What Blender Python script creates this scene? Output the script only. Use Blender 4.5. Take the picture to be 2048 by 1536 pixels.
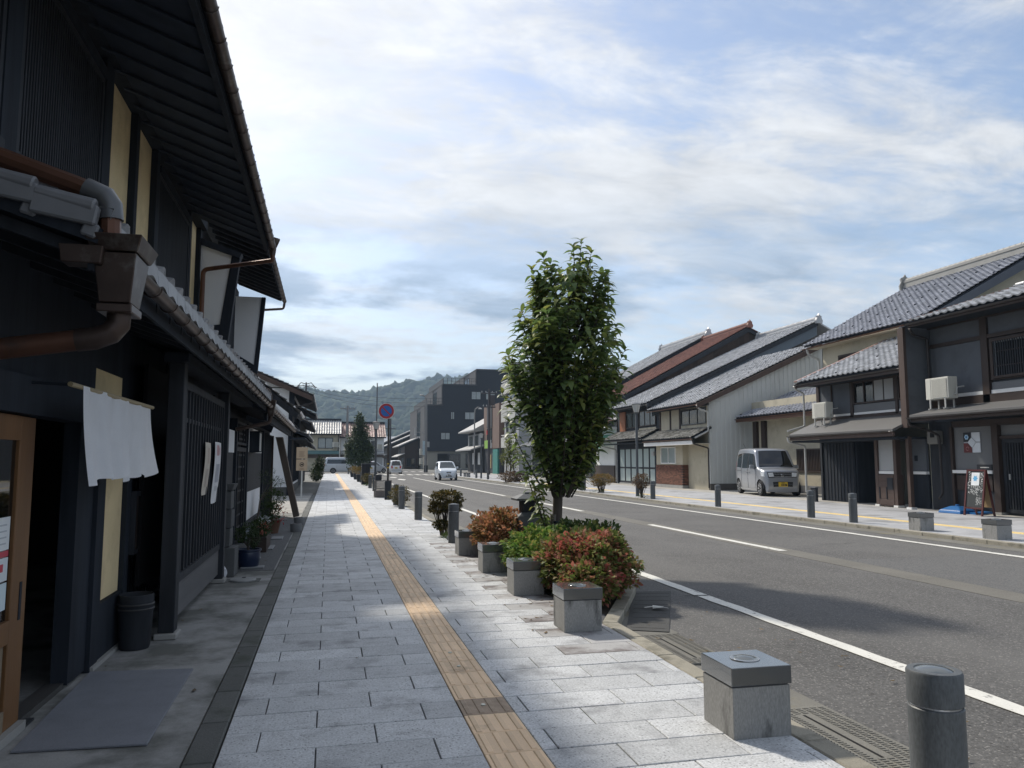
import bpy, bmesh, math, random
import numpy as np
from mathutils import Vector, Matrix
R = math.radians
random.seed(7)
for o in list(bpy.data.objects):
    bpy.data.objects.remove(o)
SC = bpy.context.scene
COL = SC.collection
# ------------------------------------------------------------------ camera
cam = bpy.data.cameras.new('camera')
cam.sensor_fit = 'HORIZONTAL'; cam.sensor_width = 36.0
cam.lens = 1538.0 / 2048.0 * 36.0
cam.clip_start = 0.05; cam.clip_end = 9000
camo = bpy.data.objects.new('camera', cam); COL.objects.link(camo)
camo.location = (0, 0, 1.45)
camo.rotation_euler = (R(90 + 5.718), 0, R(-13.357))
SC.camera = camo
# ------------------------------------------------------------------ sun, sky, exposure
SUN_EL = R(44.0); SUN_AZ = R(-27.1)          # azimuth from +Y towards +X
sdir = Vector((math.sin(SUN_AZ) * math.cos(SUN_EL), math.cos(SUN_AZ) * math.cos(SUN_EL), math.sin(SUN_EL)))
sl = bpy.data.lights.new('sun', 'SUN'); sl.energy = 2.45; sl.angle = R(3.4); sl.color = (1.0, 0.93, 0.82)
so = bpy.data.objects.new('sun', sl); COL.objects.link(so)
so.rotation_euler = sdir.to_track_quat('Z', 'Y').to_euler(); so.location = (-20, 40, 60)
SC.view_settings.view_transform = 'Standard'; SC.view_settings.look = 'None'
SC.view_settings.gamma = 1.0; SC.view_settings.use_curve_mapping = False
SC.view_settings.exposure = 0.82

W = bpy.data.worlds.new('World'); SC.world = W; W.use_nodes = True
wt = W.node_tree; wt.nodes.clear()
def wn(t, **k):
    n = wt.nodes.new(t)
    for a, b in k.items(): setattr(n, a, b)
    return n
def wl(a, b): wt.links.new(a, b)
def wmath(op, a, b=None, c=None, clamp=False):
    n = wn('ShaderNodeMath', operation=op, use_clamp=clamp)
    for i, x in enumerate((a, b, c)):
        if x is None: continue
        if isinstance(x, (int, float)): n.inputs[i].default_value = x
        else: wl(x, n.inputs[i])
    return n.outputs[0]
def wmap(x, a0, a1, b0, b1):
    n = wn('ShaderNodeMapRange', interpolation_type='SMOOTHSTEP')
    wl(x, n.inputs[0])
    for i, q in zip((1, 2, 3, 4), (a0, a1, b0, b1)): n.inputs[i].default_value = q
    return n.outputs[0]
sky = wn('ShaderNodeTexSky', sky_type='NISHITA', sun_disc=False, sun_elevation=SUN_EL, sun_rotation=SUN_AZ,
         air_density=1.0, dust_density=1.6, ozone_density=1.3, altitude=20)
tc = wn('ShaderNodeTexCoord'); dirv = tc.outputs['Generated']
sx = wn('ShaderNodeSeparateXYZ'); wl(dirv, sx.inputs[0])
zz = wmath('MAXIMUM', sx.outputs[2], 0.0)
den = wmath('ADD', zz, 0.16)
px_ = wmath('DIVIDE', sx.outputs[0], den); py_ = wmath('DIVIDE', sx.outputs[1], den)
cb = wn('ShaderNodeCombineXYZ'); wl(px_, cb.inputs[0]); wl(py_, cb.inputs[1])
def cloudnoise(rot, sc, scale, detail, rough, loc, dist=0.0):
    mp = wn('ShaderNodeMapping'); wl(cb.outputs[0], mp.inputs[0])
    mp.inputs['Rotation'].default_value = (0, 0, R(rot)); mp.inputs['Scale'].default_value = (sc[0], sc[1], 1)
    mp.inputs['Location'].default_value = loc
    n = wn('ShaderNodeTexNoise'); wl(mp.outputs[0], n.inputs['Vector'])
    n.inputs['Scale'].default_value = scale; n.inputs['Detail'].default_value = detail
    n.inputs['Roughness'].default_value = rough; n.inputs['Distortion'].default_value = dist
    return n.outputs['Fac']
bands = cloudnoise(28, (0.55, 1.35), 1.05, 7, 0.58, (2.2, 0.7, 0), 0.25)      # broad veils
wisp = cloudnoise(34, (0.72, 1.35), 4.2, 10, 0.64, (0.4, 3.1, 0), 0.45)        # streaky texture
ripple = cloudnoise(10, (1.0, 1.2), 13.0, 6, 0.6, (0, 0, 0), 0.3)            # small ripples
hi = wmath('ADD', wmath('MULTIPLY', bands, 0.60), wmath('ADD', wmath('MULTIPLY', wisp, 0.28), wmath('MULTIPLY', ripple, 0.14)))
hi_m = wmap(hi, 0.43, 0.60, 0.10, 0.95)
low = cloudnoise(0, (0.8, 1.0), 1.15, 10, 0.58, (5.3, 1.9, 0), 0.15)
lowband = wmath('MULTIPLY', wmap(zz, 0.0, 0.10, 0.85, 1.0), wmap(zz, 0.17, 0.36, 1.0, 0.0))
low_m = wmath('MULTIPLY', wmap(low, 0.43, 0.55, 0.12, 0.95), lowband)
# forward scattering: thin cloud is brighter towards the sun
dp = wn('ShaderNodeVectorMath', operation='DOT_PRODUCT'); wl(dirv, dp.inputs[0]); dp.inputs[1].default_value = sdir
glow = wmap(dp.outputs['Value'], 0.2, 1.0, 0.0, 1.0)
glow2 = wmath('MULTIPLY', glow, glow)
bgS = wn('ShaderNodeBackground'); bgS.inputs[1].default_value = 0.10
wl(sky.outputs[0], bgS.inputs[0])
bgH = wn('ShaderNodeBackground'); bgH.inputs[0].default_value = (0.90, 0.92, 0.945, 1)
wl(wmath('ADD', wmath('MULTIPLY', glow2, 0.15), wmath('ADD', 0.21, wmath('MULTIPLY', wisp, 0.52))), bgH.inputs[1])
bgL = wn('ShaderNodeBackground'); bgL.inputs[0].default_value = (0.52, 0.68, 0.90, 1)
wl(wmath('ADD', 0.22, wmath('MULTIPLY', wisp, 0.42)), bgL.inputs[1])
m1 = wn('ShaderNodeMixShader'); wl(hi_m, m1.inputs[0]); wl(bgS.outputs[0], m1.inputs[1]); wl(bgH.outputs[0], m1.inputs[2])
m2 = wn('ShaderNodeMixShader'); wl(low_m, m2.inputs[0]); wl(m1.outputs[0], m2.inputs[1]); wl(bgL.outputs[0], m2.inputs[2])
wo = wn('ShaderNodeOutputWorld'); wl(m2.outputs[0], wo.inputs[0])

# ------------------------------------------------------------------ materials
MATS = {}
def M(name, col=(0.5, 0.5, 0.5), rough=0.7, metal=0.0, var=0.18, scale=3.0, bump=0.0, bscale=60.0, rnd=0.0,
      spec=0.4, stain=None, stain_scale=1.2, stain_lo=0.52, stain_hi=0.66, fine=0.0, fscale=180.0, stretch=(1, 1, 1), alpha=None,
      emit=0.0, trans=0.0, coat=0.0, palette=None, pscale=1.5, prnd=0.25, subsurf=0.0, speck=None, streak=None):
    """world-position noise for tone, optional per-piece variation (object and mesh island), speckle, stains, fine relief"""
    if name in MATS: return MATS[name]
    m = bpy.data.materials.new(name); m.use_nodes = True
    t = m.node_tree; b = t.nodes['Principled BSDF']; L = t.links.new
    geo = t.nodes.new('ShaderNodeNewGeometry')
    mp = t.nodes.new('ShaderNodeMapping'); L(geo.outputs['Position'], mp.inputs[0]); mp.inputs['Scale'].default_value = stretch
    P = mp.outputs[0]
    def noise(s, d=4, r=0.55):
        n = t.nodes.new('ShaderNodeTexNoise'); L(P, n.inputs['Vector']); n.inputs['Scale'].default_value = s
        n.inputs['Detail'].default_value = d; n.inputs['Roughness'].default_value = r
        return n.outputs['Fac']
    def mth(op, a, c):
        n = t.nodes.new('ShaderNodeMath'); n.operation = op
        for i, x in enumerate((a, c)):
            if isinstance(x, (int, float)): n.inputs[i].default_value = x
            else: L(x, n.inputs[i])
        return n.outputs[0]
    f = mth('ADD', mth('MULTIPLY', mth('SUBTRACT', noise(scale, 6), 0.5), var * 3.0), 1.0)
    if fine:
        f = mth('ADD', f, mth('MULTIPLY', mth('SUBTRACT', noise(fscale, 2), 0.5), fine * 3.0))
    rv = None
    if rnd or palette:
        oi = t.nodes.new('ShaderNodeObjectInfo')
        s = mth('FRACT', mth('ADD', oi.outputs['Random'], geo.outputs['Random Per Island']), 0)
        rv = s
    if rnd:
        f = mth('MULTIPLY', f, mth('ADD', mth('MULTIPLY', mth('SUBTRACT', rv, 0.5), rnd * 2), 1.0))
    if palette:
        cr = t.nodes.new('ShaderNodeValToRGB')
        while len(cr.color_ramp.elements) < len(palette): cr.color_ramp.elements.new(0.5)
        for e, (p, c) in zip(cr.color_ramp.elements, palette): e.position = p; e.color = (*c, 1)
        pf = mth('ADD', mth('MULTIPLY', mth('SUBTRACT', rv, 0.5), prnd * 2), noise(pscale, 3))
        L(pf, cr.inputs[0]); basec = cr.outputs[0]
    else:
        rgb = t.nodes.new('ShaderNodeRGB'); rgb.outputs[0].default_value = (*col, 1); basec = rgb.outputs[0]
    vm = t.nodes.new('ShaderNodeVectorMath'); vm.operation = 'SCALE'; L(basec, vm.inputs[0]); L(f, vm.inputs['Scale'])
    out = vm.outputs[0]
    if stain:
        mr = t.nodes.new('ShaderNodeMapRange'); L(noise(stain_scale, 8, 0.65), mr.inputs[0])
        mr.inputs[1].default_value = stain_lo; mr.inputs[2].default_value = stain_hi
        mx = t.nodes.new('ShaderNodeMix'); mx.data_type = 'RGBA'; L(mr.outputs[0], mx.inputs[0])
        L(out, mx.inputs[6]); mx.inputs[7].default_value = (*stain, 1); out = mx.outputs[2]
    if streak:                     # (colour, mapping scale, lo, hi): long wear marks
        mp2 = t.nodes.new('ShaderNodeMapping'); L(geo.outputs['Position'], mp2.inputs[0]); mp2.inputs['Scale'].default_value = streak[1]
        n2 = t.nodes.new('ShaderNodeTexNoise'); L(mp2.outputs[0], n2.inputs['Vector']); n2.inputs['Scale'].default_value = 1.0; n2.inputs['Detail'].default_value = 5
        mr = t.nodes.new('ShaderNodeMapRange'); L(n2.outputs['Fac'], mr.inputs[0]); mr.inputs[1].default_value = streak[2]; mr.inputs[2].default_value = streak[3]; mr.inputs[4].default_value = 0.75
        mx = t.nodes.new('ShaderNodeMix'); mx.data_type = 'RGBA'; L(mr.outputs[0], mx.inputs[0]); L(out, mx.inputs[6]); mx.inputs[7].default_value = (*streak[0], 1); out = mx.outputs[2]
    if speck:                      # (colour, scale, threshold): pale or dark grains
        vo = t.nodes.new('ShaderNodeTexVoronoi'); L(geo.outputs['Position'], vo.inputs['Vector']); vo.inputs['Scale'].default_value = speck[1]
        sp = t.nodes.new('ShaderNodeSeparateColor'); L(vo.outputs['Color'], sp.inputs[0])
        g1 = mth('GREATER_THAN', sp.outputs[0], speck[2]); g2 = mth('LESS_THAN', vo.outputs['Distance'], 0.42)
        mx = t.nodes.new('ShaderNodeMix'); mx.data_type = 'RGBA'; L(mth('MULTIPLY', g1, mth('MULTIPLY', g2, 0.85)), mx.inputs[0]); L(out, mx.inputs[6]); mx.inputs[7].default_value = (*speck[0], 1); out = mx.outputs[2]
    L(out, b.inputs['Base Color'])
    b.inputs['Roughness'].default_value = rough; b.inputs['Metallic'].default_value = metal
    b.inputs['Specular IOR Level'].default_value = spec
    if coat: b.inputs['Coat Weight'].default_value = coat; b.inputs['Coat Roughness'].default_value = 0.05
    if trans: b.inputs['Transmission Weight'].default_value = trans
    if subsurf:
        tr = t.nodes.new('ShaderNodeBsdfTranslucent'); L(out, tr.inputs[0])
        ms = t.nodes.new('ShaderNodeMixShader'); ms.inputs[0].default_value = subsurf
        mo = t.nodes['Material Output']; L(b.outputs[0], ms.inputs[1]); L(tr.outputs[0], ms.inputs[2]); L(ms.outputs[0], mo.inputs[0])
    if emit:
        b.inputs['Emission Color'].default_value = (*col, 1); b.inputs['Emission Strength'].default_value = emit
    if bump:
        bp = t.nodes.new('ShaderNodeBump'); bp.inputs['Strength'].default_value = bump; bp.inputs['Distance'].default_value = 0.01
        L(noise(bscale, 5, 0.6), bp.inputs['Height']); L(bp.outputs[0], b.inputs['Normal'])
    MATS[name] = m
    return m
def glass(name, tint=(0.02, 0.025, 0.03), rough=0.03, mix=0.55):
    """window glass: fresnel reflection over a see-through pane with some tint"""
    if name in MATS: return MATS[name]
    m = bpy.data.materials.new(name); m.use_nodes = True; t = m.node_tree; L = t.links.new
    b = t.nodes['Principled BSDF']; b.inputs['Base Color'].default_value = (*tint, 1); b.inputs['Roughness'].default_value = rough
    b.inputs['Specular IOR Level'].default_value = 0.8
    tr = t.nodes.new('ShaderNodeBsdfTransparent'); ms = t.nodes.new('ShaderNodeMixShader'); ms.inputs[0].default_value = mix
    L(tr.outputs[0], ms.inputs[1]); L(b.outputs[0], ms.inputs[2]); L(ms.outputs[0], t.nodes['Material Output'].inputs[0])
    MATS[name] = m; return m

# ------------------------------------------------------------------ mesh helpers
OFF = {}
def V3(*a): return Vector(a)
class MB:
    def __init__(s): s.v = []; s.f = []
    def add(s, vs, fs):
        n = len(s.v); s.v.extend([tuple(p) for p in vs]); s.f.extend([tuple(i + n for i in q) for q in fs]); return s
    def box(s, x0, x1, y0, y1, z0, z1):
        x0, x1 = min(x0, x1), max(x0, x1); y0, y1 = min(y0, y1), max(y0, y1); z0, z1 = min(z0, z1), max(z0, z1)
        return s.add([(x0, y0, z0), (x1, y0, z0), (x1, y1, z0), (x0, y1, z0), (x0, y0, z1), (x1, y0, z1), (x1, y1, z1), (x0, y1, z1)],
                     [(0, 3, 2, 1), (4, 5, 6, 7), (0, 1, 5, 4), (1, 2, 6, 5), (2, 3, 7, 6), (3, 0, 4, 7)])
    def obox(s, a, b, w, h, up=(0, 0, 1)):
        """bar from a to b, w across, h along up"""
        a = Vector(a); b = Vector(b); d = (b - a).normalized(); u = Vector(up); u = (u - d * u.dot(d))
        if u.length < 1e-4: u = Vector((1, 0, 0)) - d * d.x
        u.normalize(); r = d.cross(u)
        P = [c + r * (i * w / 2) + u * (j * h / 2) for c in (a, b) for i, j in ((-1, -1), (1, -1), (1, 1), (-1, 1))]
        return s.add(P, [(0, 3, 2, 1), (4, 5, 6, 7), (0, 1, 5, 4), (1, 2, 6, 5), (2, 3, 7, 6), (3, 0, 4, 7)])
    def tube(s, pts, r, n=10, cap=True):
        pts = [Vector(p) for p in pts]; rr = r if isinstance(r, (list, tuple)) else [r] * len(pts)
        base = len(s.v); prev = None
        for i, p in enumerate(pts):
            if i == 0: d = pts[1] - p
            elif i == len(pts) - 1: d = p - pts[i - 1]
            else: d = (pts[i + 1] - p).normalized() + (p - pts[i - 1]).normalized()
            d.normalize()
            if prev is None:
                a = Vector((0, 0, 1)) if abs(d.z) < 0.9 else Vector((1, 0, 0))
                u = d.cross(a).normalized()
            else:
                u = (prev - d * prev.dot(d)).normalized()
            prev = u; w = d.cross(u)
            for k in range(n):
                t = 2 * math.pi * k / n
                s.v.append(tuple(p + (u * math.cos(t) + w * math.sin(t)) * rr[i]))
        for i in range(len(pts) - 1):
            for k in range(n):
                a = base + i * n + k; b = base + i * n + (k + 1) % n
                s.f.append((a, b, b + n, a + n))
        if cap:
            s.f.append(tuple(base + k for k in range(n - 1, -1, -1)))
            s.f.append(tuple(base + (len(pts) - 1) * n + k for k in range(n)))
        return s
    def lathe(s, prof, c=(0, 0, 0), n=20):
        base = len(s.v)
        for r, z in prof:
            for k in range(n):
                t = 2 * math.pi * k / n
                s.v.append((c[0] + r * math.cos(t), c[1] + r * math.sin(t), c[2] + z))
        for i in range(len(prof) - 1):
            for k in range(n):
                a = base + i * n + k; b = base + i * n + (k + 1) % n
                s.f.append((a, b, b + n, a + n))
        s.f.append(tuple(base + k for k in range(n - 1, -1, -1)))
        s.f.append(tuple(base + (len(prof) - 1) * n + k for k in range(n)))
        return s
    def prism(s, poly, axis, a0, a1):
        """poly in the plane normal to axis: axis x -> (y,z), y -> (x,z), z -> (x,y)"""
        n = len(poly)
        def mk(p, a):
            return (a, p[0], p[1]) if axis == 'x' else ((p[0], a, p[1]) if axis == 'y' else (p[0], p[1], a))
        vs = [mk(p, a0) for p in poly] + [mk(p, a1) for p in poly]
        fs = [tuple(range(n - 1, -1, -1)), tuple(range(n, 2 * n))] + [(i, (i + 1) % n, n + (i + 1) % n, n + i) for i in range(n)]
        return s.add(vs, fs)
    def grid(s, fn, nu, nv):
        base = len(s.v)
        for i in range(nu + 1):
            for j in range(nv + 1): s.v.append(tuple(fn(i / nu, j / nv)))
        for i in range(nu):
            for j in range(nv):
                a = base + i * (nv + 1) + j
                s.f.append((a, a + nv + 1, a + nv + 2, a + 1))
        return s
    def rough_blob(s, c, r, seed=0, sub=2, amp=0.25, sq=(1, 1, 1)):
        bm = bmesh.new(); bmesh.ops.create_icosphere(bm, subdivisions=sub, radius=1.0)
        rg = random.Random(seed); ph = [rg.uniform(0, 6.3) for _ in range(6)]; base = len(s.v)
        for v in bm.verts:
            p = v.co; k = 1 + amp * (math.sin(3.1 * p.x + ph[0]) * math.sin(2.7 * p.y + ph[1]) + 0.5 * math.sin(5.3 * p.z + ph[2] + 4 * p.x))
            s.v.append((c[0] + p.x * r * k * sq[0], c[1] + p.y * r * k * sq[1], c[2] + p.z * r * k * sq[2]))
        for f in bm.faces: s.f.append(tuple(base + v.index for v in f.verts))
        bm.free(); return s
    def mesh(s, name, mat, bev=0.0, seg=2, smooth=False, off=(0, 0, 0), angle=35):
        me = bpy.data.meshes.new(name)
        vs = s.v
        if off != (0, 0, 0): vs = [(a - off[0], b - off[1], c - off[2]) for a, b, c in vs]
        me.from_pydata(vs, [], s.f)
        if bev:
            bm = bmesh.new(); bm.from_mesh(me)
            bmesh.ops.recalc_face_normals(bm, faces=bm.faces)
            es = [e for e in bm.edges if len(e.link_faces) == 2 and e.calc_face_angle(0) > R(30)]
            bmesh.ops.bevel(bm, geom=es, offset=bev, segments=seg, profile=0.6, affect='EDGES', clamp_overlap=True)
            bm.to_mesh(me); bm.free()
        if smooth:
            me.polygons.foreach_set('use_smooth', [True] * len(me.polygons))
            me.set_sharp_from_angle(angle=R(angle))
        if mat is not None: me.materials.append(mat)
        me.update()
        return me
    def build(s, name, mat, parent=None, **k):
        local = k.pop('local', False)
        off = (0, 0, 0) if (parent is None or local) else OFF[parent.name]
        return link(name, s.mesh(name, mat, off=off, **k), parent)
def link(name, data, parent=None, mw=None):
    o = bpy.data.objects.new(name, data); COL.objects.link(o)
    if parent is not None: o.parent = parent
    if mw is not None: o.matrix_basis = mw
    OFF[o.name] = OFF[parent.name] if parent is not None else (0, 0, 0)
    return o
USED = set()
def tag(o, label, cat, group=None):
    o['label'] = label; o['category'] = cat
    if group: o['group'] = group
    return o
def thing(name, label, cat, loc=(0, 0, 0), rz=0.0, group=None):
    o = bpy.data.objects.new(name, None); COL.objects.link(o); o.empty_display_size = 0.2
    o.location = loc; o.rotation_euler = (0, 0, rz); OFF[o.name] = tuple(loc)
    return tag(o, label, cat, group)
def struct(o): o['kind'] = 'structure'; return o
def stuff(o, label=None, cat=None):
    o['kind'] = 'stuff'
    if label: o['label'] = label; o['category'] = cat
    return o
def copy_tree(o, loc=None, rz=None, label=None, parent=None, scale=None):
    c = o.copy(); COL.objects.link(c)
    if parent is not None: c.parent = parent
    if loc is not None: c.location = loc
    if rz is not None: c.rotation_euler = (0, 0, rz)
    if scale is not None: c.scale = (scale,) * 3 if isinstance(scale, (int, float)) else scale
    if label: c['label'] = label
    for ch in o.children: copy_tree(ch, parent=c)
    return c
def box(*a): return MB().box(*a)
# ================================================================== THE GROUND
ASPH = M('asphalt', (0.108, 0.106, 0.103), rough=0.85, var=0.22, scale=0.6, fine=0.55, fscale=42, bump=1.0, bscale=75, spec=0.3, speck=((0.26, 0.25, 0.235), 62, 0.80), streak=((0.145, 0.142, 0.137), (1.1, 0.03, 1), 0.50, 0.66),
         stain=(0.135, 0.133, 0.128), stain_scale=0.35, stain_lo=0.48, stain_hi=0.70)
ASPH2 = M('asphalt_patch', (0.115, 0.115, 0.113), rough=0.85, var=0.12, scale=0.8, fine=0.5, fscale=45, bump=1.0, bscale=75, speck=((0.22, 0.21, 0.2), 62, 0.8))
BAND = M('worn_band', (0.150, 0.143, 0.125), rough=0.85, var=0.2, scale=1.2, fine=0.3, fscale=50, bump=0.5, bscale=110)
PAINT = M('road_paint', (0.66, 0.65, 0.60), rough=0.7, var=0.10, scale=3, fine=0.12, fscale=70, stain=(0.16, 0.155, 0.15), stain_scale=11, stain_lo=0.59, stain_hi=0.68)
SLAB = M('paving_granite', (0.485, 0.497, 0.506), rough=0.62, var=0.16, scale=7, fine=0.38, fscale=75, rnd=0.13, bump=0.4, bscale=110, speck=((0.22, 0.225, 0.23), 75, 0.86),
         stain=(0.22, 0.222, 0.23), stain_scale=2.4, stain_lo=0.53, stain_hi=0.70)
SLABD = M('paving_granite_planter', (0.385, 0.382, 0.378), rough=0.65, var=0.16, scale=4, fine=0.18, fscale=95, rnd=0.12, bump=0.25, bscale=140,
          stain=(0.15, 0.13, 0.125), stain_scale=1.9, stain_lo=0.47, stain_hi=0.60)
JOINT = M('joint_mortar', (0.075, 0.075, 0.078), rough=0.95, var=0.2)
TACT = M('tactile_tile', (0.740, 0.540, 0.350), rough=0.65, var=0.08, scale=6, fine=0.08, fscale=120, rnd=0.12, stain=(0.28, 0.20, 0.13), stain_scale=2.6, stain_lo=0.58, stain_hi=0.76)
TACTW = M('tactile_tile_worn', (0.34, 0.26, 0.19), rough=0.75, var=0.3, scale=18, fine=0.15)
KERB = M('kerb_stone', (0.285, 0.265, 0.215), rough=0.85, var=0.18, scale=4, fine=0.2, fscale=110, rnd=0.10, stain=(0.14, 0.13, 0.10), stain_scale=3, bump=0.4, bscale=110)
KERBD = M('dark_kerb_stone', (0.105, 0.108, 0.102), rough=0.85, var=0.2, scale=4, fine=0.2, fscale=110, rnd=0.12, bump=0.4, bscale=110, stain=(0.055, 0.062, 0.05), stain_scale=2)
CONC = M('concrete_apron', (0.285, 0.285, 0.278), rough=0.85, var=0.14, scale=2, fine=0.12, fscale=110, bump=0.25, bscale=90,
         stain=(0.115, 0.118, 0.108), stain_scale=1.25, stain_lo=0.45, stain_hi=0.60)
GUT = M('gutter_concrete', (0.165, 0.160, 0.142), rough=0.9, var=0.2, scale=2.2, fine=0.2, fscale=90, bump=0.5, bscale=90, rnd=0.08, stain=(0.18, 0.165, 0.12), stain_scale=1.7)
SOIL = M('planter_soil', (0.055, 0.045, 0.035), rough=1.0, var=0.3, scale=12, fine=0.3, bump=1.0, bscale=30)
ROADZ = -0.08
g = struct(box(-1395, 1695, -50, 1995, -0.35, -0.10).build('ground', M('far_ground', (0.16, 0.16, 0.145), rough=0.95, var=0.2, scale=0.05)))
road = struct(MB().box(3.06, 11.42, -12, 92, -0.16, ROADZ).box(-60, 80, 92, 108, -0.16, ROADZ - 0.003).box(4.5, 14.8, 108, 420, -0.16, ROADZ).build('road', ASPH))
def sheet(name, x0, x1, y0, y1, z, m, par): return box(x0, x1, y0, y1, z - 0.003, z).build(name, m, par)
PZ = ROADZ + 0.0045
sheet('worn_line_band', 7.35, 7.84, -8, 62, PZ, BAND, road)
sheet('asphalt_patch', 7.845, 10.3, -4, 10.6, PZ, ASPH2, road)
def ragged_line(name, x0, x1, y0, y1, z, m, par, step=0.35, amp=0.010, seed=1):
    rg = random.Random(seed); n = max(1, int((y1 - y0) / step)); mb = MB()
    L = [(x0 + rg.uniform(-amp, amp), y0 + (y1 - y0) * i / n) for i in range(n + 1)]
    Rr = [(x1 + rg.uniform(-amp, amp), y0 + (y1 - y0) * i / n) for i in range(n + 1)]
    mb.prism(L + Rr[::-1], 'z', z - 0.003, z)
    return mb.build(name, m, par)
LZ = ROADZ + 0.009
ragged_line('edge_line', 4.10, 4.25, -8, 8.18, LZ, PAINT, road, seed=2)
ragged_line('edge_line', 4.10, 4.25, 8.24, 78, LZ, PAINT, road, seed=3)
ragged_line('edge_line', 10.72, 10.87, -8, 84, LZ, PAINT, road, seed=4)
for y0, y1 in ((11.9, 17.5), (22.6, 28.2), (33.3, 71)):
    ragged_line('centre_line', 7.50, 7.65, y0, y1, LZ, PAINT, road, seed=int(y0))
sheet('stop_line', 4.3, 7.35, 80.0, 80.6, LZ, PAINT, road)
for k in range(9):
    sheet('crossing_stripe', 4.15 + k * 0.9, 4.6 + k * 0.9, 84.5, 89.5, LZ, PAINT, road)
for k in range(8):
    sheet('crossing_stripe', 5.0 + k * 1.1, 5.5 + k * 1.1, 109.5, 113, LZ, PAINT, road)
for yy in (62.0, 70.5):
    MB().prism([(5.9, yy), (6.25, yy + 2.2), (5.9, yy + 4.4), (5.55, yy + 2.2)], 'z', LZ - 0.003, LZ).build('diamond_mark', PAINT, road)
# ---------------- left pavement: slabs 0.6 x 0.3, tactile strip, kerb
PX0, PX1, TX0, TX1 = -0.50, 2.43, 0.785, 1.085
pav = struct(box(PX0, 2.60, -10, 92, -0.16, -0.014).build('pavement', JOINT))
NEAR = 300
def slab_rows(y0, y1, x0, x1, gaps, seed):
    rg = random.Random(seed); out = []
    r = 0; y = y0
    while y < y1 - 0.01:
        off = -0.32 if r % 2 == 0 else -0.03
        xs = [x0] + [off + 0.6 * k for k in range(-20, 60) if x0 + 0.07 < off + 0.6 * k < x1 - 0.05] + [x1]
        for ga, gb in gaps: xs = [q for q in xs if not (ga - 0.06 < q < gb + 0.06)] + [ga, gb]
        xs.sort()
        for a, b in zip(xs[:-1], xs[1:]):
            if any(abs(a - ga) < 1e-6 for ga, gb in gaps): continue
            out.append((a, b, y, y + 0.3))
        y += 0.3; r += 1
    return out
def slab_mb(mb, a, b, y0, y1, z=0.0, j=0.0035, h=0.03, c=0.003):
    a += j; b -= j; y0 += j; y1 -= j
    v = [(a, y0, z - h), (b, y0, z - h), (b, y1, z - h), (a, y1, z - h), (a, y0, z - c), (b, y0, z - c), (b, y1, z - c), (a, y1, z - c),
         (a + c, y0 + c, z), (b - c, y0 + c, z), (b - c, y1 - c, z), (a + c, y1 - c, z)]
    f = [(0, 1, 5, 4), (1, 2, 6, 5), (2, 3, 7, 6), (3, 0, 4, 7), (4, 5, 9, 8), (5, 6, 10, 9), (6, 7, 11, 10), (7, 4, 8, 11), (8, 9, 10, 11)]
    return mb.add(v, f)
slabs = slab_rows(-3.0, 91.9, PX0, PX1, [(TX0, TX1)], 3)
def in_view(x, y, z=0.0):
    d = Vector((x, y, z)) - Vector((0, 0, 1.45)); yw = R(13.357)
    f = d.x * math.sin(yw) + d.y * math.cos(yw); r = d.x * math.cos(yw) - d.y * math.sin(yw)
    return f > 0.5 and abs(r / f) < 0.70 and (d.z / f) > -0.60
vis = [s for s in slabs if in_view((s[0] + s[1]) / 2, (s[2] + s[3]) / 2)]
vis.sort(key=lambda s: s[2])
ind = set(vis[:NEAR]); cache = {}
rg = random.Random(5)
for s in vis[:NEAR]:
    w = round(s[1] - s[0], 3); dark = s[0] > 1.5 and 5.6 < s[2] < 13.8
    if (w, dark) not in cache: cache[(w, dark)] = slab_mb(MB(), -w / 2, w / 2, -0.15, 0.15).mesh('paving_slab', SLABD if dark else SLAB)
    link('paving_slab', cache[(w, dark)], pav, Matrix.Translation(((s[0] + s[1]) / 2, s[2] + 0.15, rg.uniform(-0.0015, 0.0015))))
mb = MB()
for s in slabs:
    if s not in ind: slab_mb(mb, s[0], s[1], s[2], s[3], rg.uniform(-0.0015, 0.0015))
stuff(mb.build('paving_slabs', SLAB, pav))
def tact_mb(mb, x, y, z=0.002):
    """0.3 m guiding tile with four raised bars"""
    slab_mb(mb, x - 0.15, x + 0.15, y - 0.15, y + 0.15, z, j=0.002)
    for k in range(4):
        cx = x - 0.1125 + 0.075 * k
        a0, a1, b0, b1 = cx - 0.017, cx + 0.017, y - 0.138, y + 0.138
        v = [(a0, b0, z), (a1, b0, z), (a1, b1, z), (a0, b1, z), (a0 + 0.005, b0 + 0.005, z + 0.005), (a1 - 0.005, b0 + 0.005, z + 0.005), (a1 - 0.005, b1 - 0.005, z + 0.005), (a0 + 0.005, b1 - 0.005, z + 0.005)]
        mb.add(v, [(4, 5, 6, 7), (0, 1, 5, 4), (1, 2, 6, 5), (2, 3, 7, 6), (3, 0, 4, 7)])
    return mb
tm = tact_mb(MB(), 0, 0).mesh('tactile_tile', TACT); tmw = tact_mb(MB(), 0, 0).mesh('tactile_tile_worn', TACTW)
y = 1.65; k = 0
while y < 62:
    link('tactile_tile', tmw if k == 10 else tm, pav, Matrix.Translation(((TX0 + TX1) / 2, y, 0))); y += 0.3; k += 1
mb = MB()
while y < 91.5: tact_mb(mb, (TX0 + TX1) / 2, y); y += 0.3
stuff(mb.build('tactile_tiles', TACT, pav))
# metal studs on the strip
for yy in (3.47, 4.66, 5.55, 5.95):
    MB().lathe([(0.014, 0.0), (0.014, 0.006), (0.010, 0.008)], (0.93, yy, 0.002), 12).build('metal_stud', M('stud_metal', (0.55, 0.56, 0.5), rough=0.35, metal=0.8), pav)
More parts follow.
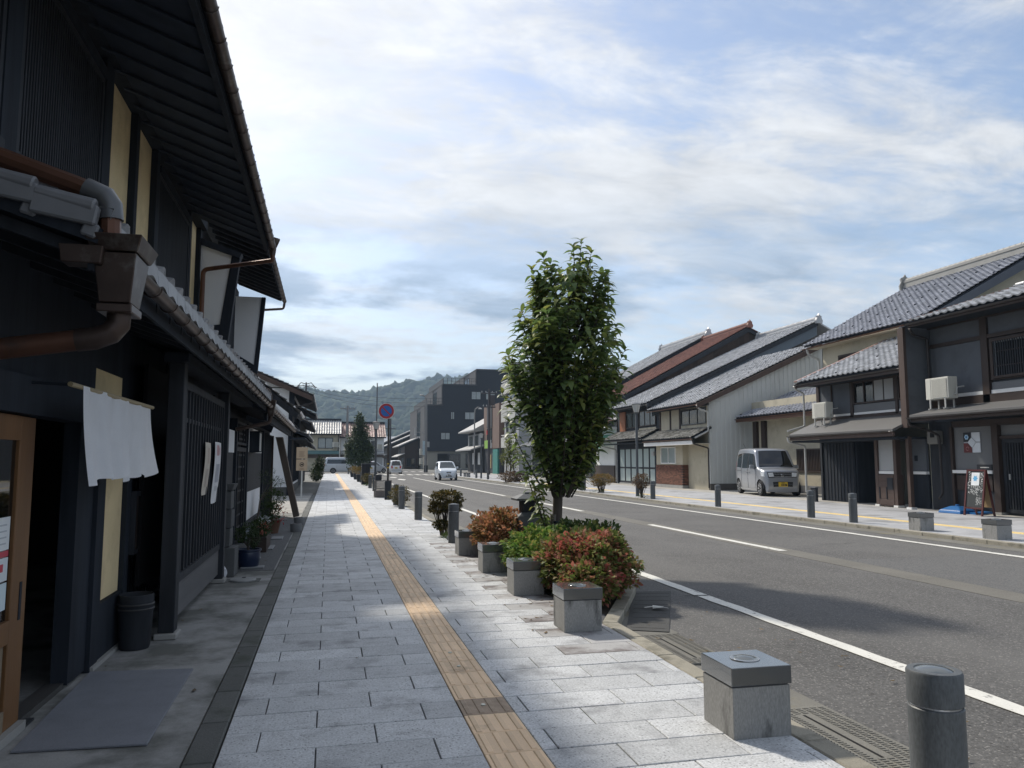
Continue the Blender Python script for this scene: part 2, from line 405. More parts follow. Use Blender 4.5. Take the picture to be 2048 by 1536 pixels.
# kerb stones (with the planting bay bulging towards the road)
def stone_run(name, pts, w, z0, z1, mat, par, length=0.6, gap=0.006, bev=0.008):
    for (ax, ay), (bx, by) in zip(pts[:-1], pts[1:]):
        d = Vector((bx - ax, by - ay, 0)); L = d.length; d.normalize(); n = max(1, round(L / length)); st = L / n
        nrm = Vector((d.y, -d.x, 0))
        key = (name, round(st, 3), w, z0, z1)
        if key not in cache: cache[key] = box(0, w, -st / 2 + gap / 2, st / 2 - gap / 2, z0, z1).mesh(name, mat, bev=bev, seg=1)
        ang = math.atan2(-d.x, d.y)
        for i in range(n):
            c = Vector((ax, ay, 0)) + d * (st * (i + 0.5))
            link(name, cache[key], par, Matrix.Translation(c) @ Matrix.Rotation(ang, 4, 'Z'))
BUL0, BUL1 = 6.75, 13.2
stone_run('kerb_stone', [(2.44, -3), (2.44, BUL0)], 0.14, -0.15, 0.0, KERB, pav)
stone_run('kerb_stone', [(2.44, BUL0), (3.36, 8.55), (3.36, 12.4), (2.44, BUL1)], 0.14, -0.15, 0.004, KERB, pav)
stone_run('kerb_stone', [(2.44, BUL1), (2.44, 92)], 0.14, -0.15, 0.0, KERB, pav, length=0.62)
MB().prism([(2.44, BUL0 + 0.05), (3.36, 8.58), (3.36, 12.35), (2.44, BUL1 - 0.05)], 'z', -0.15, -0.03).build('planting_bed', SOIL, pav)
# strip of dark stones and the concrete apron in front of the shops
stone_run('dark_kerb_stone', [(-0.655, 0.5), (-0.655, 34.1)], 0.148, -0.12, 0.004, KERBD, pav, length=0.6)
ap = struct(box(-9.0, -0.66, -12, 36, -0.16, -0.002).build('shop_apron', CONC))
rg = random.Random(12)
GRAV = M('gravel_strip', (0.115, 0.118, 0.120), rough=0.95, var=0.3, scale=30, fine=0.4, fscale=60, bump=1.0, bscale=60)
sheet('gravel_strip', -1.55, -0.68, 10.9, 20.2, 0.004, GRAV, ap)
for (x0, x1, y0, y1) in ((-1.2, -0.95, 11.95, 12.25), (-1.12, -0.82, 11.05, 11.25), (-1.05, -0.85, 13.3, 13.9), (-1.0, -0.8, 15.0, 15.5)):
    box(x0, x1, y0, y1, 0.004, 0.03).build('stepping_stone', M('step_stone', (0.22, 0.225, 0.23), rough=0.8, var=0.2, fine=0.2), ap, bev=0.01)
sheet('sunny_paving', -6, -0.68, 22.4, 33.5, 0.006, M('light_paving', (0.30, 0.29, 0.265), rough=0.85, var=0.15, scale=2, fine=0.1), ap)
for yy in (24.2, 27.6, 30.8): sheet('bay_line', -5.5, -0.72, yy, yy + 0.12, 0.011, PAINT, ap)
# gutter: concrete channel pieces, two with grated lids
x0 = 2.585
for (y0, y1) in [(-3 + i * 1.0, -3 + (i + 1) * 1.0) for i in range(9)] + [(13.3 + i * 1.0, 14.3 + i * 1.0) for i in range(45)]:
    w = round(min(y1, 6.5) - y0, 2) if y0 < 6.5 else 1.0
    if w <= 0.1: continue
    key = ('gut', w)
    if key not in cache: cache[key] = MB().prism([(0, -0.15), (0.48, -0.15), (0.48, -0.078), (0.24, -0.092), (0, -0.074)], 'y', 0.004, w - 0.004).mesh('gutter_stone', GUT)
    link('gutter_stone', cache[key], road, Matrix.Translation((x0, y0, 0)))
box(2.585, 3.075, 6.505, 13.295, -0.15, -0.0775).build('gutter_apron', GUT, road)
def lid(yc, L=0.98):
    o = MB()
    o.box(2.60, 3.04, yc - L / 2, yc + L / 2, -0.10, -0.070)
    lo = o.build('drain_lid', GUT, road, bev=0.004, seg=1)
    st = MB()
    for i in range(36):
        a = yc - L / 2 + 0.02 + i * (L - 0.04) / 36
        for j in range(8):
            q = 2.615 + j * 0.053
            if 0.19 < q - 2.60 + 0.02 < 0.26 and abs(a - yc) < 0.36: continue
            st.box(q, q + 0.036, a, a + 0.014, -0.071, -0.0665)
    st.build('tread_studs', GUT, lo)
    MB().box(2.805, 2.822, yc - 0.34, yc + 0.34, -0.0698, -0.0685).build('drain_slot', M('black_slot', (0.006, 0.006, 0.006), rough=1), lo)
lid(3.92); lid(6.0)
# metal step plate beside the planting bay
RUB = M('ramp_rubber', (0.06, 0.06, 0.058), rough=0.8, var=0.2, scale=8, fine=0.15, bump=0.4, bscale=160)
pl = MB().prism([(2.66, 6.72), (3.0, 6.55), (3.95, 8.55), (3.5, 8.62)], 'z', -0.088, -0.070)
rp = tag(pl.build('ramp_plate', RUB), 'dark ribbed plate lying in the gutter beside the planting bay', 'plate')
for k in range(9):
    t = (k + 0.5) / 9
    a = Vector((2.70, 6.72, -0.067)).lerp(Vector((3.53, 8.60, -0.067)), t); b = Vector((2.97, 6.58, -0.067)).lerp(Vector((3.92, 8.54, -0.067)), t)
    MB().obox(a + Vector((0, 0, -0.003)), b + Vector((0, 0, -0.003)), 0.03, 0.004).build('rib', RUB, rp)
# leaf litter on the plate
tag(MB().add([(3.26, 7.5, -0.05), (3.36, 7.46, -0.035), (3.4, 7.55, -0.045), (3.31, 7.62, -0.04)], [(0, 1, 2, 3)]).grid(lambda a, b: (3.2 + 0.22 * a, 7.56 - 0.1 * a + 0.03 * b, -0.05 + 0.015 * math.sin(3 * a)), 4, 1)
    .build('paper_scrap', M('scrap', (0.62, 0.62, 0.57), rough=0.8)), 'small crumpled pale scrap lying on the dark ramp plate', 'scrap')
# ---------------- right pavement
rpav = struct(box(12.0, 30.0, -12, 92, -0.16, -0.014).build('far_pavement', JOINT))
stone_run('kerb_stone', [(11.86, 4), (11.86, 92)], 0.14, -0.15, 0.0, KERB, rpav, length=0.8)
key = 'rg'; cache[key] = box(0, 0.44, -0.496, 0.496, -0.15, -0.076).mesh('gutter_stone', GUT)
for i in range(50): link('gutter_stone', cache[key], road, Matrix.Translation((11.42, 6.5 + i, 0)))
SLABR = M('far_paving', (0.40, 0.405, 0.415), rough=0.65, var=0.10, scale=2, fine=0.15, fscale=60, rnd=0.10, stain=(0.17, 0.17, 0.17), stain_scale=0.7, stain_lo=0.52, stain_hi=0.7)
mb = MB()
for s in slab_rows(8, 91, 12.01, 17.2, [(13.45, 13.75)], 9): slab_mb(mb, *s, rg.uniform(-0.001, 0.001))
stuff(mb.build('paving_slabs', SLABR, rpav))
mb = MB(); y = 8.15
TACTR = M('far_tactile', (0.62, 0.47, 0.20), rough=0.7, var=0.1, rnd=0.1)
while y < 60: tact_mb(mb, 13.6, y, 0.003); y += 0.3
stuff(mb.build('tactile_tiles', TACTR, rpav))
sheet('house_apron', 17.2, 23, 8, 92, -0.004, M('pale_concrete', (0.40, 0.385, 0.35), rough=0.85, var=0.12, scale=1.5, fine=0.08, stain=(0.26, 0.25, 0.23), stain_scale=1.3), rpav)

rgl = random.Random(77); lm = MB()
for i in range(170):
    if i < 110: x, y, z = rgl.uniform(1.7, 2.42), rgl.uniform(6.4, 13.6), 0.004
    elif i < 150: x, y, z = rgl.uniform(2.6, 4.0), rgl.uniform(3.0, 9.0), -0.062
    else: x, y, z = rgl.uniform(-1.5, 0.5), rgl.uniform(4, 16), 0.006
    a = rgl.uniform(0, 6.28); l = rgl.uniform(0.012, 0.035); w_ = l * 0.45
    c, s_ = math.cos(a), math.sin(a)
    lm.add([(x + l * c, y + l * s_, z + 0.004), (x - w_ * s_, y + w_ * c, z + 0.001), (x - l * c, y - l * s_, z + 0.005), (x + w_ * s_, y - w_ * c, z)], [(0, 1, 2, 3)])
stuff(lm.build('leaf_litter', M('dry_leaf', (0.13, 0.09, 0.045), rough=0.9, rnd=0.5), pav))

CRK = M('crack_dark', (0.025, 0.025, 0.025), rough=1.0)
rgc = random.Random(9)
for (x, y, dx, dy, n) in ((3.95, 8.25, 0.10, -0.03, 6), (8.6, 12.5, 0.16, 0.05, 7)):
    L = []; w_ = 0.006
    for i in range(n): L.append((x, y)); x += dx + rgc.uniform(-0.06, 0.06); y += dy + rgc.uniform(-0.08, 0.08)
    cm = MB()
    for (a, b), (c, d) in zip(L[:-1], L[1:]):
        v = Vector((c - a, d - b, 0)).normalized(); q = Vector((-v.y, v.x, 0)) * (w_ * rgc.uniform(0.5, 1.6)); zz_ = ROADZ + 0.0105
        cm.add([(a - q.x, b - q.y, zz_), (a + q.x, b + q.y, zz_), (c + q.x, d + q.y, zz_), (c - q.x, d - q.y, zz_)], [(0, 1, 2, 3)])
    cm.build('crack', CRK, road)
# ================================================================== BUILDING HELPERS
BLK = M('black_timber', (0.020, 0.0245, 0.0325), rough=0.75, var=0.45, scale=9, stretch=(1, 1, 0.12), spec=0.18, bump=0.15, bscale=60)
BLK2 = M('charred_timber', (0.026, 0.029, 0.035), rough=0.7, var=0.45, scale=10, stretch=(1, 1, 0.12), spec=0.25, bump=0.15, bscale=60)
DBR = M('dark_brown_timber', (0.040, 0.026, 0.021), rough=0.6, var=0.22, scale=4, stretch=(1, 1, 0.3), spec=0.35, bump=0.12, bscale=70)
DBR2 = M('umber_timber', (0.070, 0.045, 0.036), rough=0.65, var=0.25, scale=4, stretch=(1, 1, 0.3))
OCH = M('ochre_plaster', (0.680, 0.545, 0.320), rough=0.95, var=0.16, scale=1.9, fine=0.10, stain=(0.52, 0.41, 0.24), stain_scale=2.3, stain_lo=0.5, stain_hi=0.72, bump=0.15, bscale=120)
CRM = M('cream_plaster', (0.450, 0.410, 0.315), rough=0.95, var=0.12, scale=1.2, fine=0.06, stain=(0.34, 0.31, 0.24), stain_scale=1.4, stain_lo=0.52, stain_hi=0.72)
WHT = M('white_plaster', (0.70, 0.71, 0.72), rough=0.95, var=0.06, scale=1.0, fine=0.03)
GRYP = M('grey_plaster', (0.105, 0.115, 0.130), rough=0.95, var=0.14, scale=1.4, fine=0.08, stain=(0.085, 0.09, 0.10), stain_scale=2.2, stain_lo=0.5, stain_hi=0.7)
GRYM = M('mid_grey_plaster', (0.165, 0.170, 0.175), rough=0.95, var=0.08, scale=1.2, fine=0.05)
LGRY = M('pale_grey_board', (0.34, 0.345, 0.345), rough=0.85, var=0.06, scale=1.2)
WPNT = M('white_paint', (0.74, 0.74, 0.72), rough=0.6, var=0.05)
COPP = M('brown_copper', (0.115, 0.056, 0.036), rough=0.45, metal=0.55, var=0.25, scale=7, stain=(0.05, 0.04, 0.035), stain_scale=5, stain_lo=0.55, stain_hi=0.75)
DCOP = M('dark_copper', (0.070, 0.050, 0.042), rough=0.42, metal=0.6, var=0.3, scale=9, stain=(0.15, 0.14, 0.125), stain_scale=7, stain_lo=0.56, stain_hi=0.72)
PCOP = M('pink_copper_flashing', (0.330, 0.205, 0.165), rough=0.45, metal=0.35, var=0.12, scale=4)
PIPE = M('dark_pipe', (0.030, 0.025, 0.024), rough=0.45, var=0.2)
PIPEW = M('pale_pipe', (0.42, 0.42, 0.40), rough=0.5, var=0.1)
TILE_G = M('grey_roof_tile', (0.40, 0.405, 0.415), rough=0.40, var=0.14, scale=3, fine=0.08, fscale=60, rnd=0.27, spec=0.55, stain=(0.30, 0.295, 0.285), stain_scale=2.0, stain_lo=0.56, stain_hi=0.72)
TILE_B = M('blue_grey_roof_tile', (0.29, 0.30, 0.335), rough=0.38, var=0.10, scale=3, rnd=0.20, spec=0.6)
TILE_M = M('mossy_roof_tile', (0.26, 0.255, 0.235), rough=0.8, var=0.2, scale=4, rnd=0.35, stain=(0.10, 0.098, 0.08), stain_scale=2.2, stain_lo=0.48, stain_hi=0.62)
TILE_R = M('red_roof_tile', (0.21, 0.095, 0.072), rough=0.6, var=0.15, scale=3, rnd=0.25, spec=0.4)
METR = M('grey_metal_roof', (0.120, 0.118, 0.115), rough=0.6, var=0.08, scale=1.5, spec=0.5)
SOF = M('soffit_board', (0.040, 0.050, 0.068), rough=0.8, var=0.25, scale=4, spec=0.2)
TILE_L = M('weathered_eave_tile', (0.215, 0.22, 0.228), rough=0.5, var=0.18, scale=5, fine=0.1, rnd=0.25, stain=(0.13, 0.132, 0.135), stain_scale=4)
GLS = glass('window_glass'); GLSD = glass('dark_glass', (0.012, 0.014, 0.016), 0.04, 0.8)
FROST = M('frosted_glass', (0.33, 0.40, 0.39), rough=0.22, var=0.05, scale=1, spec=0.6)
BLIND = M('white_blind', (0.55, 0.56, 0.55), rough=0.8, var=0.05)
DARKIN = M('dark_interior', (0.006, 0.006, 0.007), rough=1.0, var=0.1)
SIDING = M('pale_metal_siding', (0.52, 0.54, 0.53), rough=0.55, var=0.06, scale=0.6, spec=0.4, stain=(0.44, 0.455, 0.44), stain_scale=0.8, stretch=(1, 1, 0.3))
STONE = M('foot_stone', (0.30, 0.295, 0.28), rough=0.85, var=0.15, fine=0.1)
def tile_mb(w=0.265, e=0.235, amp=0.030, th=0.042, n=6, lap=0.05, lift=0.055):
    """one S-shaped clay tile: trough, roll, visible lower lip"""
    vs = []; fs = []
    xs = [(-0.5 + i / n) for i in range(n + 1)]
    prof = [0.95, 0.25, 0.0, 0.05, 0.35, 1.0, 0.95] if n == 6 else None
    for i, t in enumerate(xs):
        h = (prof[i] if prof else 0.5 + 0.5 * math.cos(2 * math.pi * t)) * amp
        vs += [(t * w, -0.01, h + lift), (t * w, e + lap, h), (t * w, -0.01, h + lift - th)]
    for i in range(n):
        a, b = 3 * i, 3 * i + 3
        fs += [(a, b, b + 1, a + 1), (a + 2, b + 2, b, a)]
    return MB().add(vs, fs)
CAMP = Vector((0, 0, 1.45))
TCACHE = {}
def tile_roof(par, P0, U, Vv, L, S, mat, w=0.265, e=0.235, n_ind=0, mask=None, amp=0.042, deck=True, name='roof', guards=0, deckmat=None, n=6):
    """sloping field of tiles: P0 eave corner, U along the eave, Vv up the slope. Returns the roof part"""
    P0 = Vector(P0); U = Vector(U).normalized(); Vv = Vector(Vv).normalized(); N = U.cross(Vv).normalized()
    if N.z < 0: N = -N
    nc = max(1, round(L / w)); w = L / nc; nr = max(1, round(S / e)); e = S / nr
    mb = MB(); A = P0 - N * 0.07; q = [A, A + U * L, A + U * L + Vv * S, A + Vv * S]
    if mask is None: mb.add([*q, *[p + N * 0.065 for p in q]], [(0, 1, 2, 3), (4, 5, 6, 7), (0, 1, 5, 4), (1, 2, 6, 5), (2, 3, 7, 6), (3, 0, 4, 7)])
    else:
        pts = mask('poly'); A2 = [P0 - N * 0.07 + U * a + Vv * b for a, b in pts]; k = len(pts)
        mb.add([*A2, *[p + N * 0.065 for p in A2]], [tuple(range(k)), tuple(range(k, 2 * k))] + [(i, (i + 1) % k, k + (i + 1) % k, k + i) for i in range(k)])
    roof = mb.build(name, deckmat or BLK, par)
    off = Vector(OFF[par.name]) if par is not None else Vector((0, 0, 0))
    cells = []
    sgn = 1 if U.cross(Vv).z > 0 else -1
    for i in range(nc):
        for j in range(nr):
            a, b = (i + 0.5) * w, j * e
            if mask is not None and not mask((a, b + e * 0.5)): continue
            cells.append((P0 + U * a + Vv * b, (P0 + U * a + Vv * (b + e / 2) - CAMP).length, j))
    cells.sort(key=lambda c: c[1])
    Ux = U * sgn
    rot = Matrix((( Ux.x, Vv.x, N.x, 0), (Ux.y, Vv.y, N.y, 0), (Ux.z, Vv.z, N.z, 0), (0, 0, 0, 1)))
    t = tile_mb(w, e, amp, n=n)
    if n_ind:
        me = t.mesh('roof_tile', mat)
        for p, d, j in cells[:n_ind]:
            jit = Matrix.Rotation(random.uniform(-0.015, 0.015), 4, 'X') @ Matrix.Rotation(random.uniform(-0.01, 0.01), 4, 'Z')
            link('roof_tile', me, roof, Matrix.Translation(p - off) @ rot @ jit)
    if guards:                      # dark iron snow guards, staggered
        gm = MB().box(-0.045, 0.045, 0.0, 0.05, 0.03, 0.095).mesh('snow_guard', BLK)
        for i in range(nc):
            for j in range(nr):
                if (i + 2 * (j // guards)) % 4 == 0 and j % guards == 1 and (mask is None or mask(((i + .5) * w, (j + .5) * e))):
                    link('snow_guard', gm, roof, Matrix.Translation(P0 + U * ((i + 0.5) * w) + Vv * (j * e) - off) @ rot)
    rest = cells[n_ind:]
    if rest:
        tv = np.array(t.v); Rm = np.array(rot.to_3x3()); tw = tv @ Rm.T
        nv = len(tv); C = np.array([tuple(p - off) for p, _, _ in rest])
        rgn = np.random.default_rng(3)
        jz = (rgn.random((len(rest), 1, 1)) - 0.5) * 0.012 * np.array(N)[None, None, :]
        allv = (tw[None] + C[:, None, :] + jz).reshape(-1, 3)
        tf = np.array(t.f); allf = (tf[None] + (np.arange(len(rest)) * nv)[:, None, None]).reshape(-1, 4)
        me = bpy.data.meshes.new('roof_tiles'); me.from_pydata(allv.tolist(), [], allf.tolist()); me.materials.append(mat); me.update()
        stuff(link('roof_tiles', me, roof))
    return roof
def ridge(par, A, B, mat, h=0.22, w=0.20, cap=0.075, endcap=True, step=0.27, cmat=None):
    """stacked ridge with a row of half-round cap tiles and end ornaments"""
    A = Vector(A); B = Vector(B); d = (B - A).normalized(); L = (B - A).length
    o = MB(); nl = 3
    for i in range(nl):
        o.obox(A + Vector((0, 0, h * (i + 0.5) / nl)), B + Vector((0, 0, h * (i + 0.5) / nl)), w + 0.05 * (1 - i % 2), h / nl * 0.92)
    r = o.build('ridge', mat, par)
    c = MB(); n = max(1, int(L / step))
    for i in range(n):
        a = A + d * (L * i / n) + Vector((0, 0, h + 0.01)); b = A + d * (L * (i + 0.97) / n) + Vector((0, 0, h + 0.01))
        c.tube([a, b], [cap * 1.12, cap], 8)
    c.build('ridge_cap_tiles', cmat or mat, r)
    if endcap:
        for P, s in ((A, -1), (B, 1)):
            e = MB(); q = P + d * (s * 0.03)
            side = Vector((0, 0, 1)).cross(d).normalized()
            prof = [(-0.20, -0.06), (0.20, -0.06), (0.24, 0.10), (0.15, 0.26), (0.17, 0.36), (0.06, 0.40), (0, 0.50), (-0.06, 0.40), (-0.17, 0.36), (-0.15, 0.26), (-0.24, 0.10)]
            k = len(prof); sc = h / 0.26
            vs = [q + side * (x * sc) + Vector((0, 0, z * sc)) for x, z in prof] + [q + d * (s * 0.12) + side * (x * 0.85 * sc) + Vector((0, 0, z * 0.92 * sc)) for x, z in prof]
            e.add(vs, [tuple(range(k)), tuple(range(k, 2 * k))] + [(i, (i + 1) % k, k + (i + 1) % k, k + i) for i in range(k)])
            e.build('ridge_end_tile', mat, r)
    return r
def gutter(par, A, B, r=0.055, mat=DCOP, brk=0.45, down=True):
    """half-round gutter with strap brackets"""
    A = Vector(A); B = Vector(B); d = (B - A).normalized(); L = (B - A).length; s = d.cross(Vector((0, 0, 1))).normalized()
    o = MB(); n = 8; base = []
    for P in (A, B):
        for k in range(n + 1):
            t = math.pi * k / n
            o.v.append(tuple(P + s * (math.cos(t) * r) - Vector((0, 0, math.sin(t) * r))))
        for k in range(n + 1):
            t = math.pi * k / n
            o.v.append(tuple(P + s * (math.cos(t) * r * 0.93) - Vector((0, 0, math.sin(t) * r * 0.93))))
    m = n + 1
    for k in range(n):
        o.f.append((k, k + 1, 2 * m + k + 1, 2 * m + k)); o.f.append((m + k, 3 * m + k, 3 * m + k + 1, m + k + 1))
        o.f.append((k, m + k, m + k + 1, k + 1)); o.f.append((2 * m + k, 2 * m + k + 1, 3 * m + k + 1, 3 * m + k))
    for k in (0, n):
        o.f.append((k, 2 * m + k, 3 * m + k, m + k))
    g_ = o.build('gutter', mat, par, smooth=True)
    i = brk / 2
    while i < L:
        P = A + d * i; q = MB()
        pts = [P + s * (math.cos(math.pi * k / 8) * (r + 0.006)) - Vector((0, 0, math.sin(math.pi * k / 8) * (r + 0.006))) for k in range(9)]
        q.tube(pts, 0.004, 5); q.build('gutter_bracket', mat, g_); i += brk
    return g_
def pipe(par, pts, r=0.03, mat=DCOP, name='downpipe', bends=True):
    P = [Vector(p) for p in pts]; out = [P[0]]
    for i in range(1, len(P) - 1):
        a = (P[i - 1] - P[i]); b = (P[i + 1] - P[i]); k = min(r * 2.2, a.length * 0.45, b.length * 0.45)
        a.normalize(); b.normalize()
        for t in (0.0, 0.25, 0.5, 0.75, 1.0):
            q0 = P[i] + a * k; q1 = P[i] + b * k
            out.append(q0 * (1 - t) ** 2 + P[i] * 2 * t * (1 - t) + q1 * t ** 2)
    out.append(P[-1])
    return MB().tube(out, r, 10).build(name, mat, par, smooth=True)
def window(par, x, y0, y1, z0, z1, face=-1, fr=0.05, mat=BLK, pane=GLS, n=2, depth=0.06, back=DARKIN, bars=0):
    """window in a facade at plane x looking towards face*X"""
    f = MB(); d = depth * face
    f.box(x, x + d, y0, y1, z0, z0 + fr).box(x, x + d, y0, y1, z1 - fr, z1)
    f.box(x, x + d, y0, y0 + fr, z0 + fr, z1 - fr).box(x, x + d, y1 - fr, y1, z0 + fr, z1 - fr)
    o = f.build('window', mat, par)
    st = (y1 - y0 - 2 * fr) / n
    for i in range(n):
        a = y0 + fr + st * i
        box(x + d * 0.3, x + d * 0.36, a + 0.012, a + st - 0.012, z0 + fr, z1 - fr).build('pane', pane, o)
        if i: box(x + d * 0.2, x + d * 0.8, a - 0.02, a + 0.02, z0 + fr, z1 - fr).build('mullion', mat, o)
    if back is not None: box(x + d * 0.02, x + d * 0.08, y0 + fr, y1 - fr, z0 + fr, z1 - fr).build('backing', back, o)
    return o
def lattice(par, x, y0, y1, z0, z1, step, w=0.028, d=0.03, face=1, mat=BLK, frame=0.06, rails=(), back=None, name='lattice', fmat=None):
    f = MB()
    f.box(x, x + face * d * 1.3, y0, y1, z0, z0 + frame).box(x, x + face * d * 1.3, y0, y1, z1 - frame, z1)
    f.box(x, x + face * d * 1.3, y0, y0 + frame, z0 + frame, z1 - frame).box(x, x + face * d * 1.3, y1 - frame, y1, z0 + frame, z1 - frame)
    for rz in rails: f.box(x, x + face * d * 0.5, y0 + frame, y1 - frame, rz - 0.015, rz + 0.015)
    o = f.build(name, fmat or mat, par)
    n = int((y1 - y0 - 2 * frame) / step); off = Vector(OFF[par.name])
    me = box(0, face * d * 0.98, -w / 2, w / 2, z0 + frame, z1 - frame).mesh('slat', mat)
    st = (y1 - y0 - 2 * frame) / n
    for i in range(n):
        link('slat', me, o, Matrix.Translation(Vector((x + face * 0.004, y0 + frame + st * (i + 0.5), 0)) - off))
    if back is not None: box(x - face * 0.02, x - face * 0.005, y0 + 0.005, y1 - 0.005, z0 + 0.005, z1 - 0.005).build('backing', back, o)
    return o
def ac_unit(label, x, y, z, w=0.8, d=0.30, h=0.58, rz=0.0, feet=0.28):
    """outdoor air-conditioning unit; front grille looks towards -X"""
    t = thing('air_conditioner', label, 'air conditioner', (x, y, z), rz, 'outdoor air-conditioning units')
    AC = M('ac_cream', (0.56, 0.55, 0.49), rough=0.55, var=0.05); ACD = M('ac_dark', (0.20, 0.20, 0.18), rough=0.6)
    box(-d / 2, d / 2, -w / 2, w / 2, feet, feet + h).build('casing', AC, t, local=True, bev=0.015)
    g_ = MB()
    rr = 0.23 * h / 0.58
    g_.box(-d / 2 - 0.006, -d / 2 + 0.002, -w * 0.44, w * 0.22, feet + 0.05, feet + h - 0.05); g_.build('grille_backing', ACD, t, local=True)
    gm = MB()
    for i in range(19):
        zz_ = feet + 0.05 + i * (h - 0.10) / 18
        gm.box(-d / 2 - 0.016, -d / 2 - 0.008, -w * 0.44, w * 0.22, zz_ - 0.009, zz_ + 0.009)
    gm.build('grille', AC, t, local=True)
    box(-d / 2 - 0.006, -d / 2 + 0.01, w * 0.27, w * 0.275, feet + 0.02, feet + h - 0.02).build('panel_seam', ACD, t, local=True)
    for s in (-1, 1):
        MB().box(-d / 2, d / 2, s * w * 0.33 - 0.02, s * w * 0.33 + 0.02, feet - 0.03, feet).box(-d / 2, -d / 2 + 0.03, s * w * 0.33 - 0.02, s * w * 0.33 + 0.02, 0, feet - 0.03).box(d / 2 - 0.03, d / 2, s * w * 0.33 - 0.02, s * w * 0.33 + 0.02, 0, feet - 0.03).box(-d / 2 - 0.05, d / 2 + 0.05, s * w * 0.33 - 0.03, s * w * 0.33 + 0.03, -0.01, 0.015).build('stand_leg', PIPEW, t, local=True)
    o = MB().tube([(0.02, -w / 2, feet + 0.1), (0.02, -w / 2 - 0.08, feet + 0.12), (0.05, -w / 2 - 0.1, feet + 0.3), (d / 2 + 0.12, -w / 2 - 0.1, feet + 0.34)], 0.02, 8).build('hose', PIPEW, t, local=True)
    return t
# ================================================================== LEFT SIDE: dark timber shop in the foreground
h1 = thing('timber_shop', 'black timber two-storey shop with ochre plaster panels in the left foreground', 'shop', (-2.0, 7.5, 0))
UX = -2.04
# --- upper floor
box(-2.30, UX - 0.04, -3, 12.62, 2.6, 5.3).build('upper_wall', OCH, h1)
def upost(y0, y1, z0=2.7, z1=5.05, p=0.03, m=BLK): return box(UX - 0.05, UX + p, y0, y1, z0, z1).build('post', m, h1)
for a, b in ((-3, -2.8), (0.2, 0.4), (5.16, 5.40), (7.24, 7.48), (8.39, 8.51), (9.35, 9.50), (11.56, 11.70), (12.46, 12.62)): upost(a, b)
def uwin(y0, y1):
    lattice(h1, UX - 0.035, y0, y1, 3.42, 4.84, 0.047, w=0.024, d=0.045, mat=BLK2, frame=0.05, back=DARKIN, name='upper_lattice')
    box(UX - 0.04, UX + 0.06, y0 - 0.0, y1, 3.31, 3.415).build('window_sill', BLK2, h1)
    box(UX - 0.04, UX + 0.045, y0, y1, 4.843, 4.93).build('window_head', BLK, h1)
uwin(0.42, 5.15); uwin(5.41, 7.23); uwin(9.51, 11.55)
box(UX - 0.05, UX + 0.10, -3, 12.62, 5.055, 5.20).build('wall_beam', BLK, h1)
# --- upper roof: boards, rafters, gutter
EX, EZ, PIT = -0.99, 4.64, 0.36
YE = 12.0
rz = lambda x: EZ + (EX - x) * PIT
rf = MB().prism([(EX + 0.02, EZ + 0.06), (EX + 0.02, EZ + 0.13), (-6.0, rz(-6.0) + 0.18), (-6.0, rz(-6.0) + 0.11)], 'y', -4, YE).build('upper_roof', SOF, h1)
MB().prism([(-6.0, rz(-6.0) + 0.11), (-6.0, rz(-6.0) + 0.18), (-10.5, 4.6), (-10.5, 4.5)], 'y', -4, 12.6).build('rear_roof', TILE_G, h1)
me = MB().prism([(EX - 0.01, EZ + 0.044), (EX - 0.01, EZ + 0.058), (-2.02, rz(-2.02) + 0.058), (-2.02, rz(-2.02) + 0.044)], 'y', -0.025, 0.025).mesh('rafter', SOF, off=OFF[h1.name])
y = -2.8
while y < YE - 0.05:
    link('rafter', me, rf, Matrix.Translation((0, y, 0))); y += 0.38
box(EX - 0.03, EX + 0.018, -4, YE - 0.001, EZ - 0.015, EZ + 0.055).build('fascia', BLK, rf)
tile_roof(h1, (EX + 0.06, -1.0, EZ + 0.14), (0, 1, 0), (-1, 0, PIT), YE + 0.98, 1.0, TILE_G, n_ind=0, name='eave_tiles')
gutter(h1, (EX + 0.085, -3, EZ + 0.10), (EX + 0.085, YE + 0.05, EZ + 0.065), 0.052, DCOP, 0.42)
gp = EX + 0.085
hp = MB().lathe([(0.035, -0.06), (0.045, 0.0), (0.05, 0.06), (0.085, 0.15), (0.10, 0.19), (0.10, 0.215)], (gp, YE + 0.08, EZ + 0.0), 4).build('rain_hopper', DCOP, h1)
pipe(h1, [(gp, YE + 0.08, EZ - 0.05), (gp, YE + 0.08, EZ - 0.13), (-1.93, 12.3, 4.36), (-1.93, 12.3, 2.75)], 0.034, COPP, 'downpipe')
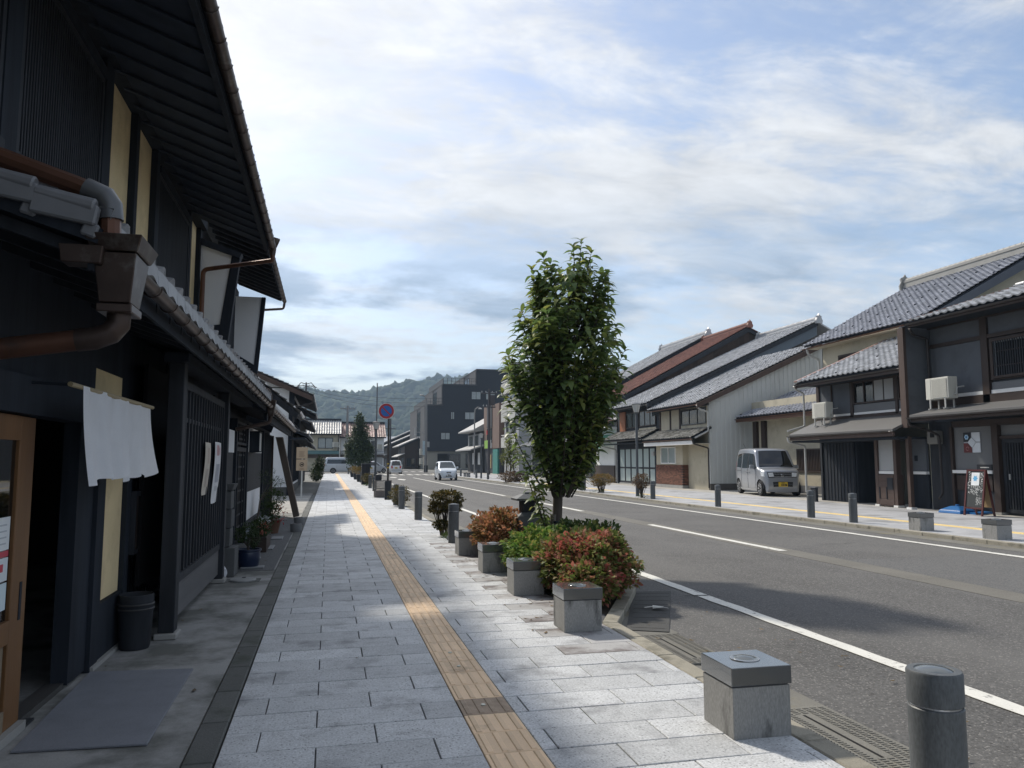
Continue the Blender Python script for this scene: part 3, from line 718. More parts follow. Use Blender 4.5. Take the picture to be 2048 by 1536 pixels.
# --- lower roof
LX, LZ_ = -0.94, 2.40
SL = (-1.05, 0, 0.36)
lr = tile_roof(h1, (LX, 3.45, LZ_ + 0.02), (0, 1, 0), (-1, 0, 0.33), 9.25, 1.15, TILE_L, n_ind=300, name='lower_roof')
me = MB().prism([(LX - 0.03, LZ_ - 0.11), (LX - 0.03, LZ_ - 0.055), (-2.0, LZ_ + 0.295), (-2.0, LZ_ + 0.24)], 'y', -0.025, 0.025).mesh('rafter', BLK2, off=OFF[h1.name])
y = 3.55
while y < 12.7: link('rafter', me, lr, Matrix.Translation((0, y, 0))); y += 0.38
box(LX - 0.055, LX - 0.035, 3.46, 12.7, LZ_ - 0.16, LZ_ - 0.055).build('fascia', BLK, lr)
ap_ = MB(); nn = 8; w_ = 9.25 / 35
for i in range(nn + 1):
    t = i / nn - 0.5; hh = 0.026 * (0.5 + 0.5 * math.cos(2 * math.pi * t)) 
    ap_.v += [(0.0, t * w_ * 0.985, 0.052 + hh), (0.022, t * w_ * 0.985, 0.036 + hh), (0.030, t * w_ * 0.985, -0.042 + 0.012 * math.cos(2 * math.pi * t)), (0.012, t * w_ * 0.985, -0.042)]
for i in range(nn):
    a = 4 * i
    ap_.f += [(a, a + 4, a + 5, a + 1), (a + 1, a + 5, a + 6, a + 2), (a + 2, a + 6, a + 7, a + 3)]
me = ap_.mesh('eave_end_tile', TILE_L, smooth=True)
for i in range(35):
    link('eave_end_tile', me, lr, Matrix.Translation(Vector((LX + 0.005, 3.45 + w_ * (i + 0.98), LZ_ + 0.035)) - Vector(OFF[h1.name])))
# verge tiles at the near end with the copper pipe lying along it
vt = MB()
for i in range(5):
    a = Vector((LX - 0.02 - 0.23 * i, 3.44, LZ_ + 0.02 + 0.33 * 0.23 * i)); b = a + Vector((-0.25, 0, 0.0825))
    vt.obox(a + Vector((0, 0, 0.045)), b + Vector((0, 0, 0.005)), 0.05, 0.085, up=(0, 0, 1)); vt.tube([a + Vector((-0.01, 0.0, 0.085)), b + Vector((0.01, 0.0, 0.055))], [0.036, 0.030], 10); vt.obox(a + Vector((0.0, 0.012, -0.02)), a + Vector((-0.06, 0.012, 0.0)), 0.03, 0.06)
vt.build('verge_tiles', M('verge_tile_dark', (0.17, 0.175, 0.185), rough=0.5, var=0.2, scale=5), lr, bev=0.008, seg=1)
pipe(h1, [(-2.0, 3.50, 2.92), (-1.02, 3.50, 2.595), (-0.93, 3.50, 2.54), (-0.925, 3.50, 2.40)], 0.042, COPP, 'roof_pipe')
MB().tube([(-1.03, 3.50, 2.60), (-0.955, 3.50, 2.57), (-0.93, 3.50, 2.53), (-0.925, 3.50, 2.47)], 0.05, 12).build('pipe_elbow', M('lead_grey_elbow', (0.11, 0.115, 0.12), rough=0.4, metal=0.5, var=0.2), h1, smooth=True)
# decorative collector box
cbx = thing('rain_collector', 'dark copper rainwater collector box under the near eave corner', 'rain collector', (-0.90, 3.62, 2.06))
def frust(mb, x, y, z0, z1, a0, b0, a1, b1):
    v = [(x + i * a0, y + j * b0, z0) for i, j in ((-1, -1), (1, -1), (1, 1), (-1, 1))] + [(x + i * a1, y + j * b1, z1) for i, j in ((-1, -1), (1, -1), (1, 1), (-1, 1))]
    return mb.add(v, [(0, 3, 2, 1), (4, 5, 6, 7), (0, 1, 5, 4), (1, 2, 6, 5), (2, 3, 7, 6), (3, 0, 4, 7)])
b = MB(); frust(b, -0.90, 3.60, 2.12, 2.33, 0.062, 0.085, 0.085, 0.12); b.build('box', DCOP, cbx, bev=0.004, seg=1)
b = MB(); frust(b, -0.90, 3.60, 2.335, 2.40, 0.092, 0.13, 0.115, 0.165); b.build('flared_rim', DCOP, cbx, bev=0.004, seg=1)
b = MB(); frust(b, -0.90, 3.60, 2.08, 2.115, 0.07, 0.092, 0.07, 0.092); b.build('moulding', DCOP, cbx, bev=0.004, seg=1)
b = MB(); frust(b, -1.02, 3.50, 2.27, 2.345, 0.075, 0.05, 0.085, 0.06); b.build('side_spout', DCOP, cbx, bev=0.004, seg=1)
MB().tube([(-0.90, 3.60, 2.085), (-0.90, 3.60, 2.04), (-0.93, 3.60, 2.0), (-0.99, 3.60, 1.975), (-1.06, 3.60, 1.965)], 0.05, 12).build('elbow', DCOP, cbx, smooth=True)
MB().tube([(-1.05, 3.60, 1.966), (-1.62, 3.58, 1.87)], 0.046, 12).build('copper_pipe', COPP, cbx, smooth=True)
gutter(h1, (LX + 0.03, 3.62, LZ_ - 0.055), (LX + 0.03, 12.75, LZ_ - 0.085), 0.042, DCOP, 0.42)
# far-end collector
b = MB(); frust(b, LX + 0.03, 12.82, 2.16, 2.42, 0.04, 0.05, 0.075, 0.10)
b.build('rain_hopper', DCOP, h1, bev=0.005, seg=1)
pipe(h1, [(-1.25, 12.78, 2.50), (LX - 0.02, 12.80, 2.60), (LX + 0.02, 12.82, 2.45), (LX + 0.02, 12.82, 2.2), (LX + 0.02, 12.82, 2.06), (-1.42, 12.7, 1.94)], 0.032, DCOP, 'downpipe')
# --- ground floor
GX = -1.60
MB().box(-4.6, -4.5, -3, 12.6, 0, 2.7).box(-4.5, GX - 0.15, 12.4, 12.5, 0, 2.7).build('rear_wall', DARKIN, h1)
box(-4.5, GX - 0.3, -3, 12.6, 2.50, 2.62).build('shop_ceiling', BLK, h1)
box(-4.5, GX + 0.02, -3, 5.0, -0.05, 0.012).build('shop_floor', M('shop_floor_grey', (0.03, 0.032, 0.036), rough=0.5), h1)
box(GX - 0.10, GX + 0.04, -3, 12.6, 1.70, 1.90).build('lintel', BLK, h1)
box(GX - 0.12, GX - 0.03, -3, 6.0, 1.902, 2.75).build('upper_board', BLK, h1)
box(GX - 0.12, GX - 0.04, 8.5, 12.6, 1.902, 2.75).build('upper_board', BLK, h1)
box(GX - 0.12, GX - 0.05, 6.0, 6.8, 1.902, 2.12).build('ochre_panel', OCH, h1)
box(GX - 0.12, GX - 0.04, 6.0, 6.8, 2.122, 2.75).build('upper_board', BLK, h1)
box(GX - 0.14, GX - 0.05, 6.8, 8.5, 1.902, 2.75).build('upper_board', BLK, h1)
for y0, y1 in ((5.98, 6.17), (6.80, 6.92), (2.2, 2.4)):
    box(GX - 0.13, GX + 0.03, y0, y1, 0.0, 1.70).build('post', BLK, h1)
box(GX - 0.10, GX - 0.0, 5.62, 5.98, 0.02, 1.70).build('sliding_panel', BLK, h1)
box(GX - 0.08, GX - 0.01, 6.17, 6.80, 0.43, 1.70).build('ochre_panel', OCH, h1)
box(GX - 0.08, GX + 0.02, 6.17, 6.80, 0.0, 0.425).build('skirting_board', BLK, h1)
box(GX - 0.02, GX + 0.05, 6.0, 6.9, 0.0, 0.03).build('plinth', STONE, h1)
box(GX - 0.13, GX - 0.02, 4.84, 5.62, 0.0, 0.035).build('threshold', M('door_track', (0.09, 0.088, 0.085), rough=0.5, metal=0.4), h1)
box(GX - 0.13, GX + 0.03, 2.4, 4.84, 0.0, 0.05).build('threshold', STONE, h1)
lattice(h1, GX - 0.06, 6.93, 9.9, 0.16, 1.69, 0.085, w=0.05, d=0.03, mat=BLK, frame=0.05, back=BLK, name='wall_lattice')
box(GX - 0.02, GX + 0.06, 8.6, 12.4, 0.0, 0.14).build('plinth', STONE, h1)
# glazed door in warm wood
WOOD = M('door_wood', (0.165, 0.080, 0.030), rough=0.5, var=0.25, scale=6, stretch=(1, 1, 0.15), spec=0.4, bump=0.1)
WOODW = M('weathered_wood', (0.20, 0.155, 0.105), rough=0.8, var=0.25, scale=6, stretch=(1, 1, 0.15))
dr = thing('glazed_door', 'warm brown wooden sliding door with a large glass pane at the shop entrance', 'door', (GX, 4.0, 0.05))
dx0, dx1 = GX - 0.045, GX - 0.005
for y0, y1 in ((4.62, 4.83), (3.42, 3.58), (2.42, 2.6)): box(dx0, dx1, y0, y1, 0.05, 1.69).build('stile', WOOD, dr, bev=0.004, seg=1)
box(dx0, dx1, 2.6, 4.62, 1.56, 1.69).build('top_rail', WOOD, dr)
box(dx0, dx1, 2.6, 4.62, 0.50, 0.62).build('middle_rail', WOOD, dr)
box(dx0, dx1, 2.6, 4.62, 0.05, 0.16).build('bottom_rail', WOODW, dr)
for y0, y1 in ((2.6, 3.42), (3.58, 4.62)):
    box(dx0 + 0.014, dx0 + 0.02, y0, y1, 0.62, 1.56).build('pane', glass('door_glass', (0.006, 0.007, 0.007), 0.02, 0.85), dr)
    n = 3; w = (y1 - y0) / n
    for i in range(n):
        box(dx0 + 0.008, dx1 - 0.012, y0 + w * i + 0.02, y0 + w * (i + 1) - 0.02, 0.165, 0.495).build('lower_panel', WOODW, dr, bev=0.006, seg=1)
        if i: box(dx0, dx1, y0 + w * i - 0.02, y0 + w * i + 0.02, 0.165, 0.495).build('lower_stile', WOOD, dr)
box(dx1, dx1 + 0.004, 4.73, 4.76, 0.60, 0.80).build('finger_pull', BLK, dr)
STI = [((4.42, 4.60, 0.99, 1.16), (0.72, 0.74, 0.74)), ((4.36, 4.60, 0.955, 0.985), (0.50, 0.06, 0.09)), ((4.43, 4.60, 0.83, 0.95), (0.66, 0.70, 0.72)), ((4.33, 4.42, 0.86, 0.95), (0.50, 0.06, 0.09)), ((4.40, 4.60, 0.68, 0.82), (0.60, 0.70, 0.74)), ((4.33, 4.39, 0.78, 0.855), (0.66, 0.66, 0.66))]
for k, ((a, b_, c, d), col) in enumerate(STI):
    s_ = box(dx0 + 0.021, dx0 + 0.0225, a, b_, c, d).build('sticker', M('sticker%d' % k, col, rough=0.5, var=0.03), dr)
    if k in (2, 4):
        box(dx0 + 0.0228, dx0 + 0.0234, a + 0.05, a + 0.11, c + 0.05, d - 0.03).build('sticker_print', M('sticker_red' if k == 2 else 'sticker_blue', (0.5, 0.05, 0.08) if k == 2 else (0.2, 0.3, 0.42), rough=0.5), s_)
    if k == 0:
        for q in range(4): box(dx0 + 0.0228, dx0 + 0.0234, a + 0.03, b_ - 0.04, c + 0.03 + 0.032 * q, c + 0.038 + 0.032 * q).build('sticker_print', M('sticker_grey', (0.45, 0.47, 0.5), rough=0.5), s_)
# curtain over the doorway
CLO = M('white_linen', (0.80, 0.81, 0.83), rough=0.9, var=0.05, scale=6, fine=0.10, fscale=260, subsurf=0.25, bump=0.3, bscale=350)
nr = thing('doorway_curtain', 'short white linen curtain hanging over the shop doorway', 'curtain', (-1.35, 5.5, 1.85))
MB().tube([(-1.36, 4.55, 1.862), (-1.34, 6.45, 1.862)], 0.014, 8).build('rod', M('bamboo', (0.30, 0.24, 0.14), rough=0.6), nr)
for yy in (4.6, 6.42): MB().tube([(-1.36, yy, 1.862), (-1.6, yy, 1.872)], 0.01, 6).build('rod_hook', BLK, nr)
def cloth(y0, y1, zb, sw, seed, flare=0.0):
    rg_ = random.Random(seed); ph = [rg_.uniform(0, 6) for _ in range(4)]
    def fn(a, b_):
        yy = y0 + (y1 - y0) * a; drop = (1.862 - zb)
        amp = 0.006 + 0.020 * b_
        xx = -1.345 + amp * math.sin(16 * a * (y1 - y0) + ph[0]) + 0.4 * amp * math.sin(37 * a * (y1 - y0) + ph[1]) + sw * b_ * b_
        zz_ = 1.868 - drop * b_ + 0.012 * b_ * math.sin(9 * a + ph[2]) - 0.03 * b_ * (1 - a)
        yy += flare * b_ * b_ * a + (0.03 * b_ * (1 - a))
        return (xx, yy, zz_)
    return fn
MB().grid(cloth(4.72, 5.62, 1.345, 0.04, 1), 60, 30).build('curtain_panel', CLO, nr, smooth=True, angle=80)
MB().grid(cloth(5.62, 6.12, 1.345, 0.00, 1), 40, 30).build('curtain_panel', CLO, nr, smooth=True, angle=80)
def flap(a, b_):
    yy = 6.12 + 0.28 * a; sw = b_ * b_
    return (-1.345 + 0.02 * math.sin(8 * a) * b_ + 0.05 * sw * a, yy + 0.05 * sw * a - 0.04 * sw * (1 - a), 1.868 - (0.50 + 0.04 * math.sin(3 * a)) * b_)
MB().grid(flap, 20, 24).build('curtain_panel', CLO, nr, smooth=True, angle=80)
# wooden notice board
nb = thing('wooden_cover_board', 'brown framed wooden board fixed to the dark lattice wall by the doorway', 'board', (GX, 7.6, 0.9))
BRN = M('aged_brown_board', (0.040, 0.026, 0.020), rough=0.6, var=0.3, scale=5, stretch=(1, 0.3, 1))
box(GX + 0.02, GX + 0.05, 6.98, 8.32, 0.72, 1.16).build('panel', BRN, nb)
for a in ((6.95, 8.36, 1.16, 1.20), (6.95, 8.36, 0.685, 0.72), (6.95, 6.98, 0.72, 1.16), (8.33, 8.36, 0.72, 1.16)):
    box(GX + 0.02, GX + 0.065, *a[:2], *a[2:]).build('frame_bar', BLK2, nb)
# bay post and projecting lattice bay
p = box(-1.325, -1.20, 6.93, 7.08, 0.05, 2.28).build('bay_post', BLK2, h1, bev=0.006, seg=1)
box(-1.35, -1.175, 6.90, 7.11, 0.0, 0.048).build('foot_stone', STONE, h1, bev=0.008, seg=1)
p = box(-1.325, -1.20, 9.92, 10.06, 0.05, 2.28).build('bay_post', BLK2, h1, bev=0.006, seg=1)
box(-1.35, -1.175, 9.89, 10.09, 0.0, 0.048).build('foot_stone', STONE, h1, bev=0.008, seg=1)
box(-1.36, -1.17, 6.9, 12.6, 2.285, 2.36).build('bay_beam', BLK, h1)
box(-1.62, -1.36, 9.90, 9.98, 0.35, 2.25).build('bay_side', BLK, h1)
lt = lattice(h1, -1.30, 7.09, 9.91, 0.40, 2.16, 0.165, w=0.035, d=0.045, mat=BLK2, frame=0.07, name='bay_lattice')
box(-1.335, -1.302, 7.10, 9.90, 0.41, 1.82).build('bay_backing', BLK2, lt)
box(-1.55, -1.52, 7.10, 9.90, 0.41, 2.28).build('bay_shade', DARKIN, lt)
box(-1.30, -1.262, 7.09, 9.91, 1.80, 1.84).build('bay_rail', BLK2, lt)
GREYB = M('weathered_board', (0.105, 0.105, 0.108), rough=0.85, var=0.3, scale=4, stretch=(1, 0.12, 1), bump=0.3, bscale=50)
box(-1.31, -1.255, 7.09, 9.91, 0.10, 0.395).build('base_board', GREYB, h1, bev=0.004, seg=1)
# paper posters on the lattice
def poster(name, label, y0, y1, z0, z1, col, sc, lean):
    t_ = thing(name, label, 'poster', (-1.245, (y0 + y1) / 2, z0), 0, 'paper posters hung on the lattice bay')
    def fn(a, b_): return (-1.238 + 0.018 * math.sin(3.2 * b_ + 1) + 0.01 * math.sin(5 * a), y0 + (y1 - y0) * a + lean * b_, z1 + (z0 - z1) * b_)
    MB().grid(fn, 8, 20).build('sheet', M('poster_' + sc, col, rough=0.85, var=0.10, scale=5), t_, smooth=True, angle=80)
    return t_, fn
pa, fa = poster('paper_poster', 'cream paper poster hung on the dark lattice, the nearer of two', 8.36, 8.80, 1.10, 1.64, (0.52, 0.47, 0.40), 'a', 0.05)
pb, fb = poster('paper_poster', 'white paper poster with pink and grey print, the farther of two on the lattice', 9.05, 9.60, 0.98, 1.66, (0.62, 0.62, 0.63), 'b', 0.03)
def on(fn, a0, a1, b0, b1, col, par, nm):
    def f2(a, b_):
        q = fn(a0 + (a1 - a0) * a, b0 + (b1 - b0) * b_); return (q[0] + 0.003, q[1], q[2])
    MB().grid(f2, 3, 6).build('print', M(nm, col, rough=0.85, var=0.2, scale=12), par)
on(fb, 0.15, 0.45, 0.05, 0.22, (0.46, 0.28, 0.28), pb, 'print_pink'); on(fb, 0.55, 0.85, 0.08, 0.2, (0.50, 0.33, 0.33), pb, 'print_pink2')
on(fb, 0.15, 0.85, 0.36, 0.66, (0.36, 0.37, 0.41), pb, 'print_grey'); on(fb, 0.2, 0.8, 0.72, 0.8, (0.48, 0.48, 0.5), pb, 'print_grey2')
on(fa, 0.25, 0.75, 0.1, 0.4, (0.46, 0.38, 0.32), pa, 'print_tan'); on(fa, 0.2, 0.8, 0.5, 0.85, (0.42, 0.36, 0.31), pa, 'print_tan2')
# door mat
MATM = M('grey_mat', (0.20, 0.21, 0.235), rough=0.95, var=0.12, scale=5, fine=0.18, fscale=200, bump=0.6, bscale=260)
mt = MB().prism([(-1.51, 4.46), (-0.87, 4.42), (-0.885, 5.90), (-1.56, 5.97)], 'z', 0.0, 0.012)
tag(mt.build('door_mat', MATM, bev=0.003, seg=1), 'large grey door mat on the concrete in front of the doorway', 'mat')
# black bin / umbrella holder
ub = thing('umbrella_stand', 'tall black ribbed bin standing beside the bay post', 'bin', (-1.44, 6.68, 0.0))
MB().lathe([(0.105, 0), (0.112, 0.02), (0.130, 0.34), (0.132, 0.345)], (-1.44, 6.68, 0), 22).build('body', BLK2, ub, smooth=True)
for z_ in (0.30, 0.335): MB().lathe([(0.133, 0), (0.138, 0.006), (0.133, 0.012)], (-1.44, 6.68, z_), 22).build('rib', M('bin_rib', (0.05, 0.05, 0.052), rough=0.5), ub, smooth=True)
MB().lathe([(0.128, 0.348), (0.126, 0.41), (0.122, 0.415), (0.118, 0.36)], (-1.44, 6.68, 0), 22).build('rim', BLK2, ub, smooth=True)
# --- neighbouring entrance bits under the same eave
st = thing('stone_pillar', 'pillar of stacked grey stone blocks with a cap under the dark eave', 'pillar', (-1.32, 10.6, 0))
STN = M('grey_stone_block', (0.085, 0.088, 0.09), rough=0.9, var=0.2, scale=4, fine=0.2, rnd=0.1, bump=0.5, bscale=70)
for i in range(3): box(-1.47, -1.19 + 0.01 * (i % 2), 10.42, 10.74, 0.37 + 0.235 * i, 0.37 + 0.235 * (i + 1) - 0.008).build('stone_block', STN, st, bev=0.012)
b = MB(); frust(b, -1.33, 10.58, 1.075, 1.16, 0.15, 0.17, 0.18, 0.20); b.build('cap_stone', STN, st, bev=0.012)
box(-1.53, -1.12, 10.38, 10.80, 0.0, 0.36).build('base_block', M('base_concrete', (0.10, 0.103, 0.105), rough=0.9, var=0.2, fine=0.15), st, bev=0.01)
bg = MB(); bg.rough_blob((-1.24, 10.22, 0.075), 0.075, 4, 2, 0.25, (0.8, 0.8, 1.0)); bg.rough_blob((-1.25, 10.2, 0.15), 0.04, 5, 1, 0.3, (0.5, 0.5, 1.2))
tag(bg.build('plastic_bag', M('bag_white', (0.62, 0.63, 0.66), rough=0.4, var=0.1), smooth=True), 'small white plastic bag on the ground beside the lattice bay', 'bag')
mh = thing('manhole_cover', 'round pale metal cover lying on the concrete by the lattice bay', 'cover', (-0.98, 10.05, 0))
MB().lathe([(0.155, 0.0), (0.155, 0.016), (0.145, 0.021)], (-0.98, 10.05, 0), 28).build('lid', M('lid_metal', (0.27, 0.28, 0.28), rough=0.5, metal=0.3, var=0.2, scale=9), mh)
box(-1.24, -0.78, 9.92, 10.22, -0.002, 0.003).build('surround', KERBD, mh)
box(-1.0, -0.96, 10.15, 10.2, 0.021, 0.026).build('lift_tab', BLK2, mh)

# ================================================================== HOUSE TWO (wing walls, lattice entrance)
h2 = thing('townhouse', 'dark timber townhouse with white plaster wing walls next to the foreground shop', 'house', (-2.0, 16.5, 0))
box(-2.6, -2.3, 12.66, 20.2, 2.5, 5.7).build('upper_wall', BLK, h2)
def wing(Y, P, F, nm='wing_wall'):
    w_ = MB().prism(P, 'y', Y - 0.05, Y + 0.05).build(nm, WHT, h2)
    (a, b_, c, d) = P; fr = MB()
    fr.prism([b_, F[0], F[1], c], 'y', Y - 0.07, Y + 0.07)
    fr.prism([(d[0], d[1]), c, F[1], (d[0], d[1] - 0.16)], 'y', Y - 0.068, Y + 0.068)
    fr.build('wing_frame', BLK, w_)
    return w_
wing(12.58, [(-2.05, 4.88), (-1.55, 4.66), (-1.69, 3.56), (-1.95, 3.52)], [(-1.43, 4.62), (-1.575, 3.2)])
MB().prism([(-2.3, 4.9), (-1.43, 4.62), (-1.40, 4.70), (-2.3, 5.0)], 'y', 12.48, 12.7).build('wing_cap', BLK, h2)
wing(19.6, [(-2.45, 5.46), (-1.69, 5.46), (-1.82, 3.78), (-2.35, 4.1)], [(-1.60, 5.46), (-1.74, 3.55)])
EX2, EZ2 = -1.26, 5.56
rz2 = lambda x: EZ2 + (EX2 - x) * 0.36
rf2 = MB().prism([(EX2, EZ2), (EX2, EZ2 + 0.08), (-2.55, rz2(-2.55) + 0.085), (-2.55, rz2(-2.55))], 'y', 13.35, 20.4).prism([(-2.55, rz2(-2.55)), (-2.55, rz2(-2.55) + 0.085), (-6.4, rz2(-6.4) + 0.1), (-6.4, rz2(-6.4))], 'y', 12.66, 20.4).build('upper_roof', BLK, h2)
MB().prism([(-6.4, rz2(-6.4)), (-6.4, rz2(-6.4) + 0.1), (-11.5, 4.9), (-11.5, 4.8)], 'y', 12.66, 20.4).build('rear_roof', TILE_G, h2)
me = MB().prism([(EX2 - 0.01, EZ2 - 0.07), (EX2 - 0.01, EZ2 - 0.002), (-2.3, rz2(-2.3) - 0.002), (-2.3, rz2(-2.3) - 0.07)], 'y', -0.03, 0.03).mesh('rafter', BLK2, off=OFF[h2.name])
for i in range(17): link('rafter', me, rf2, Matrix.Translation((0, 13.5 + i * 0.41, 0)))
gutter(h2, (EX2 + 0.06, 13.35, EZ2 + 0.03), (EX2 + 0.06, 20.42, EZ2), 0.05, DCOP, 0.42)
pipe(h2, [(EX2 + 0.06, 20.4, EZ2 - 0.04), (EX2 + 0.04, 20.4, EZ2 - 0.2), (-1.7, 20.1, 5.25), (-2.2, 20.0, 5.2), (-2.2, 20.0, 2.7)], 0.032, DCOP)
lr2 = tile_roof(h2, (-0.93, 12.95, 2.30), (0, 1, 0), (-1, 0, 0.36), 8.2, 1.6, TILE_G, n_ind=90, name='lower_roof')
box(-1.04, -0.98, 12.95, 21.1, 2.10, 2.22).build('fascia', BLK, lr2)
gutter(h2, (-0.89, 12.95, 2.28), (-0.89, 21.2, 2.25), 0.045, DCOP, 0.5)
box(-2.2, -2.1, 10.3, 21, 0.0, 2.7).build('lower_wall', BLK, h2)
box(-2.1, -1.5, 10.3, 21, 2.12, 2.2).build('ceiling', BLK, h2)
FX = -1.45
box(FX - 0.1, FX, 10.1, 11.7, 0.0, 2.1).build('board_wall', BLK, h2)
box(FX - 0.05, FX + 0.01, 11.72, 12.75, 1.58, 1.92).build('white_panel', WHT, h2)
box(FX - 0.05, FX, 11.72, 12.75, 0.0, 1.575).build('board_wall', BLK2, h2)
for yy in (11.66, 12.8, 14.55, 18.0): box(FX - 0.08, FX + 0.04, yy, yy + 0.12, 0, 2.12).build('post', BLK, h2)
lattice(h2, FX - 0.02, 12.95, 14.5, 0.1, 1.68, 0.5, w=0.03, d=0.03, mat=BLK2, frame=0.07, rails=[0.35 + 0.2 * i for i in range(7)], back=DARKIN, name='entrance_lattice', fmat=BLK2)
lattice(h2, FX - 0.02, 12.95, 14.5, 1.72, 2.1, 0.5, w=0.03, d=0.03, mat=BLK2, frame=0.04, rails=(1.82, 1.91, 2.0), back=DARKIN, name='transom_lattice')
box(FX - 0.06, FX + 0.0, 14.68, 17.95, 1.62, 2.08).build('white_panel', WHT, h2)
box(FX - 0.06, FX - 0.01, 14.68, 15.1, 0.3, 1.61).build('board_wall', WHT, h2)
box(FX - 0.06, FX - 0.0, 15.1, 17.95, 0.88, 1.61).build('board_wall', BLK2, h2)
box(FX - 0.06, FX - 0.01, 15.1, 17.95, 0.35, 0.875).build('white_panel', WHT, h2)
box(FX - 0.06, FX + 0.05, 14.68, 17.95, 0.26, 0.345).build('sill_beam', BLK2, h2)
box(FX - 0.06, FX + 0.02, 14.68, 17.95, 0.0, 0.255).build('plinth', M('blue_grey_base', (0.16, 0.18, 0.20), rough=0.9), h2)
box(FX - 0.1, FX, 18.12, 20.9, 0.0, 2.1).build('board_wall', BLK, h2)
for i in range(9): box(FX + 0.001, FX + 0.02, 18.3 + i * 0.29, 18.34 + i * 0.29, 0.0, 2.1).build('batten', BLK2, h2)
box(FX - 0.1, FX + 0.05, 20.9, 21.05, 0.0, 2.1).build('post', DBR2, h2)
ln = thing('wall_lantern', 'small framed box lantern on the white panel of the townhouse', 'lantern', (FX + 0.1, 15.4, 1.62))
box(FX + 0.02, FX + 0.17, 15.2, 15.75, 1.64, 1.98).build('shade', M('lantern_paper', (0.42, 0.43, 0.42), rough=0.8), ln)
for a, c in ((15.185, 1.63), (15.74, 1.63)): box(FX + 0.0, FX + 0.18, a, a + 0.03, c, c + 0.37).build('frame_bar', BLK, ln)
for c in (1.615, 1.985): box(FX + 0.0, FX + 0.18, 15.185, 15.77, c, c + 0.025).build('frame_bar', BLK, ln)
# leaning board, stone feet
br = thing('leaning_board', 'long weathered plank leaning from the ground up to the townhouse eave', 'plank', (-0.8, 20.8, 0))
MB().prism([(-0.84, 0.02), (-0.70, 0.05), (-1.16, 2.06), (-1.33, 2.06)], 'y', 20.55, 20.95).build('plank', M('plank_brown', (0.085, 0.068, 0.055), rough=0.8, var=0.25, scale=4, stretch=(1, 1, 0.2)), br)
for k, yy in enumerate((16.7, 18.5)):
    t_ = thing('stone_post_foot', 'round stone block on the kerb strip, ' + ('the nearer of two' if k == 0 else 'the farther of two'), 'stone', (-0.62, yy, 0), 0, 'round stone blocks on the kerb strip')
    MB().lathe([(0.115, 0.0), (0.12, 0.14), (0.112, 0.16)], (-0.62, yy, 0.004), 18).build('stone', M('block_grey', (0.15, 0.155, 0.16), rough=0.9, var=0.2, fine=0.15), t_, smooth=True)
    MB().lathe([(0.085, 0.16), (0.07, 0.166), (0.02, 0.163)], (-0.62, yy, 0.004), 14).build('socket', M('socket_dark', (0.07, 0.07, 0.07), rough=0.9), t_)

# ================================================================== HOUSE THREE (low tiled roof) AND FOUR
h3 = thing('low_tiled_house', 'low dark house with a tiled roof sloping to the pavement, past the townhouse', 'house', (-2.5, 23, 0))
tile_roof(h3, (-0.80, 21.3, 2.72), (0, 1, 0), (-1, 0, 0.80), 3.2, 2.4, TILE_G, n_ind=0, name='roof')
MB().prism([(-0.85, 2.55), (-0.80, 2.72), (-2.65, 4.2), (-2.7, 4.0)], 'y', 21.2, 21.3).build('bargeboard', BLK2, h3)
MB().prism([(-1.5, 2.2), (-1.3, 2.75), (-2.7, 3.95), (-5.5, 3.0), (-5.5, 2.2)], 'y', 21.35, 21.45).build('gable_wall', BLK, h3)
MB().prism([(-2.65, 4.1), (-2.65, 4.2), (-6.0, 3.0), (-6.0, 2.9)], 'y', 21.3, 24.5).build('rear_roof', TILE_G, h3)
box(-5.5, -1.6, 21.5, 22.3, 0, 2.4).build('lower_wall', BLK, h3)
ridge(h3, (-2.68, 21.25, 4.16), (-2.68, 24.5, 4.16), TILE_G, 0.2)
h4 = thing('white_walled_house', 'white plastered house with dark posts and tiled eaves beyond the parking space', 'house', (-3, 38, 0))
box(-6.5, -1.62, 34.2, 44, 0.35, 4.6).build('wall', WHT, h4)
box(-6.52, -1.60, 34.18, 44.02, 0.0, 0.35).build('plinth', KERBD, h4)
for x in (-1.60, -3.2): box(x - 0.1, x + 0.12, 34.1, 34.26, 0.0, 4.6).build('post', BLK, h4)
box(-1.62, -1.56, 34.4, 43.8, 0.5, 2.4).build('board_wall', BLK2, h4)
for i in range(12): box(-1.555, -1.53, 34.6 + 0.76 * i, 34.68 + 0.76 * i, 0.5, 2.4).build('batten', BLK, h4)
window(h4, -1.6, 35.2, 42.5, 3.1, 4.2, face=1, mat=BLK, n=5)
tile_roof(h4, (-0.70, 33.8, 4.22), (0, 1, 0), (-1, 0, 0.42), 10.5, 3.2, TILE_G, name='upper_roof')
MB().prism([(-0.72, 4.0), (-0.72, 4.2), (-3.6, 5.42), (-3.6, 5.2)], 'y', 33.7, 33.8).build('bargeboard', DBR2, h4)
MB().prism([(-1.62, 4.55), (-3.6, 5.3), (-6.5, 4.6)], 'y', 34.2, 34.4).build('gable_wall', WHT, h4)
tile_roof(h4, (-0.85, 33.2, 2.50), (0, 1, 0), (-1, 0, 0.40), 11, 0.9, TILE_G, name='lower_roof')
box(-1.6, -0.95, 33.2, 44.2, 2.35, 2.42).build('soffit', BLK, h4)
tile_roof(h4, (-0.62, 36.5, 3.55), (0, 1, 0), (-1, 0, 0.45), 4.0, 1.0, TILE_G, name='middle_roof')
pipe(h4, [(-0.68, 33.75, 4.15), (-0.72, 33.75, 3.9), (-1.5, 34.0, 3.7), (-1.5, 34.05, 0.3)], 0.035, PIPE)
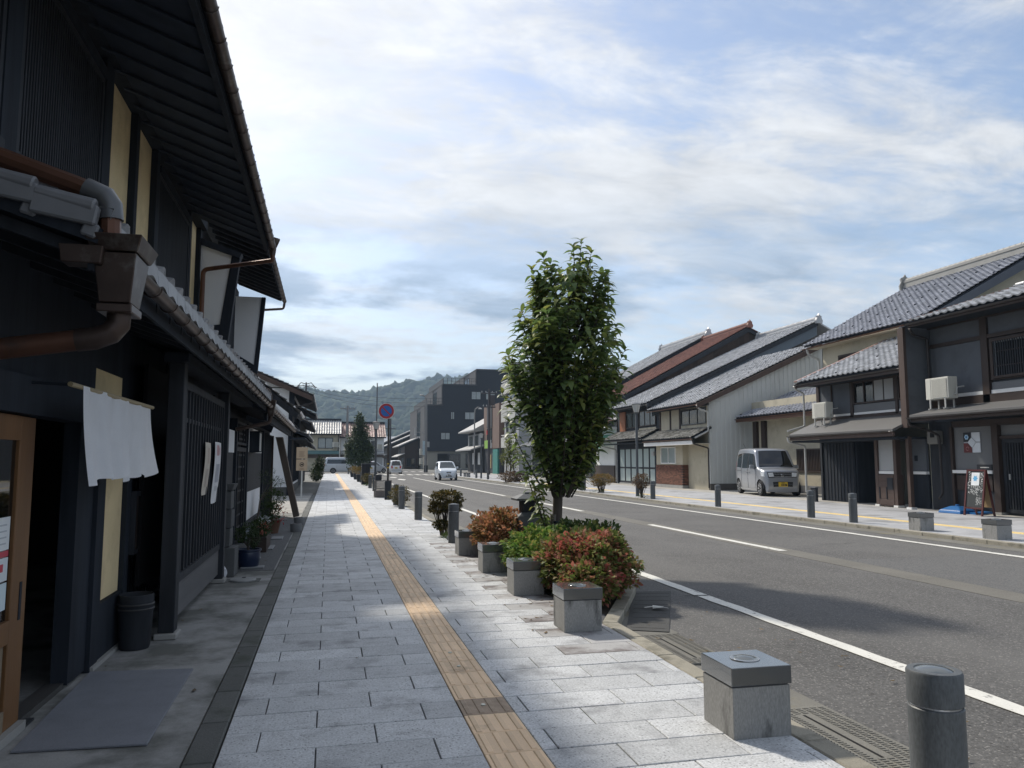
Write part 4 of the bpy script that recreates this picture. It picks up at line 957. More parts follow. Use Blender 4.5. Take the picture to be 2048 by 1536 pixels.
# parking sign board
ps = thing('parking_sign', 'tan two-panel parking board with a round black emblem on a pale post', 'sign', (-0.99, 31.0, 0))
TAN = M('sign_tan', (0.43, 0.335, 0.235), rough=0.7, var=0.05)
MB().tube([(-0.99, 31.0, 0), (-0.99, 31.0, 2.0)], 0.03, 10).build('post', M('post_pale', (0.50, 0.50, 0.47), rough=0.5), ps)
for z0, z1 in ((1.54, 1.98), (1.08, 1.51)): box(-1.21, -0.79, 30.94, 30.96, z0, z1).build('panel', TAN, ps)
INK = M('sign_ink', (0.035, 0.03, 0.028), rough=0.7)
rb = MB(); n = 24
for i in range(n):
    a0, a1 = 2 * math.pi * i / n, 2 * math.pi * (i + 1) / n
    rb.add([(-1.0 + rr * math.cos(a), 30.934, 1.315 + rr * math.sin(a)) for rr, a in ((0.065, a0), (0.085, a0), (0.085, a1), (0.065, a1))], [(0, 1, 2, 3)])
rb.build('emblem_ring', INK, ps)
MB().prism([(-1.05, 1.27), (-1.02, 1.30), (-0.98, 1.27), (-0.95, 1.31), (-0.955, 1.36), (-0.99, 1.33), (-1.02, 1.35), (-1.045, 1.32)], 'y', 30.932, 30.936).build('emblem_mark', INK, ps)
lf = MB()
for i in range(5): lf.box(-1.11 + 0.01 * (i % 2), -0.90 - 0.02 * (i % 3), 30.934, 30.937, 1.80 - 0.045 * i, 1.815 - 0.045 * i)
lf.box(-1.08, -0.92, 30.934, 30.937, 1.16, 1.172).box(-1.10, -0.90, 30.934, 30.937, 1.125, 1.14)
lf.build('lettering', M('sign_ink_soft', (0.20, 0.15, 0.11), rough=0.7), ps)
# ================================================================== RIGHT SIDE
def verge_board(par, pts, y0, y1, mat, name='bargeboard'): return MB().prism(pts, 'y', y0, y1).build(name, mat, par)
# ---------------------------------------------------------------- house A: brown townhouse at the right edge
A_ = thing('brown_townhouse', 'dark brown townhouse with grey plaster panels and lattice door at the right edge', 'house', (18.5, 17, 0))
FXA = 17.85
box(FXA + 0.10, FXA + 0.25, 12.5, 19.9, 0.0, 5.9).build('wall', GRYP, A_)
def pan(par, x, y0, y1, z0, z1, mat, name='plaster_panel', t=0.08): return box(x - 0.0, x + t, y0, y1, z0, z1).build(name, mat, par)
pan(A_, FXA + 0.02, 17.86, 19.75, 3.42, 4.86, GRYP); pan(A_, FXA + 0.02, 17.86, 19.75, 4.98, 5.45, GRYP); pan(A_, FXA + 0.02, 13.0, 17.6, 4.98, 5.45, GRYP)
for y0, y1 in ((17.62, 17.85), (12.6, 12.8)): box(FXA - 0.04, FXA + 0.1, y0, y1, 3.0, 5.5).build('post', DBR, A_)
box(FXA - 0.03, FXA + 0.1, 12.6, 19.8, 4.865, 4.975).build('beam', DBR, A_)
box(FXA - 0.03, FXA + 0.1, 12.6, 19.8, 5.455, 5.6).build('beam', DBR, A_)
for y0, y1 in ((17.86, 19.75), (13.0, 17.60)): box(FXA + 0.0, FXA + 0.1, y0, y1, 3.31, 3.41).build('white_band', WPNT, A_)
box(FXA + 0.03, FXA + 0.1, 13.0, 17.60, 3.415, 3.62).build('plaster_panel', GRYM, A_)
box(FXA - 0.04, FXA + 0.1, 12.6, 19.8, 3.05, 3.30).build('beam', DBR, A_)
# window with lattice
wn_ = window(A_, FXA + 0.09, 13.2, 17.58, 3.68, 4.84, mat=DBR, n=3, depth=0.10, pane=GLSD)
la_ = lattice(A_, FXA - 0.02, 13.25, 17.5, 3.72, 4.80, 0.075, w=0.028, d=0.028, face=-1, mat=BLK2, frame=0.06, rails=(4.05, 4.45), fmat=DBR, name='window_lattice')
for yy in (13.6, 15.0, 16.4): box(FXA - 0.01, FXA + 0.0, yy, yy + 0.95, 4.70, 4.74).build('blind_edge', WPNT, wn_)
# wing board at the boundary with house B and pipes
box(16.98, 17.98, 19.84, 20.0, 2.62, 5.55).build('wing_board', GRYP, A_)
box(16.94, 17.04, 19.80, 20.03, 2.45, 5.5).build('wing_edge', DBR2, A_)
pipe(A_, [(16.93, 19.5, 5.42), (17.15, 19.6, 5.25), (17.65, 19.62, 5.15), (17.65, 19.62, 3.2)], 0.04, PIPE)
# upper roof with hip
AE = (16.86, 12.0, 5.60)
def maskA(p):
    if p == 'poly': return [(0, 0), (7.45, 0), (5.6, 2.2), (0, 2.2)]
    return p[0] < 7.45 - p[1] * 0.84
ra = tile_roof(A_, AE, (0, 1, 0), (1, 0, 0.36), 7.45, 2.2, TILE_G, n_ind=200, mask=maskA, name='upper_roof')
MB().obox((16.90, 19.44, 5.66), (18.92, 17.62, 6.38), 0.16, 0.05).build('hip_flashing', PCOP, ra)
ridge(A_, (18.93, 12.0, 6.30), (18.93, 17.6, 6.30), TILE_G, 0.13, 0.18, 0.05, endcap=False)
box(16.9, 17.95, 12.0, 19.8, 5.50, 5.53).build('soffit', BLK, A_)
box(16.84, 16.90, 12.0, 19.46, 5.44, 5.55).build('fascia', DBR, ra)
gutter(A_, (16.80, 12.0, 5.56), (16.80, 19.5, 5.54), 0.05, PIPE, 0.6)
# lower roof of sheet metal
MB().prism([(16.60, 2.72), (16.60, 2.79), (17.92, 3.10), (17.92, 3.03)], 'y', 12.5, 19.3).build('lower_roof', METR, A_)
MB().box(16.62, 16.68, 12.5, 19.28, 2.60, 2.715).build('lower_fascia', DBR, A_)
gutter(A_, (16.56, 12.5, 2.74), (16.56, 19.35, 2.72), 0.045, PIPE, 0.6)
pipe(A_, [(16.56, 19.3, 2.68), (16.58, 19.3, 2.5), (17.3, 19.35, 2.35), (17.62, 19.32, 2.2), (17.62, 19.30, 0.5), (17.45, 19.25, 0.35)], 0.035, PIPE)
# ground floor
box(17.8, 17.98, 19.05, 19.9, 0.0, 2.62).build('dark_recess', BLK2, A_)
pan(A_, 17.83, 17.62, 19.0, 1.19, 2.42, GRYM)
box(17.72, 17.9, 17.62, 19.0, 1.10, 1.188).build('white_sill', WPNT, A_)
box(17.84, 17.93, 17.62, 19.0, 0.0, 1.09).build('board_wall', BLK2, A_)
for y0, y1 in ((18.35, 18.95), (17.7, 18.3)): box(17.80, 17.84, y0, y1, 0.62, 1.04).build('wood_panel', DBR, A_, bev=0.006, seg=1)
box(17.78, 17.95, 12.5, 19.0, 2.43, 2.60).build('lintel', DBR, A_)
for y0, y1 in ((17.40, 17.60), (18.98, 19.06)): box(17.74, 17.92, y0, y1, 0.06, 2.45).build('post', DBR, A_)
box(17.70, 17.95, 17.37, 17.63, 0.0, 0.06).build('foot_stone', STONE, A_)
box(17.86, 17.93, 12.8, 17.38, 2.14, 2.42).build('transom_panel', GRYM, A_)
box(17.80, 17.93, 12.8, 17.38, 2.05, 2.135).build('lintel', DBR, A_)
lattice(A_, 17.88, 14.3, 17.36, 0.06, 2.04, 0.085, w=0.04, d=0.03, face=-1, mat=BLK2, frame=0.10, rails=(0.5, 1.0, 1.5), back=DARKIN, name='lattice_door')
lattice(A_, 17.88, 12.8, 14.28, 0.06, 2.04, 0.085, w=0.04, d=0.03, face=-1, mat=BLK2, frame=0.10, rails=(0.5, 1.0, 1.5), back=DARKIN, name='lattice_door')
box(17.84, 17.875, 17.16, 17.2, 0.95, 1.1).build('door_pull', PIPEW, A_)
# shop plate with hexagon panels
sp = thing('shop_plaque', 'square wall plaque with dark, red and white fields round a pale hexagon', 'plaque', (17.8, 18.3, 1.8))
NAVY = M('plaque_dark', (0.018, 0.02, 0.026), rough=0.5); REDP = M('plaque_red', (0.12, 0.022, 0.022), rough=0.5); WHP = M('plaque_white', (0.62, 0.66, 0.70), rough=0.5)
def pl_(poly, mat, nm, x0=17.80, x1=17.815): return MB().prism([(18.62 - a, 1.66 + b_) for a, b_ in poly], 'x', x0, x1).build(nm, mat, sp)
pl_([(0, 0.03), (0.58, 0.03), (0.58, 0.60), (0, 0.60)], M('plaque_base', (0.40, 0.43, 0.46), rough=0.6), 'base', 17.812, 17.828)
pl_([(0, 0.335), (0.14, 0.335), (0.265, 0.46), (0.265, 0.60), (0, 0.60)], NAVY, 'dark_field')
pl_([(0, 0.30), (0.14, 0.30), (0.28, 0.16), (0.28, 0.03), (0, 0.03)], REDP, 'red_field')
pl_([(0.58, 0.345), (0.44, 0.345), (0.305, 0.46), (0.305, 0.60), (0.58, 0.60)], WHP, 'white_field')
pl_([(0.58, 0.295), (0.44, 0.295), (0.315, 0.16), (0.315, 0.03), (0.58, 0.03)], WHP, 'white_field')
pl_([(0.15, 0.32), (0.285, 0.455), (0.43, 0.32), (0.295, 0.175)], WHP, 'hexagon')
def star(cx, cy, r1, r2, n, mat, nm, par, xf, x0=17.796, rot=0.0):
    P = []
    for i in range(2 * n):
        a = math.pi * i / n + rot; rr = r1 if i % 2 == 0 else r2
        P.append((cx + rr * math.cos(a), cy + rr * math.sin(a)))
    return MB().prism([xf(*q) for q in P], 'x', x0, x0 + 0.004).build(nm, mat, par)
PB = M('emblem_pale_blue', (0.40, 0.58, 0.75), rough=0.5); DB = M('emblem_blue', (0.05, 0.20, 0.42), rough=0.5)
xfA = lambda a, b_: (18.62 - a, 1.66 + b_)
star(0.115, 0.47, 0.08, 0.065, 6, PB, 'emblem', sp, xfA); star(0.115, 0.47, 0.045, 0.025, 6, DB, 'emblem_centre', sp, xfA, 17.793)
rg_ = MB()
for i in range(18):
    a0, a1 = 2 * math.pi * i / 20, 2 * math.pi * (i + 1) / 20
    rg_.add([(17.797, *xfA(0.13 + rr * math.cos(a), 0.14 + rr * math.sin(a))) for rr, a in ((0.045, a0), (0.056, a0), (0.056, a1), (0.045, a1))], [(0, 1, 2, 3)])
rg_.build('emblem', M('emblem_rose', (0.42, 0.20, 0.20), rough=0.5), sp)
rg_ = MB()
for i in range(18):
    if i % 6 == 5: continue
    a0, a1 = 2 * math.pi * i / 18, 2 * math.pi * (i + 1) / 18
    rg_.add([(17.797, *xfA(0.29 + rr * math.cos(a), 0.32 + rr * math.sin(a))) for rr, a in ((0.052, a0), (0.058, a0), (0.058, a1), (0.052, a1))], [(0, 1, 2, 3)])
rg_.build('emblem', M('emblem_grey', (0.40, 0.42, 0.45), rough=0.5), sp)
np_ = thing('name_plate', 'small black name plate with a line of white letters under the plaque', 'plate', (17.8, 17.9, 1.2))
box(17.80, 17.828, 17.70, 18.20, 1.195, 1.35).build('plate', NAVY, np_)
lt_ = MB(); yy = 18.08; rgx = random.Random(4)
while yy > 17.80:
    w = rgx.uniform(0.012, 0.03); lt_.box(17.796, 17.80, yy - w, yy, 1.258, 1.285); yy -= w + 0.008
lt_.build('lettering', M('letter_white', (0.6, 0.6, 0.58), rough=0.6), np_)
mb_ = thing('electricity_meter', 'grey rounded electricity meter box on the dark wall between the two townhouses', 'meter', (17.6, 19.55, 1.95))
box(17.55, 17.80, 19.35, 19.75, 1.95, 2.35).build('casing', M('meter_grey', (0.17, 0.165, 0.15), rough=0.5), mb_, bev=0.05, seg=3)
box(17.535, 17.552, 19.43, 19.58, 2.15, 2.29).build('dial_window', GLSD, mb_)
ac_unit('large cream air-conditioning unit on the metal awning of the brown townhouse', 17.22, 18.70, 2.95, 0.85, 0.32, 0.62)
# A-frame chalkboard
sb = thing('chalkboard_sign', 'red-framed A-frame chalkboard with white paper and chalk writing on the pavement', 'sign', (16.9, 17.35, 0))
FRM = M('sign_mahogany', (0.085, 0.022, 0.020), rough=0.4, var=0.15); CHK = M('chalkboard', (0.035, 0.04, 0.042), rough=0.8, var=0.15)
def sbp(a, z, o=0.0, back=False):
    # leaning plane: a across the board, z height, o offset outwards
    t = z / 1.22
    return Vector((16.72 + 0.19 * t - o, 17.62 - a, z)) if not back else Vector((17.12 - 0.20 * t + o, 17.62 - a, z))
def sq(par, nm, mat, a0, a1, z0, z1, o=0.004, back=False):
    q = [sbp(a0, z0, o, back), sbp(a1, z0, o, back), sbp(a1, z1, o, back), sbp(a0, z1, o, back)]
    q2 = [p + Vector((0.004, 0, 0)) for p in q]
    return MB().add(q + q2, [(0, 1, 2, 3), (7, 6, 5, 4), (0, 4, 5, 1), (1, 5, 6, 2), (2, 6, 7, 3), (3, 7, 4, 0)]).build(nm, mat, par)
for a in (0.02, 0.60):
    MB().obox(sbp(a, 0.0), sbp(a, 1.22), 0.045, 0.035, up=(1, 0, 0)).build('frame_leg', FRM, sb)
    MB().obox(sbp(a, 0.0, back=True), sbp(a, 1.22, back=True), 0.045, 0.035, up=(1, 0, 0)).build('frame_leg', FRM, sb)
for z_ in (0.20, 1.20): MB().obox(sbp(0.02, z_), sbp(0.60, z_), 0.035, 0.045).build('frame_rail', FRM, sb)
bd = sq(sb, 'board', CHK, 0.04, 0.58, 0.22, 1.18, 0.0)
sq(sb, 'rear_board', M('plywood', (0.36, 0.25, 0.13), rough=0.8, var=0.1), 0.04, 0.58, 0.22, 1.18, 0.0, True)
sq(bd, 'paper', M('sheet_white', (0.72, 0.74, 0.75), rough=0.8), 0.17, 0.43, 0.80, 1.14, 0.006)
em = MB()
for i in range(12):
    a = 2 * math.pi * i / 12; rr = 0.085 if i % 2 == 0 else 0.055; em.v.append(tuple(sbp(0.30 + rr * math.cos(a), 0.985 + rr * math.sin(a), 0.009)))
em.f.append(tuple(range(12))); em.build('paper_emblem', M('emblem_sky', (0.12, 0.38, 0.62), rough=0.6), bd)
ck = MB(); rgx = random.Random(11)
def chalk(a0, a1, z0, z1, n):
    for _ in range(n):
        a = rgx.uniform(a0, a1); z = rgx.uniform(z0, z1); w = rgx.uniform(0.01, 0.035); h = rgx.uniform(0.006, 0.02)
        if rgx.random() < 0.5: w, h = h * 0.5, w
        ck.add([sbp(a, z, 0.006), sbp(a + w, z, 0.006), sbp(a + w, z + h, 0.006), sbp(a, z + h, 0.006)], [(0, 1, 2, 3)])
chalk(0.06, 0.14, 0.70, 1.15, 45); chalk(0.45, 0.55, 0.62, 1.15, 60); chalk(0.16, 0.44, 0.60, 0.78, 90); chalk(0.08, 0.4, 0.55, 0.62, 20); chalk(0.36, 0.54, 0.28, 0.55, 55)
ck.build('chalk_writing', M('chalk', (0.55, 0.56, 0.55), rough=0.9), bd)
bt = thing('blue_tank_base', 'flat blue plastic water-weight base on the pavement beside the chalkboard', 'base', (17.1, 18.25, 0))
BLU = M('blue_plastic', (0.02, 0.12, 0.32), rough=0.35, var=0.1)
bl = MB(); frust(bl, 17.12, 18.25, 0.0, 0.09, 0.30, 0.40, 0.27, 0.37); frust(bl, 17.12, 18.25, 0.09, 0.20, 0.27, 0.37, 0.10, 0.14); bl.build('tank', BLU, bt, bev=0.02)
MB().lathe([(0.05, 0.19), (0.05, 0.24), (0.035, 0.245)], (17.12, 18.25, 0), 12).build('socket', BLU, bt)
MB().obox((17.1, 17.75, 0.02), (17.6, 17.7, 0.05), 0.3, 0.05).build('spare_weight', BLU, bt)

# ---------------------------------------------------------------- house B
B_ = thing('grey_panel_townhouse', 'low dark townhouse with a tiled roof, grey panels and a recessed boarded porch', 'house', (18.5, 23, 0))
FB = 17.85
box(FB + 0.09, FB + 0.2, 20.05, 25.45, 2.6, 4.35).build('upper_wall', GRYP, B_)
pan(B_, FB + 0.02, 23.55, 25.3, 3.14, 4.2, GRYP, t=0.07); pan(B_, FB + 0.02, 21.32, 23.4, 3.13, 3.40, GRYM, t=0.07); pan(B_, FB + 0.02, 20.1, 21.2, 3.13, 3.40, GRYM, t=0.07)
for y0, y1 in ((25.3, 25.45), (23.40, 23.54), (21.20, 21.32), (24.55, 24.6)): box(FB - 0.03, FB + 0.09, y0, y1, 2.98, 4.3).build('post', DBR, B_)
box(FB - 0.02, FB + 0.09, 20.05, 25.45, 4.205, 4.34).build('beam', DBR, B_)
box(FB - 0.03, FB + 0.09, 20.05, 25.45, 2.88, 3.04).build('beam', DBR, B_)
for y0, y1 in ((23.55, 25.28), (21.33, 23.39), (20.1, 21.19)): box(FB, FB + 0.09, y0, y1, 3.05, 3.125).build('white_band', WPNT, B_)
w1 = window(B_, FB + 0.08, 21.33, 23.39, 3.42, 4.2, mat=DBR, n=4, depth=0.10, pane=GLSD)
for i in range(2): box(FB + 0.005, FB + 0.02, 21.42 + 0.48 * i, 21.84 + 0.48 * i, 3.48, 4.15).build('paper_screen', LGRY, w1)
w2 = window(B_, FB + 0.08, 20.1, 21.19, 3.42, 4.2, mat=DBR, n=2, depth=0.10, pane=GLSD)
box(FB + 0.005, FB + 0.02, 20.2, 20.6, 3.48, 4.15).build('paper_screen', LGRY, w2)
rb_ = tile_roof(B_, (17.0, 20.02, 4.36), (0, 1, 0), (1, 0, 0.43), 5.35, 6.0, TILE_G, n_ind=300, name='roof', guards=6)
MB().obox((16.96, 25.45, 4.40), (22.6, 25.45, 6.82), 0.20, 0.05).build('verge_flashing', PCOP, rb_)
verge_board(B_, [(17.0, 4.14), (17.0, 4.33), (22.5, 6.70), (22.5, 6.5)], 25.47, 25.53, DBR)
box(17.02, 17.9, 20.05, 25.4, 4.22, 4.24).build('soffit', BLK, B_); box(16.98, 17.03, 20.05, 25.4, 4.16, 4.28).build('fascia', DBR, rb_)
gutter(B_, (16.95, 20.1, 4.30), (16.95, 25.5, 4.28), 0.045, PIPE, 0.6)
MB().prism([(17.9, 0), (17.9, 4.4), (22.4, 6.3), (22.4, 0)], 'y', 25.36, 25.46).build('side_wall', BLK2, B_)
MB().prism([(16.58, 2.34), (16.58, 2.42), (17.92, 2.98), (17.92, 2.90)], 'y', 20.0, 25.4).build('lower_roof', METR, B_)
box(16.60, 16.68, 20.02, 25.38, 2.20, 2.335).build('lower_fascia', DBR2, B_)
gutter(B_, (16.54, 20.1, 2.37), (16.54, 25.45, 2.35), 0.045, PIPE, 0.6)
pipe(B_, [(16.54, 25.42, 2.33), (16.56, 25.44, 2.15), (17.3, 25.5, 2.0), (17.3, 25.5, 0.3)], 0.04, PIPEW)
pipe(B_, [(16.95, 25.55, 4.24), (17.1, 25.6, 4.1), (17.4, 25.62, 4.0), (17.4, 25.62, 2.75), (16.62, 25.55, 2.55)], 0.035, PIPEW)
# porch: recessed boarded wall
box(16.7, 19.2, 20.0, 25.4, 2.12, 2.19).build('porch_ceiling', BLK, B_)
box(19.05, 19.15, 21.5, 25.4, 0.0, 2.12).build('porch_back', BLK, B_)
GRNB = M('dark_green_board', (0.055, 0.056, 0.046), rough=0.7, var=0.2, scale=3, stretch=(1, 1, 0.2))
me = box(-0.02, 0.0, -0.055, 0.055, 0.0, 2.12).mesh('board', GRNB, off=(OFF[B_.name][0], 0, 0))
for i in range(16): link('board', me, B_, Matrix.Translation((19.045, 21.62 - OFF[B_.name][1] + 0.118 * i, 0)))
box(18.0, 19.05, 23.52, 23.62, 0.0, 2.12).build('porch_partition', BLK, B_)
box(17.95, 18.3, 23.6, 25.3, 0.0, 2.12).build('dark_shutter', BLK, B_)
for i in range(9): box(17.93, 17.949, 23.66 + 0.18 * i, 23.70 + 0.18 * i, 0.02, 2.1).build('shutter_batten', BLK2, B_)
box(19.02, 19.04, 23.2, 23.32, 1.2, 1.35).build('intercom', LGRY, B_)
# front bay with pale panel and wooden box
box(17.42, 17.6, 20.98, 21.70, 1.13, 2.12).build('pale_panel', LGRY, B_)
box(17.39, 17.6, 20.98, 21.70, 1.04, 1.125).build('white_sill', WPNT, B_)
for y0 in (21.70, 20.85): box(17.36, 17.54, y0, y0 + 0.13, 0.06, 2.12).build('post', DBR2, B_); box(17.33, 17.57, y0 - 0.03, y0 + 0.16, 0.0, 0.06).build('foot_stone', WPNT, B_)
bx_ = box(17.36, 17.72, 20.99, 21.69, 0.03, 1.02).build('meter_cupboard', DBR2, B_)
for i in range(5): box(17.352, 17.36, 21.0, 21.68, 0.06 + 0.19 * i, 0.235 + 0.19 * i).build('cupboard_board', DBR2, bx_, bev=0.006, seg=1)
for yy in (21.62, 21.30): box(17.335, 17.352, yy, yy + 0.03, 0.25, 0.62).build('cupboard_handle', BLK, bx_)
box(17.34, 17.353, 21.02, 21.28, 0.55, 0.92).build('cupboard_flap', BLK2, bx_)
pan(B_, 17.86, 20.15, 20.85, 1.13, 2.12, GRYP); box(17.82, 17.95, 20.15, 20.85, 1.04, 1.125).build('white_sill', WPNT, B_)
box(17.87, 17.95, 20.1, 20.85, 0.0, 1.03).build('board_wall', BLK, B_)
box(17.84, 17.86, 20.5, 20.62, 1.45, 1.62).build('intercom', BLK, B_)
box(17.10, 17.22, 19.98, 20.10, 0.06, 2.2).build('post', DBR2, B_); box(17.06, 17.26, 19.94, 20.14, 0.0, 0.06).build('foot_stone', WPNT, B_)
ac_unit('small cream air-conditioning unit on the metal awning of the low dark townhouse', 17.25, 24.30, 2.70, 0.80, 0.30, 0.56)
bp_ = thing('utility_stub', 'short dark post beside the round bollard in front of the low townhouse', 'post', (17.0, 24.6, 0))
MB().box(16.95, 17.05, 24.45, 24.75, 0, 0.5).build('post', BLK2, bp_, bev=0.01); box(16.92, 17.08, 24.42, 24.78, 0.5, 0.53).build('cap', GRYM, bp_)

# ---------------------------------------------------------------- rear house R with long ridge
R_ = thing('cream_rear_house', 'tall cream house with blue-grey tiles and long pale ridge behind the dark townhouses', 'house', (23, 26.5, 0))
box(21.0, 25.8, 23.5, 29.4, 0.0, 6.5).build('wall', CRM, R_)
MB().prism([(21.0, 6.3), (26, 9.15), (31, 6.3)], 'y', 23.45, 23.6).build('gable_wall', CRM, R_)
MB().prism([(21.0, 6.3), (26, 9.15), (31, 6.3)], 'y', 29.3, 29.4).build('gable_wall', CRM, R_)
tile_roof(R_, (20.45, 23.0, 6.52), (0, 1, 0), (1, 0, 0.53), 6.95, 6.25, TILE_B, n_ind=300, name='roof', amp=0.030, guards=4)
MB().prism([(26.0, 9.40), (26, 9.48), (31.5, 6.6), (31.5, 6.5)], 'y', 23.0, 29.95).build('rear_roof', TILE_B, R_)
BLG = M('blue_grey_barge', (0.075, 0.085, 0.105), rough=0.6, var=0.08)
verge_board(R_, [(20.45, 6.18), (20.45, 6.46), (26.0, 9.40), (26.0, 9.05)], 22.9, 23.0, BLG)
PRDG = M('pale_ridge', (0.30, 0.295, 0.275), rough=0.6, var=0.12)
ridge(R_, (25.95, 22.9, 9.42), (25.95, 29.95, 9.42), PRDG, 0.36, 0.26, 0.09)
box(20.5, 21.0, 23.1, 29.8, 6.36, 6.40).build('soffit', CRM, R_)
gutter(R_, (20.40, 23.0, 6.42), (20.40, 30.0, 6.38), 0.05, COPP, 0.6)
pipe(R_, [(20.42, 29.7, 6.35), (20.5, 29.7, 6.1), (20.9, 29.55, 5.9), (20.93, 29.5, 3.0)], 0.05, PIPEW)
lattice(R_, 20.99, 25.2, 28.3, 4.9, 5.9, 0.11, w=0.05, d=0.04, face=-1, mat=DBR, frame=0.07, back=DARKIN, name='window_lattice')
box(20.7, 21.0, 28.6, 29.4, 4.6, 5.1).build('balcony', DBR2, R_)
# ---------------------------------------------------------------- car port lot: low tiled roof and cream wall
K_ = thing('cream_wing', 'low cream wing with a tiled roof beside the parking space', 'house', (21, 32, 0))
box(20.9, 21.05, 25.6, 35.2, 0.35, 4.4).build('wall', CRM, K_)
box(20.86, 21.08, 25.6, 35.2, 0.0, 0.35).build('plinth', M('plinth_grey', (0.15, 0.15, 0.155), rough=0.9), K_)
tile_roof(K_, (20.0, 28.6, 3.62), (0, 1, 0), (1, 0, 0.42), 6.6, 3.6, TILE_B, n_ind=220, name='roof', guards=4)
gutter(K_, (19.95, 28.6, 3.56), (19.95, 35.2, 3.54), 0.045, COPP, 0.6)
box(20.02, 20.9, 28.7, 35.2, 3.42, 3.46).build('soffit', CRM, K_); box(19.98, 20.03, 28.6, 35.2, 3.38, 3.52).build('fascia', COPP, K_)
for x, yy in ((20.75, 34.6), (20.75, 33.85)): box(x, x + 0.16, yy, yy + 0.32, 0.0, 3.42).build('post', DBR, K_)
lattice(K_, 20.89, 28.6, 31.4, 0.95, 2.0, 0.11, w=0.055, d=0.04, face=-1, mat=DBR, frame=0.07, back=BLK, name='slat_screen')
box(20.84, 20.9, 28.15, 28.45, 2.75, 3.2).build('wall_lamp', WPNT, K_)
box(20.82, 20.9, 27.9, 28.2, 1.2, 1.5).build('meter_box', LGRY, K_)
# ---------------------------------------------------------------- house C: brick-front house with metal-clad side
C_ = thing('brick_front_house', 'house with a brick-faced ground floor, cream upper wall and pale metal-clad side', 'house', (19, 38.4, 0))
sd = MB(); x = 18.62; i = 0
topz = lambda q: 4.16 + (q - 18.0) * 0.456
while x < 25.2:
    x2 = x + 0.13; o = 0.0 if i % 2 == 0 else 0.018
    sd.prism([(x, 0.32), (x2, 0.32), (x2, topz(x2)), (x, topz(x))], 'y', 35.40 - o, 35.55); x = x2; i += 1
sd.build('clad_wall', SIDING, C_)
box(18.6, 25.2, 35.37, 35.56, 0.0, 0.318).build('plinth', M('plinth_dark', (0.09, 0.085, 0.08), rough=0.9), C_)
tile_roof(C_, (17.9, 35.25, 4.36), (0, 1, 0), (1, 0, 0.456), 6.15, 8.0, TILE_G, n_ind=300, name='roof', guards=4)
verge_board(C_, [(17.85, 4.08), (17.85, 4.33), (25.1, 7.64), (25.1, 7.35)], 35.15, 35.25, DBR2)
MB().prism([(25.2, 7.6), (25.2, 7.7), (29, 6.2), (29, 6.1)], 'y', 35.3, 41.4).build('rear_roof', TILE_G, C_)
box(18.65, 18.75, 35.5, 41.4, 0.0, 4.4).build('front_wall', CRM, C_)
box(17.95, 18.65, 35.4, 41.4, 4.26, 4.28).build('soffit', BLK, C_)
gutter(C_, (17.85, 35.3, 4.28), (17.85, 41.4, 4.26), 0.05, COPP, 0.7)
window(C_, 18.66, 35.75, 38.6, 3.35, 4.2, mat=M('sash_grey', (0.05, 0.052, 0.052), rough=0.5), n=3, pane=GLSD)
for y0 in (38.7, 39.9, 41.25): box(18.6, 18.66, y0, y0 + 0.12, 3.1, 4.35).build('post', DBR, C_)
tile_roof(C_, (17.6, 35.3, 2.62), (0, 1, 0), (1, 0, 0.5), 6.2, 1.2, TILE_M, name='lower_roof')
box(17.62, 17.68, 35.35, 41.4, 2.28, 2.47).build('white_fascia', WPNT, C_); box(17.7, 18.65, 35.4, 41.4, 2.30, 2.34).build('soffit', CRM, C_)
gutter(C_, (17.55, 35.35, 2.56), (17.55, 41.4, 2.54), 0.045, COPP, 0.7)
pipe(C_, [(17.85, 35.2, 4.24), (18.0, 35.25, 4.05), (18.5, 35.3, 3.9), (18.5, 35.3, 2.95), (17.75, 35.28, 2.6)], 0.045, PIPEW)
pipe(C_, [(17.6, 35.3, 2.5), (17.7, 35.3, 2.3), (18.5, 35.34, 2.1), (18.5, 35.34, 0.1)], 0.04, PIPE)
# brick wall with return
BRK = M('brick', (0.150, 0.066, 0.042), rough=0.85, var=0.2, scale=8, rnd=0.35); MORT = M('brick_mortar', (0.06, 0.045, 0.038), rough=0.95)
box(18.32, 18.62, 37.9, 41.3, 0.16, 1.24).build('brick_core', MORT, C_)
bm_ = MB()
for r_ in range(16):
    z0 = 0.17 + r_ * 0.067; o = 0.11 if r_ % 2 else 0.0; yy = 37.895 - o + 0.11
    while yy < 41.3:
        a, b_ = max(yy, 37.895), min(yy + 0.21, 41.3)
        if b_ - a > 0.03: bm_.box(18.305, 18.33, a, b_, z0, z0 + 0.055)
        yy += 0.222
    xx = 18.31 + (0.0 if r_ % 2 else 0.11)
    while xx < 19.5: bm_.box(xx, min(xx + 0.21, 19.5), 37.882, 37.90, z0, z0 + 0.055); xx += 0.222
stuff(bm_.build('bricks', BRK, C_))
box(18.4, 19.5, 37.9, 38.0, 0.16, 1.24).build('brick_return', MORT, C_)
box(18.28, 19.5, 37.86, 41.32, 0.0, 0.155).build('brick_base', STONE, C_)
box(18.34, 18.62, 37.92, 41.3, 1.245, 2.3).build('bay_wall', CRM, C_); box(18.62, 19.5, 37.92, 38.02, 1.245, 2.3).build('porch_wall', CRM, C_)
window(C_, 18.345, 38.7, 40.6, 1.30, 2.22, mat=WPNT, n=2, pane=M('pale_pane', (0.22, 0.26, 0.255), rough=0.15, var=0.05, spec=0.7), back=None)
box(19.45, 19.55, 35.5, 37.9, 0.0, 2.3).build('porch_back', CRM, C_)
window(C_, 19.46, 35.8, 36.9, 0.1, 2.1, mat=DBR2, n=2, pane=FROST, back=None)
box(19.40, 19.45, 37.3, 37.5, 1.3, 1.75).build('post_box', BLK2, C_)
